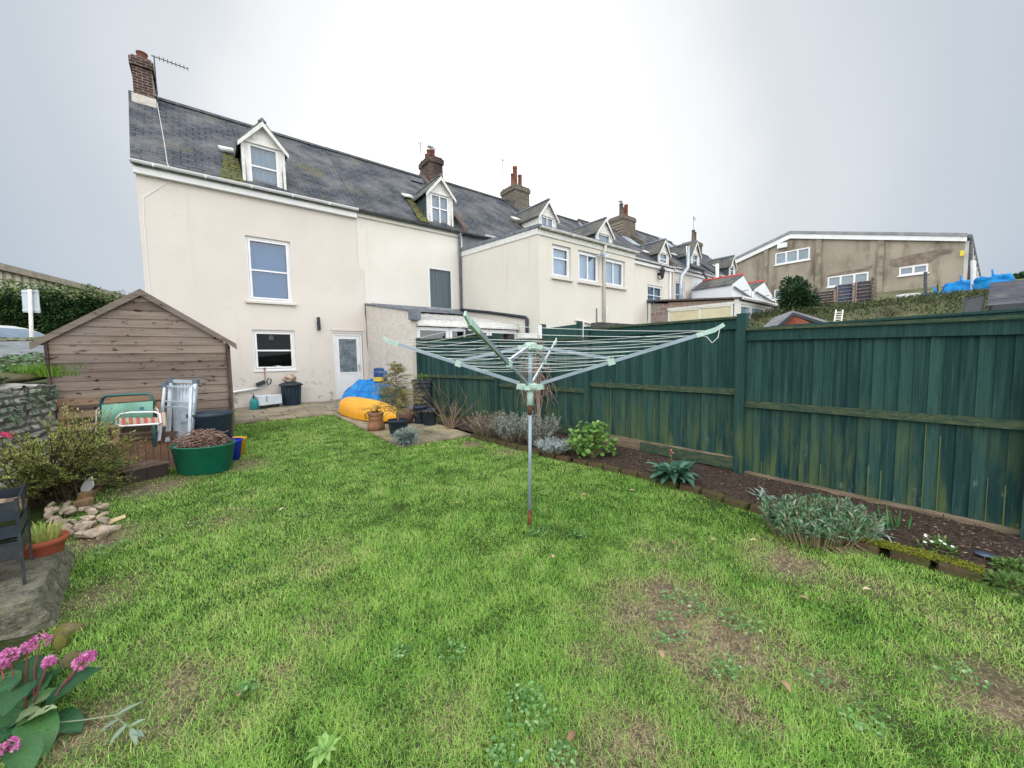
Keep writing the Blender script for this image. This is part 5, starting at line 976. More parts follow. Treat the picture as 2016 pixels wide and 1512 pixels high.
mb = MB(); loop = [px(229, 836, d), px(230, 822, d), px(238, 815, d), px(258, 812, d), px(305, 811, d), px(315, 815, d), px(317, 832, d-.02), px(312, 834, d-.05), px(240, 839, d-.1), px(229, 836, d)]; mb.tube(loop, .012, 8); mb.build('tube_frame', MT['white'], lo_, smooth=True)
mb = MB(); mb.grid(lambda i, j: px(234+80*i, 823-1.0*i+14*j, d-.01)+up*(.006*math.sin(i*38)), 60, 3); mt, t, b = base_mat('striped webbing', .8, .2); wv = tn(t, 'ShaderNodeTexWave', wave_type='BANDS', bands_direction='X'); wv.inputs['Scale'].default_value = 4.2; t.links.new(coord(t), wv.inputs['Vector'])
t.links.new(mix(t, ramp(t, wv.outputs['Fac'], .35, .55), c8(196, 186, 170), c8(204, 110, 100)), b.inputs['Base Color']); mb.build('webbing', mt, lo_, smooth=True)
mb = MB(); mb.beam(px(322, 812, d), px(323, 838, d), .05, .02, up=FLAT); mb.build('backrest', mt, lo_)
# green tub with twigs
c = gbase(404, 927); dC = (c-CAM).dot(FLAT); rT = 57/757*dC; rB = 47/757*dC; hT = .375
tb = thing('green_tub', 'wide green flexible tub heaped with dead twigs', 'tub', c); mb = MB(); mb.lathe([(rB*.95, 0), (rB, .015), (rT*.985, hT-.02), (rT*1.015, hT-.015), (rT*1.015, hT), (rT*.97, hT), (rB*.97, .05), (0, .05)], c, 48, sy=.72, rot=math.atan2(SIDE.y, SIDE.x)); mb.build('body', M('green plastic', c8(20, 112, 88), c8(16, 98, 78), 3, .45, .4), tb, smooth=True)
mb = MB()
for k in range(330):
    a = random.uniform(0, 6.28); r = rT*.74*math.sqrt(random.random()); p = c+SIDE*(math.cos(a)*r)+FLAT*(math.sin(a)*r*.7)+up*(hT*.8+random.uniform(0, .26)*(1-(r/rT)**2)); q = random.uniform(0, 6.28); l = random.uniform(.1, .26)*(1.3-.6*r/rT); e_ = Vector((math.cos(q), math.sin(q), random.uniform(-.1, .35)))*l
    mb.tube([p-e_*.5, p+Vector((random.uniform(-.03, .03), random.uniform(-.03, .03), .03)), p+e_*.5], random.uniform(.003, .007), 4, random.random())
for k in range(9):
    q = random.uniform(-.8, 1.2); p = c+SIDE*random.uniform(-.3, .3)+up*hT; mb.tube([p, p+SIDE*q*.15+up*.12, p+SIDE*q*.3+up*random.uniform(.12, .2)], .003, 4, random.random())
TW = M('dead twigs', c8(160, 132, 118), None, tint=c8(92, 72, 64), rough=.9); o = mb.build('twig_heap', TW); tag(o, 'heap of dead brown twigs in the wide green tub', 'twigs'); o['group'] = 'cut twigs'
def bucket(label, c, r0, r1, h, col, rim=None, sy=1.0):
    o = thing('bucket', label, 'bucket', c, 'coloured buckets behind the green tub'); mb = MB(); mb.lathe([(r0, 0), (r1*.98, h-.02), (r1*1.05, h-.015), (r1*1.05, h), (r1*.96, h), (r0*.95, .03), (0, .03)], c, 32); mb.build('body', col, o, smooth=True)
    mb = MB(); mb.tube([c+up*h+SIDE*r1*math.cos(a)-FLAT*r1*.5*math.sin(a)-up*.10*math.sin(a)*0+up*(-.13*math.sin(a)) for a in [i*math.pi/12 for i in range(13)]], .005, 5); mb.build('handle', rim or col, o); return o
c = gbase(457, 905); bucket('blue bucket half hidden behind the green tub', c, .10, .145, .30, M('blue plastic', c8(38, 58, 196), c8(30, 48, 176), 3, .4, .4))
c = gbase(466, 896); bucket('yellow bucket with an orange inside next to the blue bucket', c, .10, .14, .27, M('yellow plastic', c8(240, 186, 34), c8(232, 172, 30), 3, .4, .4), M('orange rim', c8(238, 106, 66), None, 3, .5))
# ------------------------------------------------------------------ near left corner: stone block, fire basket, pot
p0, p1 = gp(112, 1232), gp(153, 1098); dd_ = dirn(p0, p1); nn = Vector((-dd_.y, dd_.x, 0)); nn = nn if nn.dot(SIDE) < 0 else -nn; lnS = (p1-p0).length; hS = .20
sb_ = MB(); bm = bmesh.new(); bmesh.ops.create_cube(bm, size=2); bmesh.ops.subdivide_edges(bm, edges=bm.edges, cuts=34, use_grid_fill=True)
for q in bm.verts:
    p = q.co; k = 1; a = p0+dd_*(lnS*(p.y+1)/2)+nn*(1.1*(1-p.x)/2+.05*(p.z+1)*.6)+up*(hS*(p.z+1)/2+.0); e_ = .014*mnoise.noise(a*5)-.012*abs(mnoise.noise(a*11+Vector((5, 0, 0))))+.007*mnoise.noise(a*30); sb_.v.append(a+(Vector((p.x*-nn.x, p.x*-nn.y, 0))+dd_*p.y+up*p.z)*e_); sb_.t.append(.5)
sb_.f = [tuple(v.index for v in f.verts) for f in bm.faces]; bm.free()
GRN = M('lichened granite', c8(140, 136, 118), c8(96, 96, 84), 12, .95, .15, bmp=1.0, bs=45, c3=c8(142, 142, 130), s3=26, lo3=.5, hi3=.7)
o = sb_.build('stone_block', GRN, smooth=True); tag(o, 'big lichened granite block under the fire basket', 'stone block')
STp = px(96, 1110, 2.45); zs = hS+gz(12)+.0
def sp2(u, d): q = dpt(u, d, zs); return q
fbk = thing('fire_basket', 'dark steel fire basket of three wide bands with logs inside', 'fire basket', sp2(20, 2.4)); zL = [px(20, v, 2.28).z for v in (1096, 1064, 1055, 1032, 1022, 986)]
cA, cB = sp2(50, 2.28), sp2(70, 2.70); dN = (cB-cA); dN.z = 0; dN.normalize(); dL = Vector((-dN.y, dN.x, 0)); dL = dL if dL.dot(SIDE) < 0 else -dL; cs = [cA, cA+dN*.42, cA+dN*.42+dL*.42, cA+dL*.42]
STL = M('blue grey steel', c8(46, 56, 68), c8(38, 48, 58), 6, .5, .4, metal=.3, c3=c8(84, 80, 78), s3=4)
mb = MB()
for k in range(3):
    z0_, z1_ = zL[2*k], zL[2*k+1]
    for i in range(4):
        a, b_ = cs[i], cs[(i+1) % 4]; mb.beam(Vector((a.x, a.y, (z0_+z1_)/2)), Vector((b_.x, b_.y, (z0_+z1_)/2)), .004, abs(z1_-z0_), t=.5)
mb.build('band', STL, fbk)
for q in cs: mb = MB(); mb.beam(Vector((q.x, q.y, zs+.0)), Vector((q.x, q.y, zL[5]+.015)), .014, .014, up=dN); mb.build('leg', STL, fbk)
mb = MB(); q = sum(cs, Vector())/4; mb.obox(Vector((q.x, q.y, zL[0]-.005)), dN*.2, dL*.2, up*.004); mb.obox(Vector((q.x, q.y, zs+.012)), dN*.21, dL*.21, up*.005); mb.build('tray', STL, fbk)
mb = MB(); a = cA+dL*.13-dN*.003; a.z = (zL[0]+zL[1])/2
for i in range(5): mb.obox(a+up*(.018-.009*i)+dL*(.004*(i % 2)), dL*(.02-.004*(i % 3)), dN*.0015, up*.003)
mb.build('maker_mark', M('pale mark', c8(190, 196, 200), None), fbk)
LOG = M('split log', c8(196, 178, 152), c8(120, 100, 84), 8, .9, .1, bmp=.5, c3=c8(70, 60, 54), s3=5)
for i in range(5):
    q = sum(cs, Vector())/4+dL*random.uniform(-.1, .12)+dN*(-.14+.07*i); q.z = zL[5]-.05+random.uniform(-.03, .02); o = MB(); a = dL*.16+up*random.uniform(-.04, .06)+dN*random.uniform(-.05, .05); o.tube([q-a, q, q+a], [.045, .05, .04], 7); tag(o.build('log', LOG), 'split pale log in the steel fire basket', 'log', 'logs in the fire basket')
cP = dpt(89, 2.68, zs); pt = thing('terracotta_pot', 'terracotta bowl pot of spiky yellow green leaves on the granite block', 'plant pot', cP); mb = MB(); rP = .116
mb.lathe([(rP*.66, 0), (rP*.7, .01), (rP*.95, .105), (rP*1.06, .11), (rP*1.09, .145), (rP*.98, .145), (rP*.92, .11), (0, .11)], cP, 32); mb.build('pot', M('orange terracotta', c8(176, 96, 74), c8(158, 84, 66), 5, .8, .2), pt, smooth=True)
mb = MB(); grass_tuft(mb, cP+up*.11, 60, .16, .08, .008, (.4, .9), .9); mb.build('leaves', leafmat('yellow green spikes', c8(110, 140, 60), c8(196, 200, 120), None, .3), pt)
# stones and brick bits
SLB = M('broken pale slate', c8(206, 188, 166), c8(158, 144, 130), 9, .9, .2, bmp=.6, c3=c8(92, 82, 74), s3=5)
def chunk(c, r, rot, seed, name, mt_, label, cat, group, amp=.5):
    mb = MB(); mb.blob(c, r, 1 if amp > .3 else 2, amp, 1.6, .5, seed); q = Matrix.Rotation(rot[2], 3, 'Z') @ Matrix.Rotation(rot[0], 3, 'X') @ Matrix.Rotation(rot[1], 3, 'Y'); mb.v = [c+q @ (v-c) for v in mb.v]; return tag(mb.build(name, mt_), label, cat, group)
for i in range(46):
    u, v = random.uniform(95, 205), random.uniform(1004, 1068); c = gp(u, v)+up*random.uniform(.02, .08); chunk(c, (random.uniform(.04, .085), random.uniform(.03, .055), random.uniform(.018, .034)), (random.uniform(-.7, .7), random.uniform(-.7, .7), random.uniform(0, 3)), i, 'stone_flake', SLB, 'flat pale broken stone in the heap beside the bush', 'stone', 'broken stones below the bush')
for i, (u, v, lb) in enumerate(((184, 968, 'square edging brick just below the white leaf shape'), (172, 985, 'tilted edging brick, middle of the three below the white leaf shape'), (165, 1002, 'edging brick nearest the heap of broken stones'))):
    c = gp(u, v)+up*.05; mb = MB(); mb.obox(c, SIDE*.055+FLAT*.02, FLAT*.05-SIDE*.02, up*.05+SIDE*.01); tag(mb.build('brick', M('buff brick', c8(166, 138, 100), c8(132, 110, 86), 8, .9, .2, bmp=.5), bevel=.008), lb, 'brick')
c = gp(200, 1050)+up*.03; chunk(c, (.16, .07, .04), (.1, .1, .2), 77, 'stone', SLB, 'long pink brown stone at the lawn edge below the heap', 'stone', None)
c = gp(213, 1033)+up*.02; chunk(c, (.14, .05, .018), (.1, -.15, .6), 71, 'stone', M('yellow stone', c8(206, 186, 146), c8(180, 160, 126), 6, .9), 'yellow pale slate lying at the lawn edge', 'stone', None)
for i, (u, v, r) in enumerate(((135, 1250, .12), (140, 1310, .09), (120, 1275, .08))):
    c = gp(u, v)+up*.02; chunk(c, (r*.5, r*.38, .05), (0, .1, i), 40+i, 'edging_stone', M('mossy edging', c8(126, 114, 92), c8(104, 104, 54), 6, .95, .1, bmp=.6), ('mossy yellow edging stone touching the granite block', 'flat buff edging stone beside the pink flowers', 'small edging stone between granite block and flowers')[i], 'stone', None, .25)
tl_ = thing('white_blade', 'white leaf shaped plastic blade leaning on the bricks under the bush', 'garden tool', gp(165, 985)); b0 = gp(160, 985)+up*.02; ax = (px(180, 938, (gp(165, 985)-CAM).dot(FLAT))-b0); mb = MB(); sd_ = SIDE*.9+up*-.25; sd_.normalize()
mb.prism([b0+ax*.12, b0+ax*.35+sd_*.045, b0+ax*.65+sd_*.06, b0+ax, b0+ax*.75-sd_*.045, b0+ax*.4-sd_*.055], FLAT*.012); mb.build('blade', MT['white'], tl_); mb = MB(); mb.tube([b0+ax*.2, b0-ax*.5-FLAT*-.1], .014, 6); mb.build('handle', MT['black'], tl_)
# ------------------------------------------------------------------ things by the house
pz = lambda n: gz(n)+.03
def hsn(u, v, dz=.03): p = gp(u, v, dz); return p
# dustbin and sack
c = hsn(575, 797); dd = (c-CAM).dot(FLAT); r = 17.5/757*dd; hB = px(575, 757, dd).z-c.z
db = thing('dustbin', 'dark dustbin with its lid on, against the house wall', 'dustbin', c); mb = MB(); mb.lathe([(r*.84, 0), (r*.86, .02), (r*1.0, hB-.05), (r*1.06, hB-.04), (r*1.06, hB-.01), (0, hB-.01)], c, 32)
for k in range(16): a = k*math.pi/8; mb.beam(c+Vector((math.cos(a), math.sin(a), 0))*r*.87+up*.03, c+Vector((math.cos(a), math.sin(a), 0))*r*.995+up*(hB-.08), .012, .012)
mb.build('body', M('navy bin', c8(30, 50, 66), c8(38, 58, 74), 5, .5, .4), db, smooth=True); mb = MB(); mb.lathe([(r*1.16, hB-.03), (r*1.2, hB), (r*.95, hB+.05), (r*.5, hB+.085), (0, hB+.09)], c, 32); mb.obox(c+up*(hB+.1), (.06, 0, 0), (0, .015, 0), up*.02)
for s in (-1, 1): mb.obox(c+SIDE*s*r*1.2+up*(hB-.0), SIDE*.03, FLAT*.03, up*.02)
mb.build('lid', MT['black'], db, smooth=True)
mb = MB(); mb.blob(c+up*(hB+.17)-SIDE*.02, (.17, .13, .13), 3, .45, 2.2, .5, 4, flat=-.09); o = mb.build('compost_sack', M('brown and white sack', c8(140, 112, 84), c8(208, 196, 180), 7, .5, .4, c3=c8(66, 52, 48), s3=9), smooth=True); tag(o, 'crumpled brown and white sack on the dustbin lid', 'sack')
# sink on dolly
a, b_ = hsn(512, 806), hsn(556, 800); sk = thing('sink', 'white ceramic butler sink on a small wheeled dolly', 'sink', (a+b_)/2); d_ = dirn(a, b_); nn = Vector((-d_.y, d_.x, 0)); nn = nn if nn.y > 0 else -nn; ln = (b_-a).length; q = (a+b_)/2+nn*.22; zc = .09+.13
mb = MB(); wq = .03
for s in (-1, 1): mb.obox(q+d_*s*(ln/2-wq/2)+up*zc, d_*(wq/2), nn*.22, up*.13); mb.obox(q+nn*s*.205+up*zc, d_*(ln/2-wq), nn*.015, up*.13)
mb.obox(q+up*(zc-.11), d_*(ln/2-wq), nn*.19, up*.02); mb.build('basin', M('white glaze', c8(224, 232, 240), c8(205, 214, 222), 3, .3, .5), sk, bevel=.012)
mb = MB(); mb.obox(q+up*.075, d_*(ln/2-.05), nn*.2, up*.015)
for s in (-1, 1):
    for t_ in (-1, 1): p = q+d_*s*(ln/2-.1)+nn*t_*.17; mb.tube([p+up*.035-d_*.015, p+up*.035+d_*.015], .035, 10); mb.beam(p+up*.035, p+up*.075, .02, .02)
mb.build('dolly', MT['black'], sk); mb = MB(); p = a.lerp(b_, .32)-nn*.01+up*.34; mb.tube([p+nn*.05+up*.01, p, p-up*.1-d_*.01, p-up*.16], .006, 5); mb.build('cord', MT['black'], sk)
# gas bottle
c = hsn(501, 806); g_ = thing('gas_bottle', 'small teal gas cylinder beside the white sink', 'gas bottle', c); mb = MB(); mb.lathe([(.1, 0), (.105, .02), (.105, .2), (.09, .26), (.04, .29), (0, .29)], c, 24); mb.build('body', M('teal paint', c8(38, 138, 142), c8(32, 122, 128), 5, .4, .4), g_, smooth=True)
mb = MB(); mb.lathe([(.025, .28), (.025, .36), (.012, .37), (.012, .42), (0, .42)], c, 10)
for s in (-1, 1): mb.tube([c+SIDE*s*.06+up*.27, c+SIDE*s*.05+up*.35, c+SIDE*s*.0+up*.37], .008, 5)
mb.build('valve', MT['black'], g_)
# hanging tool on the wall
q = H(-1.86, .09, .98); hk = thing('hose_reel', 'black tap fitting and tool hanging on the house wall over the white waste pipe', 'tool', q); mb = MB(); mb.obox(q-Vector((.12, 0, .06)), Vector((.11, 0, .045)), Vector((0, .05, 0)), Vector((-.02, 0, .05))); mb.tube([q+Vector((.05, 0, -.1)), q+Vector((.12, 0, -.08)), q+Vector((.15, 0, .03)), q+Vector((.08, 0, .08)), q+Vector((.03, 0, .0)), q+Vector((.05, 0, -.1))], .016, 6); mb.build('body', MT['black'], hk)
mb = MB(); mb.tube([q+Vector((0, .05, .04)), q+Vector((0, .05, .35))], .012, 6); mb.obox(q+Vector((.0, .03, .36)), (.03, 0, 0), (0, .02, 0), (0, 0, .03)); mb.build('tap', M('copper pipe', c8(150, 110, 92), c8(120, 90, 80), 5, .5, .4), hk)
# blue tarpaulin
TARP = M('blue tarpaulin', c8(0, 126, 202), c8(0, 100, 178), 5, .4, .35, bmp=.4, bs=9, c3=c8(30, 146, 212), s3=6)
tpc = H(.62, 1.9, pz(1.9)); tp = MB()
def tarp(i, j):
    a = 2*math.pi*i; rad = j; rx, ry = .98, .9
    h_ = .70*(1-rad**2.6)*(1+.18*mnoise.noise(Vector((math.cos(a)*rad*2.2, math.sin(a)*rad*2.2, 2)))) + .16*mnoise.noise(Vector((math.cos(a)*rad*3.4+4, math.sin(a)*rad*3.4, 7)))*(1-rad**4)
    q_ = Vector((math.cos(a)*rad, math.sin(a)*rad, 0)); fold = (.13*(.35-abs(mnoise.noise(q_*2.6+Vector((1, 2, 3)))))+.09*(.3-abs(mnoise.noise(q_*5.5+Vector((7, 2, 3)))))+.035*(.3-abs(mnoise.noise(q_*13+Vector((3, 2, 9))))))*(1-rad**5); k = 1+.13*mnoise.noise(Vector((math.cos(a)*1.7, math.sin(a)*1.7, 0)))+.05*math.sin(a*9+rad*4)
    return tpc+Vector((rx*rad*k*math.cos(a), ry*rad*k*math.sin(a), max(0.0, h_+fold)+.012*math.sin(a*23)*rad))
tp.grid(tarp, 220, 90); tag(tp.build('tarpaulin', TARP, smooth=True), 'crumpled bright blue tarpaulin mound in front of the white door', 'tarpaulin')
# kayak, hull up
kA, kB = H(-.42, 2.5, 0), H(.0, 5.3, 0); kd = (kB-kA); kL = kd.length; kd.normalize(); kn = Vector((kd.y, -kd.x, 0)); ky = thing('kayak', 'yellow kayak lying hull up beside the blue tarpaulin', 'kayak', (kA+kB)/2); mb = MB()
def hull(i, j):
    t_ = i; wv = (max(0.0, 1-abs(2*t_-1)**2.6))**.62; hw = .36*wv+.01; a = math.pi*(j); keel = .36*wv**.55+.03; rock = .07*abs(2*t_-1)**3
    x = math.cos(a)*hw; z = (math.sin(a)**.75)*keel; z += .035*math.exp(-((x-.0)/.05)**2)*wv
    z -= .045*math.exp(-((abs(x)-.17)/.03)**2)*wv*math.sin(a)-.012*math.sin(t_*60)*math.exp(-((abs(x)-.27)/.05)**2)*wv*(t_ > .6); p = kA+kd*(kL*t_)+kn*x; p.z = pz(-p.y)+.02+rock+z; return p
mb.grid(hull, 60, 30); mb.grid(lambda i, j: (lambda p0, p1: p0.lerp(p1, j)+up*(.0))(hull(i, 0), hull(i, 1)), 60, 2); mb.build('hull', M('yellow moulded plastic', c8(248, 178, 40), c8(240, 166, 30), 4, .35, .45, c3=c8(214, 150, 70), s3=7, lo3=.6, hi3=.8), ky, smooth=True)
mb = MB(); p = hull(.93, .5); mb.tube([p+kn*.05, p+kd*.1+kn*.05+up*.02, p+kd*.1-kn*.05+up*.02, p-kn*.05], .01, 6); mb.build('toggle', MT['black'], ky)
# clay chimney pot planter and its sprig
CL = M('weathered clay', c8(156, 112, 84), c8(132, 98, 76), 5, .9, .15, bmp=.3, c3=c8(110, 100, 76), s3=4); c = hsn(741, 846); sc_ = (c-CAM).dot(FLAT)/757
cpp = thing('clay_pot', 'ringed clay chimney pot used as a planter beside the kayak', 'plant pot', c); mb = MB(); r = 16.5*sc_; hh = 36*sc_; mb.lathe([(r, 0), (r, hh*.28), (r*.86, hh*.36), (r*.83, hh*.55), (r*.86, hh*.6), (r*.9, hh*.66), (r*.84, hh*.72), (r*.82, hh*.78), (r*.92, hh*.82), (r*.92, hh*.95), (r*.78, hh), (r*.7, hh*.97), (r*.68, hh*.8), (0, hh*.8)], c, 28); mb.build('pot', CL, cpp, smooth=True)
mb = MB()
for k in range(14): a = random.uniform(0, 6.28); q = c+up*hh*.85; e_ = q+Vector((math.cos(a)*.13-.05, math.sin(a)*.13, random.uniform(.02, .22))); mb.tube([q, q.lerp(e_, .5)+up*.04, e_], .003, 4, .1); [mb.leaf(q.lerp(e_, random.uniform(.3, 1)), Vector((random.uniform(-1, 1), random.uniform(-1, 1), random.uniform(-.3, 1))), .045, .02, random.random()) for _ in range(9)]
for k in range(60): mb.leaf(c-SIDE*(r*.95+random.uniform(0, .07))+up*random.uniform(hh*.3, hh*.95), Vector((random.uniform(-1, .3), random.uniform(-1, 1), random.uniform(-1, .3))), .04, .018, random.random())
mb.build('sprig', leafmat('olive sprig', c8(66, 70, 48), c8(120, 124, 86), None, .2), cpp)
def pot(label, u, v, rt, h, plant=None, d=None, mt_='black', group=None):
    c = hsn(u, v); s = (c-CAM).dot(FLAT)/757; r = rt*s; hh = h*s; o = thing('plant_pot', label, 'plant pot', c, group); mb = MB(); mb.lathe([(r*.78, 0), (r*.8, .01), (r*.97, hh-.04), (r*1.03, hh-.035), (r*1.03, hh), (r*.94, hh), (r*.9, hh-.05), (0, hh-.05)], c, 28); mb.build('pot', MT[mt_] if isinstance(mt_, str) else mt_, o, smooth=True)
    mb = MB(); mb.lathe([(r*.9, hh-.045), (0, hh-.03)], c, 20); mb.build('soil', M('potting soil', c8(72, 60, 52), c8(52, 44, 40), 14, .95, .1), o); return o, c+up*(hh-.05), s
POTB = M('blue black pot', c8(32, 46, 62), c8(42, 56, 72), 5, .5, .4); MT['potb'] = POTB
o, q, s = pot('black pot holding the spindly yellowish conifer', 785, 858, 20, 33, mt_='potb')
q2 = q
mb = MB(); top = q+up*(112*s)+SIDE*-.02; mb.tube([q, q.lerp(top, .5)+SIDE*.02, top], [.014, .009, .003], 6, .2); lf = MB()
for k in range(130):
    t_ = random.uniform(.12, 1)**1.0; p = q.lerp(top, t_); a = random.uniform(0, 6.28); ln = (.16+.56*(1-t_)**.7)*random.uniform(.6, 1.1)
    if t_ > .8: ln *= .7
    e_ = p+Vector((math.cos(a)*ln, math.sin(a)*ln, random.uniform(-.05, .10))); m_ = p.lerp(e_, .5)+up*.03; mb.tube([p, m_, e_], [.005, .003, .0015], 4, random.random())
    for _ in range(34): w_ = random.uniform(.2, 1.05); lf.leaf(p.lerp(e_, w_)+up*.02*math.sin(w_*3), Vector((random.uniform(-1, 1), random.uniform(-1, 1), random.uniform(-.5, .8))), .05, .011, random.random(), .1)
mb.build('branches', M('conifer twigs', c8(140, 122, 92), None, tint=c8(112, 100, 76)), o); lf.build('needles', leafmat('yellowish needles', c8(134, 132, 86), c8(178, 170, 112), None, .3), o)
o, q, s = pot('small bushy grey green lavender spilling from its pot at the paving corner', 800, 874, 17, 20, mt_='potb')
lf = MB(); leafcloud(lf, q+SIDE*.03+up*.02, (.21, .19, .14), 1500, .055, .009, (0, 1), .3, .35); leafcloud(lf, q-SIDE*.15+up*.01, (.09, .09, .08), 300, .05, .009, (0, 1), .3, .3); SILV = leafmat('silver leaves', c8(112, 124, 120), c8(188, 200, 194), None, .2, .7); lf.build('leaves', SILV, o)
pot('front black pot of the pair at the foot of the fence', 846, 836, 15, 31, mt_='potb', group='black pots by the fence'); pot('rear black pot tucked behind its twin at the foot of the fence', 828, 833, 14, 34, mt_='potb', group='black pots by the fence')
c = hsn(798, 833); mb = MB(); mb.lathe([(.09, 0), (.17, .06), (.21, .16), (.2, .25), (.15, .31), (.13, .31), (.12, .28), (0, .26)], c, 28); o = mb.build('round_pot', M('brown clay', c8(112, 84, 74), c8(92, 70, 64), 5, .8, .2), smooth=True); tag(o, 'round brown clay pot behind the conifer pot', 'plant pot')
# water butt like green box, container, stacked black trays by the textured wall
q = H(1.45, 4.15, pz(4.2)); q = gp(775, 805, .03); wb = thing('storage_box', 'low dark green storage box against the textured wall, partly behind the tarpaulin', 'box', q); s = (q-CAM).dot(FLAT)/757; mb = MB(); mb.obox(q+up*(40*s/2), SIDE*(19*s), FLAT*.2, up*(38*s/2)); mb.build('body', M('dark green plastic', c8(44, 74, 72), c8(54, 84, 80), 4, .6, .3), wb, bevel=.015); mb = MB(); mb.obox(q+up*(42*s), SIDE*(21*s), FLAT*.22, up*.025); mb.build('lid', M('grey green lid', c8(62, 96, 92), None, 4, .6), wb, bevel=.01)
b0 = px(747, 753, (q-CAM).dot(FLAT)-.05); jc = thing('blue_container', 'blue tub with a yellow label and blue lid standing on the storage box', 'container', b0); mb = MB(); hh = 26*s; mb.lathe([(8.5*s, 0), (10*s, .02), (10.5*s, hh*.8), (9*s, hh*.95), (0, hh*.95)], b0, 20); mb.build('body', M('blue container', c8(34, 72, 150), c8(26, 52, 110), 8, .4, .5), jc, smooth=True); mb = MB()
mb.lathe([(10.45*s, .04), (10.7*s, hh*.42)], b0, 20); mb.f = [f for f in mb.f if len(f) == 4]; mb.build('yellow_label', M('yellow label', c8(226, 196, 70), c8(210, 178, 60), 9, .5), jc); mb = MB(); mb.lathe([(9.5*s, hh*.95), (9.8*s, hh*1.05), (4*s, hh*1.12), (0, hh*1.12)], b0, 16); mb.lathe([(5*s, 0), (5*s, hh*.85), (0, hh*.9)], b0+SIDE*11*s, 12); mb.build('lid', M('sky blue lid', c8(40, 128, 190), c8(28, 42, 60), 5, .4), jc)
q = gp(834, 818, .03); st_ = thing('stacked_trays', 'tall stack of black plastic trays against the first fence post', 'trays', q); s = (q-CAM).dot(FLAT)/757; mb = MB()
for k in range(9):
    z = k*8*s; w_ = (17+random.uniform(-1, 1.5))*s; ox = SIDE*random.uniform(-.01, .01); mb.obox(q+ox+up*(z+4*s), SIDE*w_, FLAT*.16, up*(3.2*s)); mb.obox(q+ox+up*(z+7*s), SIDE*(w_+.012), FLAT*.17, up*(.6*s))
mb.build('trays', MT['black'], st_); mb = MB(); leafcloud(mb, q+up*(74*s), (.14, .11, .08), 170, .08, .03, (.1, 1), .1, .4); mb.build('seedlings', LF_gr, st_)
# ------------------------------------------------------------------ flower bed
SOIL = M('bark mulch soil', c8(84, 72, 64), c8(60, 52, 47), 22, .95, .1, bmp=.9, bs=30, c3=c8(112, 92, 84), s3=34, lo3=.55, hi3=.7)
edge = [(.62, 7.2), (.70, 8.3), (.79, 9.33), (.93, 10.0), (1.02, 10.71), (1.02, 11.3), (.98, 11.91), (.86, 12.68), (.9, 13.22), (.9, 14.0), (.9, 16)]
def edge_s(n):
    return float(np.interp(n, [b for a, b in edge], [a for a, b in edge]))
mb = MB()
def bed(i, j):
    n = 7.2+8.8*i; s0 = edge_s(n)+.05; s1 = 1.93 if n > 6.5 else 1.78; s = s0+(s1-s0)*j; p = H(s, n, gz(n)+.035+.05*math.sin(math.pi*min(1, j*1.2)*.5)+.018*mnoise.noise(Vector((s*9, n*9, 0)))); return p
mb.grid(bed, 220, 26); mb.grid(lambda i, j: H(.7+.0*i+1.1*j, 5.6+1.6*i, gz(6)+.04+.03*j+.02*mnoise.noise(Vector((i*9, j*9, 1)))), 20, 14); structure(mb.build('flower_bed', SOIL, smooth=True))
mb = MB()
for _ in range(9000):
    i, j = random.random()**.8, random.random(); p = bed(i, j)+up*.008; d = Vector((random.uniform(-1, 1), random.uniform(-1, 1), random.uniform(-.15, .35))); mb.leaf(p, d, random.uniform(.012, .035), random.uniform(.006, .014), random.random(), .1)
o = mb.build('bark_chips', leafmat('bark chips', c8(46, 38, 36), c8(114, 96, 84), c8(180, 162, 142), 0, .9)); o['kind'] = 'stuff'
BRK = [M('old red brick', c8(98, 74, 60), c8(72, 58, 50), 7, .9, .15, bmp=.6, bs=30, c3=c8(86, 86, 52), s3=6, lo3=.42, hi3=.62), M('old brown brick', c8(90, 76, 60), c8(66, 56, 48), 7, .9, .15, bmp=.6, bs=30, c3=c8(84, 90, 50), s3=5, lo3=.42, hi3=.62)]
n = 7.25; k = 0
for i in range(2): pass
mbs = []
for m_ in BRK:
    mb = MB(); bm = bmesh.new(); bmesh.ops.create_cube(bm, size=2); bmesh.ops.subdivide_edges(bm, edges=bm.edges, cuts=4, use_grid_fill=True)
    for q in bm.verts: p = q.co; e_ = 1-.06*(abs(p.x*p.y)**4+abs(p.y*p.z)**4+abs(p.x*p.z)**4); d = mnoise.noise(p*1.8)*.05; mb.v.append(Vector((p.x*.052, p.y*.108, p.z*.045))*(e_+d)); mb.t.append(.5)
    mb.f = [tuple(v.index for v in f.verts) for f in bm.faces]; bm.free(); mbs.append(mb.build('edging_brick', m_))
while n < 13.9:
    s = edge_s(n+.11); b_ = mbs[k % 2] if k < 2 else mbs[random.random() < .5].copy()
    if k >= 2: COL.objects.link(b_)
    s2 = edge_s(n+.22); s1 = edge_s(n); b_.location = H(s+random.uniform(-.02, .02), n+.11, gz(n)+.03+random.uniform(-.012, .008)); b_.rotation_euler = (random.uniform(-.06, .06), random.uniform(-.12, .12), math.atan2(s2-s1, .22)+random.uniform(-.08, .08))
    tag(b_, 'old mossy brick laid end to end along the flower bed edge', 'brick', 'bricks edging the flower bed'); n += .235+random.uniform(0, .04); k += 1
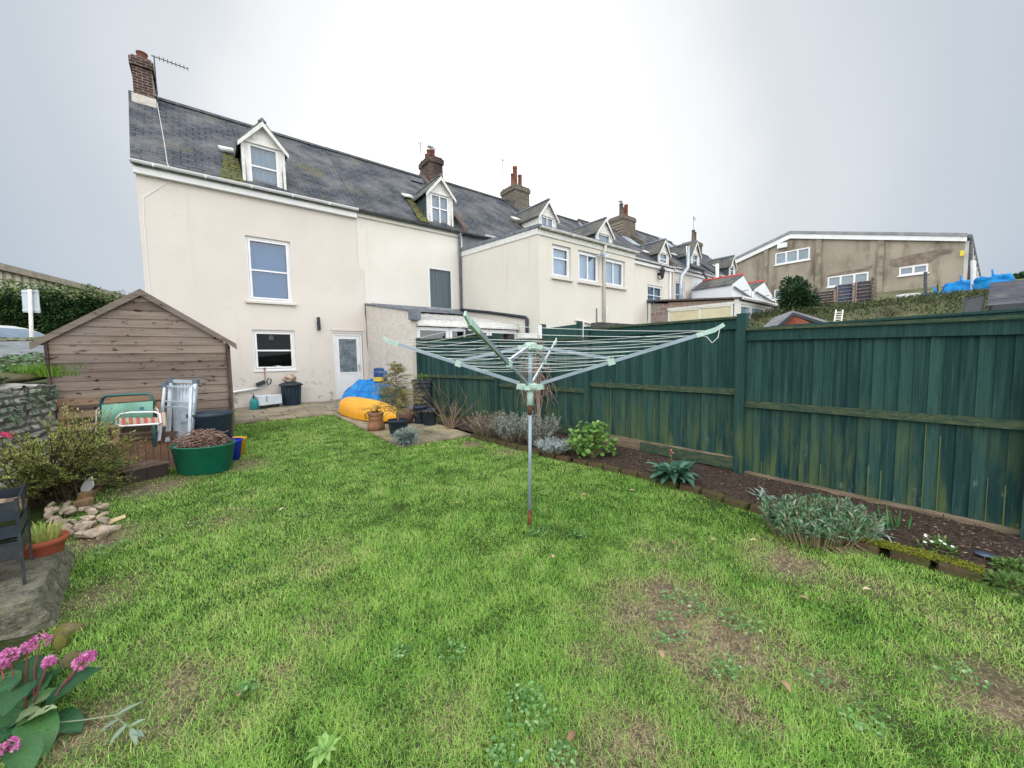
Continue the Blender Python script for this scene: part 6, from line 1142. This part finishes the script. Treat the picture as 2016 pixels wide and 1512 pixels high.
# bed plants
def stemmed(name, label, cat, c, group=None): return thing(name, label, cat, c, group)
def shoots(o, c, n, h, sp, leafm, ll, lw, per, spread=1.0, stemm=None, tr=(0, 1), lean=.6, droop=.1, up_=.5, fold=.2):
    st, lf = MB(), MB()
    for k in range(n):
        a = random.uniform(0, 6.28); r = sp*math.sqrt(random.random())*.5; p = c+Vector((math.cos(a)*r, math.sin(a)*r, -.01)); ln = h*random.uniform(.6, 1.1); e_ = p+Vector((math.cos(a)*sp*lean*random.random(), math.sin(a)*sp*lean*random.random(), ln)); m_ = p.lerp(e_, .5)+Vector((random.uniform(-.03, .03), random.uniform(-.03, .03), .03)); st.tube([p, m_, e_], [.006, .004, .002], 4, random.random())
        for _ in range(per):
            w_ = random.uniform(.2, 1); q = (p.lerp(m_, w_*2) if w_ < .5 else m_.lerp(e_, w_*2-1)); lf.leaf(q, Vector((random.uniform(-1, 1), random.uniform(-1, 1), random.uniform(-.2, 1)+up_)), ll*random.uniform(.6, 1.2), lw*random.uniform(.7, 1.2), random.uniform(*tr), fold, droop)
    st.build('stems', stemm or M('stems', c8(110, 96, 78), c8(86, 78, 60), 5), o); lf.build('leaves', leafm, o)
DRY = leafmat('dry stems', c8(132, 122, 108), c8(176, 170, 152), None, .2, .8)
for lb, u, v, h, sp, m_, n in (('dry brownish grey lavender nearest the paving', 965, 862, .42, .48, DRY, 120), ('grey green lavender bush left of the dryer pole', 1015, 872, .46, .44, SILV, 140), ('pale silver lavender bush just behind the dryer pole', 1062, 880, .47, .38, SILV, 130), ('brightest silver cushion plant right at the bed edge', 1090, 898, .22, .30, leafmat('bright silver', c8(150, 164, 168), c8(206, 216, 214), None, .2, .7), 110)):
    c = gp(u, v, .04)+FLAT*.12; o = stemmed('silver_bush', lb, 'plant', c, 'silver bushes in the flower bed'); shoots(o, c, n, h, sp, m_, .05, .010, 26, tr=(0, 1), lean=.75)
c = gp(1170, 905, .05)+FLAT*.15; o = stemmed('geranium', 'bright green round leaved geranium bush in front of the fence', 'plant', c); st, lf = MB(), MB(); GER = leafmat('geranium leaves', c8(74, 116, 50), c8(132, 178, 92), c8(176, 190, 110), .3, .5)
def rleaf(mb, p, nrm, r, t_):
    x, y = orth(nrm); k = 9; vs = [p]+[p+x*(r*math.cos(a)*(1+.12*math.sin(5*a)))+y*(r*math.sin(a)*(1+.12*math.sin(5*a)))+nrm*(r*.22*(1+.4*math.sin(4*a))) for a in [2*math.pi*i/k for i in range(k)]]; mb.add(vs, [(0, 1+i, 1+(i+1) % k) for i in range(k)], t_)
for k in range(60):
    a = random.uniform(0, 6.28); rr = random.random()**.6; e_ = c+Vector((math.cos(a)*.35*rr, math.sin(a)*.28*rr, random.uniform(.06, .60)*(1-.35*rr))); st.tube([c+Vector((random.uniform(-.06, .06), random.uniform(-.06, .06), 0)), c.lerp(e_, .5)+up*.02, e_], [.008, .006, .004], 5)
    for _ in range(11): q = e_+Vector((random.gauss(0, .05), random.gauss(0, .05), random.gauss(.01, .04))); rleaf(lf, q, (Vector((random.uniform(-.7, .7), random.uniform(-.7, .7), 1))-FLAT*.25).normalized(), random.uniform(.018, .036), random.random())
st.build('stems', M('geranium stems', c8(120, 100, 80), c8(104, 110, 70), 5), o); lf.build('leaves', GER, o)
c = gp(1325, 948, .05); o = stemmed('foxglove', 'dark green leafy rosette with a single pink bud, close to the bed bricks', 'plant', c); lf = MB(); DKG = leafmat('deep green leaves', c8(44, 84, 68), c8(104, 146, 122), None, .2, .5)
def bigleaf(mb, p, d, L_, W, droop, t_, n=7, crease=.2, wave=.0, shape=None):
    d = d.normalized(); x = d.cross(up); x = x.normalized() if x.length > .05 else Vector((1, 0, 0)); vs = []; q = p.copy(); dd_ = d.copy()
    for i in range(n+1):
        w_ = i/n; prof = math.sin(math.pi*min(1, (.08+.92*w_))**.85)*(1 if w_ < 1 else .05); prof = shape(w_) if shape else prof; hw = W/2*max(.03, prof); nn_ = x.cross(dd_).normalized(); wv_ = wave*math.sin(i*2.3)
        vs += [q-x*hw+nn_*(crease*hw+wv_*W), q, q+x*hw+nn_*(crease*hw-wv_*W)]; dd_ = (dd_-up*(droop/n)).normalized(); q = q+dd_*(L_/n)
    b0_ = len(mb.t); mb.add(vs, [(3*i+a, 3*i+a+1, 3*i+a+4, 3*i+a+3) for i in range(n) for a in (0, 1)], t_)
    for i in range(n+1): mb.t[b0_+3*i+1] = min(1, t_+.22)
for k in range(90):
    a = random.uniform(0, 6.28); d = Vector((math.cos(a), math.sin(a), random.uniform(.2, 1.6))); bigleaf(lf, c+up*random.uniform(0, .16)+Vector((math.cos(a), math.sin(a), 0))*random.uniform(0, .14), d, random.uniform(.16, .25), random.uniform(.065, .105), random.uniform(.6, 1.8), random.random(), 6, .25, .04)
lf.build('leaves', DKG, o, smooth=True); mb = MB(); mb.tube([c, c+up*.34-SIDE*.03], .004, 4); mb.build('stem', LF_gr, o); mb = MB(); leafcloud(mb, c+up*.35-SIDE*.03, (.02, .02, .025), 14, .03, .015, (0, 1), .3); mb.build('bud', M('salmon petals', c8(224, 130, 124), None), o)
PNK = leafmat('blue green narrow leaves', c8(52, 96, 66), c8(122, 160, 122), c8(176, 186, 168), .25, .6)
c = gp(1620, 1055, .04)+FLAT*.05; o = stemmed('sage_clump', 'big blue green clump of narrow leaves spilling over the bed bricks', 'plant', c); lf, st = MB(), MB()
for k in range(430):
    a = random.uniform(0, 6.28); r = .29*math.sqrt(random.random()); p = c+SIDE*math.cos(a)*r*1.2+FLAT*math.sin(a)*r*.8; h_ = random.uniform(.12, .30)*(1-(r/.34)**2*.5); e_ = p+SIDE*math.cos(a)*r*.4+FLAT*math.sin(a)*r*.3+up*h_; st.tube([p-up*.03, e_], .003, 4, random.random())
    for _ in range(9): lf.leaf(p.lerp(e_, random.uniform(.45, 1.05)), Vector((random.uniform(-1, 1), random.uniform(-1, 1), random.uniform(0, 1.3))), random.uniform(.05, .095), .0135, random.random()**.9, .15, .15)
for k in range(40): a = random.uniform(3.3, 6.1); p = c+SIDE*math.cos(a)*.27+FLAT*math.sin(a)*.24; st.tube([p, p+Vector((random.uniform(-.08, .08), random.uniform(-.08, .02), -.02)), p+Vector((random.uniform(-.15, .15), -.1, -.05))], .0025, 4, random.random())
st.build('stems', M('straw stems', c8(170, 156, 126), None, tint=c8(110, 104, 80)), o); lf.build('leaves', PNK, o)
for lb, u, v, n_, h_ in (('silvery rosette just left of the blue green clump', 1510, 985, 34, .13), ('silvery grey rosette with a white stalk right of the blue green clump', 1735, 1060, 40, .15)):
    c = gp(u, v, .05)+FLAT*.08; o = stemmed('silver_rosette', lb, 'plant', c, 'silver rosettes in the flower bed'); lf = MB()
    for k in range(n_): a = random.uniform(0, 6.28); bigleaf(lf, c+Vector((random.uniform(-.06, .06), random.uniform(-.06, .06), 0)), Vector((math.cos(a), math.sin(a), random.uniform(.3, 2))), h_*random.uniform(.7, 1.3), .018, random.uniform(.5, 1.6), random.random(), 5, .3)
    lf.build('leaves', leafmat('silver rosette '+lb[-4:], c8(104, 136, 116), c8(176, 194, 182), None, .2, .6), o)
c = gp(1775, 1052, .05)+FLAT*.08; o = stemmed('iris', 'upright sword shaped iris leaves near the gravel board', 'plant', c); lf = MB()
for k in range(15): a = random.uniform(0, 6.28); bigleaf(lf, c+SIDE*random.uniform(-.09, .12)+FLAT*random.uniform(-.04, .04), Vector((math.cos(a)*.18, math.sin(a)*.18, 1)), random.uniform(.12, .27), .017, random.uniform(-.05, .4), random.random(), 6, .2)
lf.build('leaves', leafmat('iris leaves', c8(40, 92, 56), c8(92, 144, 84), None, .3), o)
for lb, u, v, n_ in (('small green plant with white flowers on the bed edge', 1845, 1085, 160), ('leafy green plant spilling at the frame edge end of the bed', 2000, 1130, 300), ('low leafy weeds at the corner where bed meets lawn', 1985, 1160, 240)):
    c = gp(u, v, .05); o = stemmed('bed_plant', lb, 'plant', c, 'small leafy plants on the bed edge'); lf = MB(); leafcloud(lf, c+up*.03, (.13, .11, .06), n_, .04, .02, (0, 1), .2, .5); lf.build('leaves', LF_gr, o)
    if u == 1845:
        for k in range(7): mb = MB(); rleaf(mb, c+Vector((random.uniform(-.1, .1), random.uniform(-.08, .08), random.uniform(.07, .1))), (up-FLAT*.4).normalized(), .011, .5); mb.build('flower', MT['white'], o)
mb = MB(); MOSS = leafmat('moss', c8(96, 112, 32), c8(158, 160, 50), None, .1, .9)
for _ in range(2600):
    n_ = random.uniform(12.6, 13.3); p = H(edge_s(n_)+random.uniform(-.05, .09), n_, gz(n_)+.08+random.uniform(-.015, .012)); mb.leaf(p, Vector((random.uniform(-1, 1), random.uniform(-1, 1), random.uniform(0, 1))), .014, .008, random.random())
o = mb.build('moss', MOSS); o['kind'] = 'stuff'
c = gp(1938, 1092, .085); mb = MB(); mb.lathe([(.055, 0), (.056, .012), (.0, .016)], c, 24); o = mb.build('solar_light', M('blue solar disc', c8(70, 84, 104), None, 3, .15, .7), smooth=True); tag(o, 'round dark blue solar light set in the mulch', 'garden light')
# bare shrub, climbing remains
def twigtree(mb, p, d, ln, r, depth, bend=.35, n=3):
    pts = [p]; q = p.copy(); dd_ = d.normalized()
    for i in range(5): dd_ = (dd_+Vector((random.uniform(-1, 1), random.uniform(-1, 1), random.uniform(-.5, .4)))*bend*.5).normalized(); q = q+dd_*(ln/5); pts.append(q.copy())
    mb.tube(pts, [r*(1-.14*i) for i in range(6)], 5, random.random())
    if depth:
        for k in range(n): i = random.randint(2, 5); twigtree(mb, pts[i], dd_+Vector((random.uniform(-1, 1), random.uniform(-1, 1), random.uniform(-.2, .7))), ln*.55, r*.5, depth-1, bend, n)
c = gp(884, 845, .04)+FLAT*.1; o = MB()
for k in range(24): a = random.uniform(0, 6.28); twigtree(o, c+Vector((random.uniform(-.08, .08), random.uniform(-.08, .08), 0)), SIDE*math.cos(a)*.75+FLAT*math.sin(a)*.5+up*random.uniform(.25, 1.5), random.uniform(.35, .95), .006, 1, .45, 2)
tag(o.build('bare_shrub', M('bare pale twigs', c8(168, 140, 122), None, tint=c8(112, 94, 84))), 'leafless arching shrub between the black pots and the silver bushes', 'shrub')
# dead climber on the fence
q = H(1.72, 7.9, .1); o = MB()
for k in range(9): o.tube([q+Vector((random.uniform(-.03, .03), random.uniform(-.08, .08), 0)), q+Vector((0, random.uniform(-.1, .1), .6)), q+Vector((-.03, random.uniform(-.12, .12), 1.1)), q+Vector((-.05, random.uniform(-.25, .25), 1.5))], .006, 5, random.random())
for k in range(230):
    a = q+Vector((random.uniform(-.16, .06), random.gauss(.05, .2), random.uniform(.75, 1.75))); e_ = Vector((random.uniform(-.12, .08), random.uniform(-.3, .3), random.uniform(-.45, .15))); o.tube([a, a+e_*.5+Vector((random.uniform(-.06, .06), random.uniform(-.06, .06), .03)), a+e_], .0028, 4, random.random())
for k in range(6): a = q+Vector((-.08, .15+random.uniform(-.1, .1), random.uniform(.9, 1.2))); o.tube([a+Vector((-.02, .2*math.sin(t_), .26*math.cos(t_)-.2)) for t_ in [i*.5 for i in range(13)]], .003, 4, random.random())
tag(o.build('dead_climber', M('dead vine', c8(176, 152, 140), None, tint=c8(128, 104, 96))), 'tangle of dead climber stems hanging on the green fence behind the dryer', 'climber')
# shrub over the wall on the near side, arching branches
ROSE = leafmat('hebe leaves', c8(92, 110, 60), c8(184, 190, 106), c8(226, 224, 166), .4, .5)
bs_ = gp(112, 985); bsh = thing('shrub', 'sprawling small leaved shrub with one pink flower in front of the stone wall', 'shrub', bs_); st, lf = MB(), MB()
tg_ = []
for k in range(190):
    u = random.uniform(0, 285); vmin = np.interp(u, [0, 60, 130, 190, 230, 290], [880, 860, 815, 815, 835, 905]); v = random.uniform(vmin, min(1000, vmin+130)); dpt_ = np.interp(u, [0, 290], [3.25, 4.75])+random.uniform(-.3, .35); tg_.append(px(u, v, dpt_))
for e_ in tg_:
    p = bs_+Vector((random.uniform(-.2, .2), random.uniform(-.2, .2), .0)); m_ = p.lerp(e_, .55)+up*random.uniform(.04, .16)+Vector((random.uniform(-.06, .06), random.uniform(-.06, .06), 0)); st.tube([p, p.lerp(m_, .55)+up*.03, m_, e_], [.009, .007, .005, .002], 4, random.random())
    for _ in range(3):
        e2 = m_.lerp(e_, random.uniform(.2, .9)); e3 = e2+(e_-m_).normalized()*random.uniform(.06, .2)+Vector((random.uniform(-.1, .1), random.uniform(-.1, .1), random.uniform(-.02, .12))); st.tube([e2, e3], [.003, .0015], 4, random.random())
        for _ in range(16): lf.leaf(e2.lerp(e3, random.random()), (e3-e2).normalized()*.7+Vector((random.uniform(-1, 1), random.uniform(-1, 1), random.uniform(-.4, .9))), random.uniform(.022, .042), random.uniform(.009, .016), min(1, random.random()*.75+.25*(e2.z > .55)), .2)
    for _ in range(12): lf.leaf(m_.lerp(e_, random.random()), Vector((random.uniform(-1, 1), random.uniform(-1, 1), random.uniform(-.4, .9))), random.uniform(.022, .042), .014, random.random()*.8, .2)
st.build('branches', M('dark branches', c8(92, 74, 58), None, tint=c8(62, 60, 44)), bsh); lf.build('leaves', ROSE, bsh)
q = px(13, 857, 3.2); mb = MB(); leafcloud(mb, q, (.022, .022, .018), 26, .03, .022, (0, 1), .3, .5); mb.build('flower', M('hot pink petals', c8(238, 70, 140), None), bsh); mb = MB(); mb.tube([q, q+Vector((.05, -.02, -.16)), bs_.lerp(q, .5)], .003, 4); mb.build('flower_stem', ROSE, bsh)
# bergenia with pink flowers in the near corner
bc = gp(40, 1440)+up*.0; bg_ = thing('bergenia', 'broad glossy leaved plant with clusters of pink flowers in the near corner', 'plant', bc); lf = MB(); shp = lambda w_: (0 if w_ <= 0 else min(1, (w_/.35)**.7) if w_ < .45 else max(.02, 1-((w_-.45)/.55)**2.6))
BL_ = leafmat('bergenia leaves', c8(24, 74, 56), c8(84, 130, 72), c8(160, 180, 136), .15, .28)
_t = BL_.node_tree; _b = _t.nodes['Principled BSDF']; bump(_t, _b, noise_fac(_t, coord(_t, (1, 1, 1)), 55, 5, .3, .7), .5, .006)
def tleaf(u0, v0, u1, v1, d0, d1, W, t_, droop=.25): a, b_ = px(u0, v0, d0), px(u1, v1, d1); bigleaf(lf, a, (b_-a)+up*droop*(b_-a).length*.5, (b_-a).length*1.05, W*1.08, droop*1.6+random.uniform(-.1, .3), t_, 14, .38, .035, shp)
for a in ((30, 1400, 66, 1290, 1.62, 1.78, .13, .12), (70, 1420, 182, 1312, 1.55, 1.66, .135, .10), (5, 1410, 40, 1345, 1.45, 1.6, .12, .2), (45, 1400, 88, 1320, 1.62, 1.75, .10, .45), (55, 1395, 125, 1352, 1.60, 1.7, .085, .75), (10, 1440, 72, 1392, 1.5, 1.55, .07, .92), (25, 1440, 105, 1390, 1.5, 1.52, .06, 1.0), (60, 1405, 85, 1465, 1.55, 1.42, .11, .55), (85, 1420, 155, 1420, 1.55, 1.52, .09, .15), (0, 1460, 40, 1430, 1.45, 1.5, .08, .1), (-20, 1400, -5, 1330, 1.5, 1.62, .12, .2), (20, 1440, -30, 1395, 1.5, 1.5, .1, .3), (30, 1460, 60, 1500, 1.42, 1.35, .09, .4), (70, 1380, 112, 1310, 1.68, 1.78, .06, .3), (5, 1380, 15, 1320, 1.6, 1.7, .09, .6)): tleaf(*a)
lf.build('leaves', BL_, bg_, smooth=True); PK = leafmat('pink petals', c8(204, 90, 172), c8(248, 184, 226), c8(150, 60, 100), .35, .5)
for u, v, d, r in ((80, 1262, 1.83, .032), (20, 1290, 1.72, .034), (55, 1275, 1.8, .026), (165, 1300, 1.68, .034), (97, 1302, 1.74, .022), (10, 1478, 1.36, .036), (0, 1310, 1.66, .026), (175, 1293, 1.7, .02)):
    q = px(u, v, d); mb = MB()
    for k in range(34):
        o_ = Vector((random.gauss(0, 1), random.gauss(0, 1), random.gauss(.3, .8))).normalized(); p = q+o_*r*random.uniform(.55, 1.05)
        for j in range(5): a = j*1.257; x, y = orth(o_); mb.leaf(p, x*math.cos(a)+y*math.sin(a)+o_*.5, .014, .010, random.random()**1.5, .1)
    mb.build('flower', PK, bg_); mb = MB(); b0 = bc.lerp(q, .15); b0.z = gz(13)+.02; mb.tube([b0+Vector((random.uniform(-.03, .03), 0, 0)), b0.lerp(q, .6)+up*.02, q], [.004, .0035, .003], 5); mb.build('flower_stem', M('red stem', c8(140, 70, 72), c8(110, 60, 60), 5), bg_)
# fallen eucalyptus twig
o = thing('eucalyptus_twig', 'fallen grey green eucalyptus twig on the lawn beside the pink flowers', 'twig', gp(225, 1420)); mb = MB(); pts = [gp(u, v, .035) for u, v in ((100, 1424), (160, 1418), (225, 1408), (262, 1440))]; mb.tube(pts, [.004, .003, .003, .002], 5); mb.build('stem', M('grey green stem', c8(130, 144, 116), None), o); mb = MB()
for a, b_, c_, d_ in ((225, 1410, 285, 1383), (235, 1415, 195, 1447), (250, 1425, 215, 1470), (258, 1435, 270, 1470), (255, 1430, 290, 1420), (262, 1440, 285, 1455)): p, q = gp(a, b_, .04), gp(c_, d_, .045); bigleaf(mb, p, q-p+up*.02, (q-p).length, .022, .2, random.random(), 6, .2)
mb.build('leaves', leafmat('eucalyptus leaves', c8(122, 148, 128), c8(152, 172, 150), None, .2, .7), o, smooth=True)
# ------------------------------------------------------------------ lawn
def lawn_in(s, n):
    if n < 2.87 and s > -9: return s < -4.9 and False
    if s > edge_s(max(n, 7.2))-.06 and n > 7.1: return False
    if n < 7.22 and s > -.78: return False
    return True
LEFT = [(2.9, -4.3), (5, -4.6), (6.6, -4.75), (7.5, -4.5), (8.4, -4.6), (9.1, -4.5), (9.8, -4.02), (11, -4.0), (11.9, -4.3), (12.4, -5.0), (14.8, -5.0)]
lv = lambda n: float(np.interp(n, [a for a, b in LEFT], [b for a, b in LEFT]))
# left limits measured from the things standing there
pts = []
cx_, cy_ = CAM.x, -CAM.y
for ci in range(int((14.7-2.8)/.25)):
    n0 = 2.8+ci*.25
    for si in range(int(6.4/.25)):
        s0 = -5.2+si*.25; d = math.hypot(s0+.125-cx_, n0+.125-cy_); dens = min(30000, 66000/max(.8, d)**1.4); k = rng.poisson(dens*.0625)
        if k: pts.append(np.column_stack([s0+rng.random(k)*.25, n0+rng.random(k)*.25, np.full(k, d)]))
P = np.vstack(pts); keep = np.ones(len(P), bool); col = np.zeros(len(P)); hgt = np.zeros(len(P))
en, es = np.array([b for a, b in edge]), np.array([a for a, b in edge])
keep &= ~((P[:, 1] > 7.1) & (P[:, 0] > np.interp(P[:, 1], en, es)-.05)); keep &= ~((P[:, 1] < 7.2) & (P[:, 0] > -.76)); keep &= P[:, 1] > 2.88; keep &= P[:, 0] > np.interp(P[:, 1], [a for a, b in LEFT], [b for a, b in LEFT])
P = P[keep]; patch = np.zeros(len(P))
for q, r, k in PATCH: patch = np.maximum(patch, k*np.exp(-((P[:, 0]-q.x)**2+(-P[:, 1]-q.y)**2)/(r*r)))
def nz2(sc, off): return np.array([mnoise.noise(Vector((a*sc+off, b*sc, off))) for a, b in zip(P[:, 0], P[:, 1])])
n1 = nz2(1.4, 3.0); n2 = nz2(5.5, 11.0); n3 = nz2(.6, 21)
patch = np.clip(patch*(1+.9*n2)+.22*np.clip(n2-.1, 0, 1), 0, 1); keep = rng.random(len(P)) > np.clip(patch*1.35-.2, 0, .9); P, patch, n1, n2, n3 = P[keep], patch[keep], n1[keep], n2[keep], n3[keep]
m_ = len(P); hgt = (.020+.022*rng.random(m_)+.006*n1+.016*n2)*(1-.5*patch); hgt = np.clip(hgt, .014, .075); tall = rng.random(m_) < .05; hgt[tall] *= 1.5
tint = np.clip(.40+.20*rng.standard_normal(m_)+.22*n1+.24*n2+.14*n3, 0, .76); dry = rng.random(m_) < np.clip(.025+.95*patch+.30*np.clip(n1-.15, 0, 1)*(n2 > -.1), 0, .9); tint[dry] = rng.uniform(.78, 1, dry.sum())
a = rng.random(m_)*6.283; ln_ = rng.random(m_)**.6*(1.1+.5*patch); ln_[dry] = 1.2+1.0*rng.random(dry.sum()); hgt[dry] *= .75; wf = np.where(dry, .6, 1.0); dx, dy = np.cos(a)*ln_, np.sin(a)*ln_; wd = (.0006+.00027*P[:, 2])*(.6+.7*rng.random(m_))*wf; xx, xy = -np.sin(a)*wd, np.cos(a)*wd
gzv = KS*(10.68-P[:, 1])-.004; X, Y = P[:, 0], -P[:, 1]; V = np.zeros((m_, 5, 3), np.float32)
V[:, 0] = np.column_stack([X-xx, Y-xy, gzv]); V[:, 1] = np.column_stack([X+xx, Y+xy, gzv]); mx_, my_ = X+dx*hgt*.45, Y+dy*hgt*.45
V[:, 2] = np.column_stack([mx_+xx*.85, my_+xy*.85, gzv+hgt*.62]); V[:, 3] = np.column_stack([mx_-xx*.85, my_-xy*.85, gzv+hgt*.62]); V[:, 4] = np.column_stack([X+dx*hgt*1.25, Y+dy*hgt*1.25, gzv+hgt*np.clip(1-.35*ln_, .35, 1)])
i0 = np.arange(m_)*5; loops = np.column_stack([i0, i0+1, i0+2, i0+3, i0+3, i0+2, i0+4]).ravel(); starts = np.column_stack([np.arange(m_)*7, np.arange(m_)*7+4]).ravel(); tot = np.tile([4, 3], m_)
me = bpy.data.meshes.new('lawn_grass'); me.vertices.add(m_*5); me.vertices.foreach_set('co', V.ravel()); me.loops.add(len(loops)); me.loops.foreach_set('vertex_index', loops.astype(np.int32)); me.polygons.add(len(starts)); me.polygons.foreach_set('loop_start', starts.astype(np.int32)); me.polygons.foreach_set('loop_total', tot.astype(np.int32)); me.update(calc_edges=True); me.validate()
at = me.attributes.new('tint', 'FLOAT', 'POINT'); at.data.foreach_set('value', np.repeat(tint, 5).astype(np.float32))
mt, t, b = base_mat('lawn blades', .38, .5); f = attr(t); rp_ = tn(t, 'ShaderNodeValToRGB'); t.links.new(f, rp_.inputs[0]); e = rp_.color_ramp.elements; e[0].color = c8(84, 142, 52); e[1].color = c8(226, 216, 172)
for ps, c_ in ((.4, c8(156, 210, 90)), (.72, c8(206, 236, 134)), (.80, c8(220, 212, 154))): q = e.new(ps); q.color = c_
t.links.new(rp_.outputs[0], b.inputs['Base Color']); tr = tn(t, 'ShaderNodeBsdfTranslucent'); t.links.new(rp_.outputs[0], tr.inputs[0]); ms = tn(t, 'ShaderNodeMixShader'); ms.inputs[0].default_value = .42; t.links.new(b.outputs[0], ms.inputs[1]); t.links.new(tr.outputs[0], ms.inputs[2]); t.links.new(ms.outputs[0], t.nodes['Material Output'].inputs[0])
me.materials.append(mt); lo2 = bpy.data.objects.new('lawn_grass', me); COL.objects.link(lo2); lo2['kind'] = 'stuff'
# weeds and fallen leaves in the lawn
mb = MB(); WEED = leafmat('clover and weeds', c8(70, 118, 60), c8(130, 174, 104), c8(170, 196, 150), .25, .5)
for u, v, r, k in [(1345, 1190, .14, 60), (1310, 1218, .06, 16), (1330, 1260, .07, 18), (1455, 1225, .12, 50), (1300, 1265, .05, 12), (1430, 1310, .08, 16), (1425, 1330, .06, 20), (1040, 1400, .12, 60), (1110, 1500, .06, 26), (1000, 1490, .08, 26), (890, 1290, .08, 24), (490, 1360, .05, 20), (620, 1010, .3, 40), (1590, 990, .15, 24), (1520, 960, .12, 20), (700, 1010, .3, 30), (1250, 1030, .2, 24), (1610, 1340, .06, 16), (1890, 1330, .1, 26), (1140, 1055, .1, 30), (1060, 1050, .12, 40), (350, 1050, .2, 26), (230, 1080, .15, 26), (300, 975, .25, 40), (790, 1290, .05, 24), (1700, 1420, .1, 20)]:
    for _ in range(int(k*2.2)): c = gp(u, v, .012); a = random.uniform(0, 6.28); q = r*math.sqrt(random.random()); rleaf(mb, c+Vector((math.cos(a)*q, math.sin(a)*q, random.uniform(.012, .035))), Vector((random.uniform(-.4, .4), random.uniform(-.4, .4), 1)).normalized(), random.uniform(.005, .0105), random.random())
o = mb.build('lawn_weeds', WEED); o['kind'] = 'stuff'
c = gp(640, 1480, .01); o = stemmed('weed', 'light green broad leaved weed rosette in the lawn at the near edge', 'plant', c); lf = MB()
for k in range(26): a = random.uniform(0, 6.28); bigleaf(lf, c, Vector((math.cos(a), math.sin(a), random.uniform(.3, 1.5))), random.uniform(.05, .095), random.uniform(.02, .034), random.uniform(.5, 1.6), random.random(), 6, .25, .05)
lf.build('leaves', leafmat('weed leaves', c8(110, 160, 72), c8(170, 206, 124), None, .3, .5), o, smooth=True)
FALL = leafmat('fallen leaves', c8(140, 108, 82), c8(196, 172, 140), c8(216, 196, 170), .1, .8)
for k, (u, v) in enumerate([(1088, 1098), (1155, 973), (1240, 965), (1490, 1063), (1575, 1175), (1400, 1062), (1640, 1078), (1325, 1070), (1120, 1460), (1305, 1295), (1700, 1160), (1540, 1340), (470, 1370), (560, 1000), (900, 990)]):
    mb = MB(); c = gp(u, v, .035); a = random.uniform(0, 6.28); bigleaf(mb, c, Vector((math.cos(a), math.sin(a), .25)), random.uniform(.045, .08), .03, .8, random.random(), 5, .5); tag(mb.build('fallen_leaf', FALL), 'dry brown fallen leaf lying on the lawn', 'leaf', 'fallen leaves on the lawn')
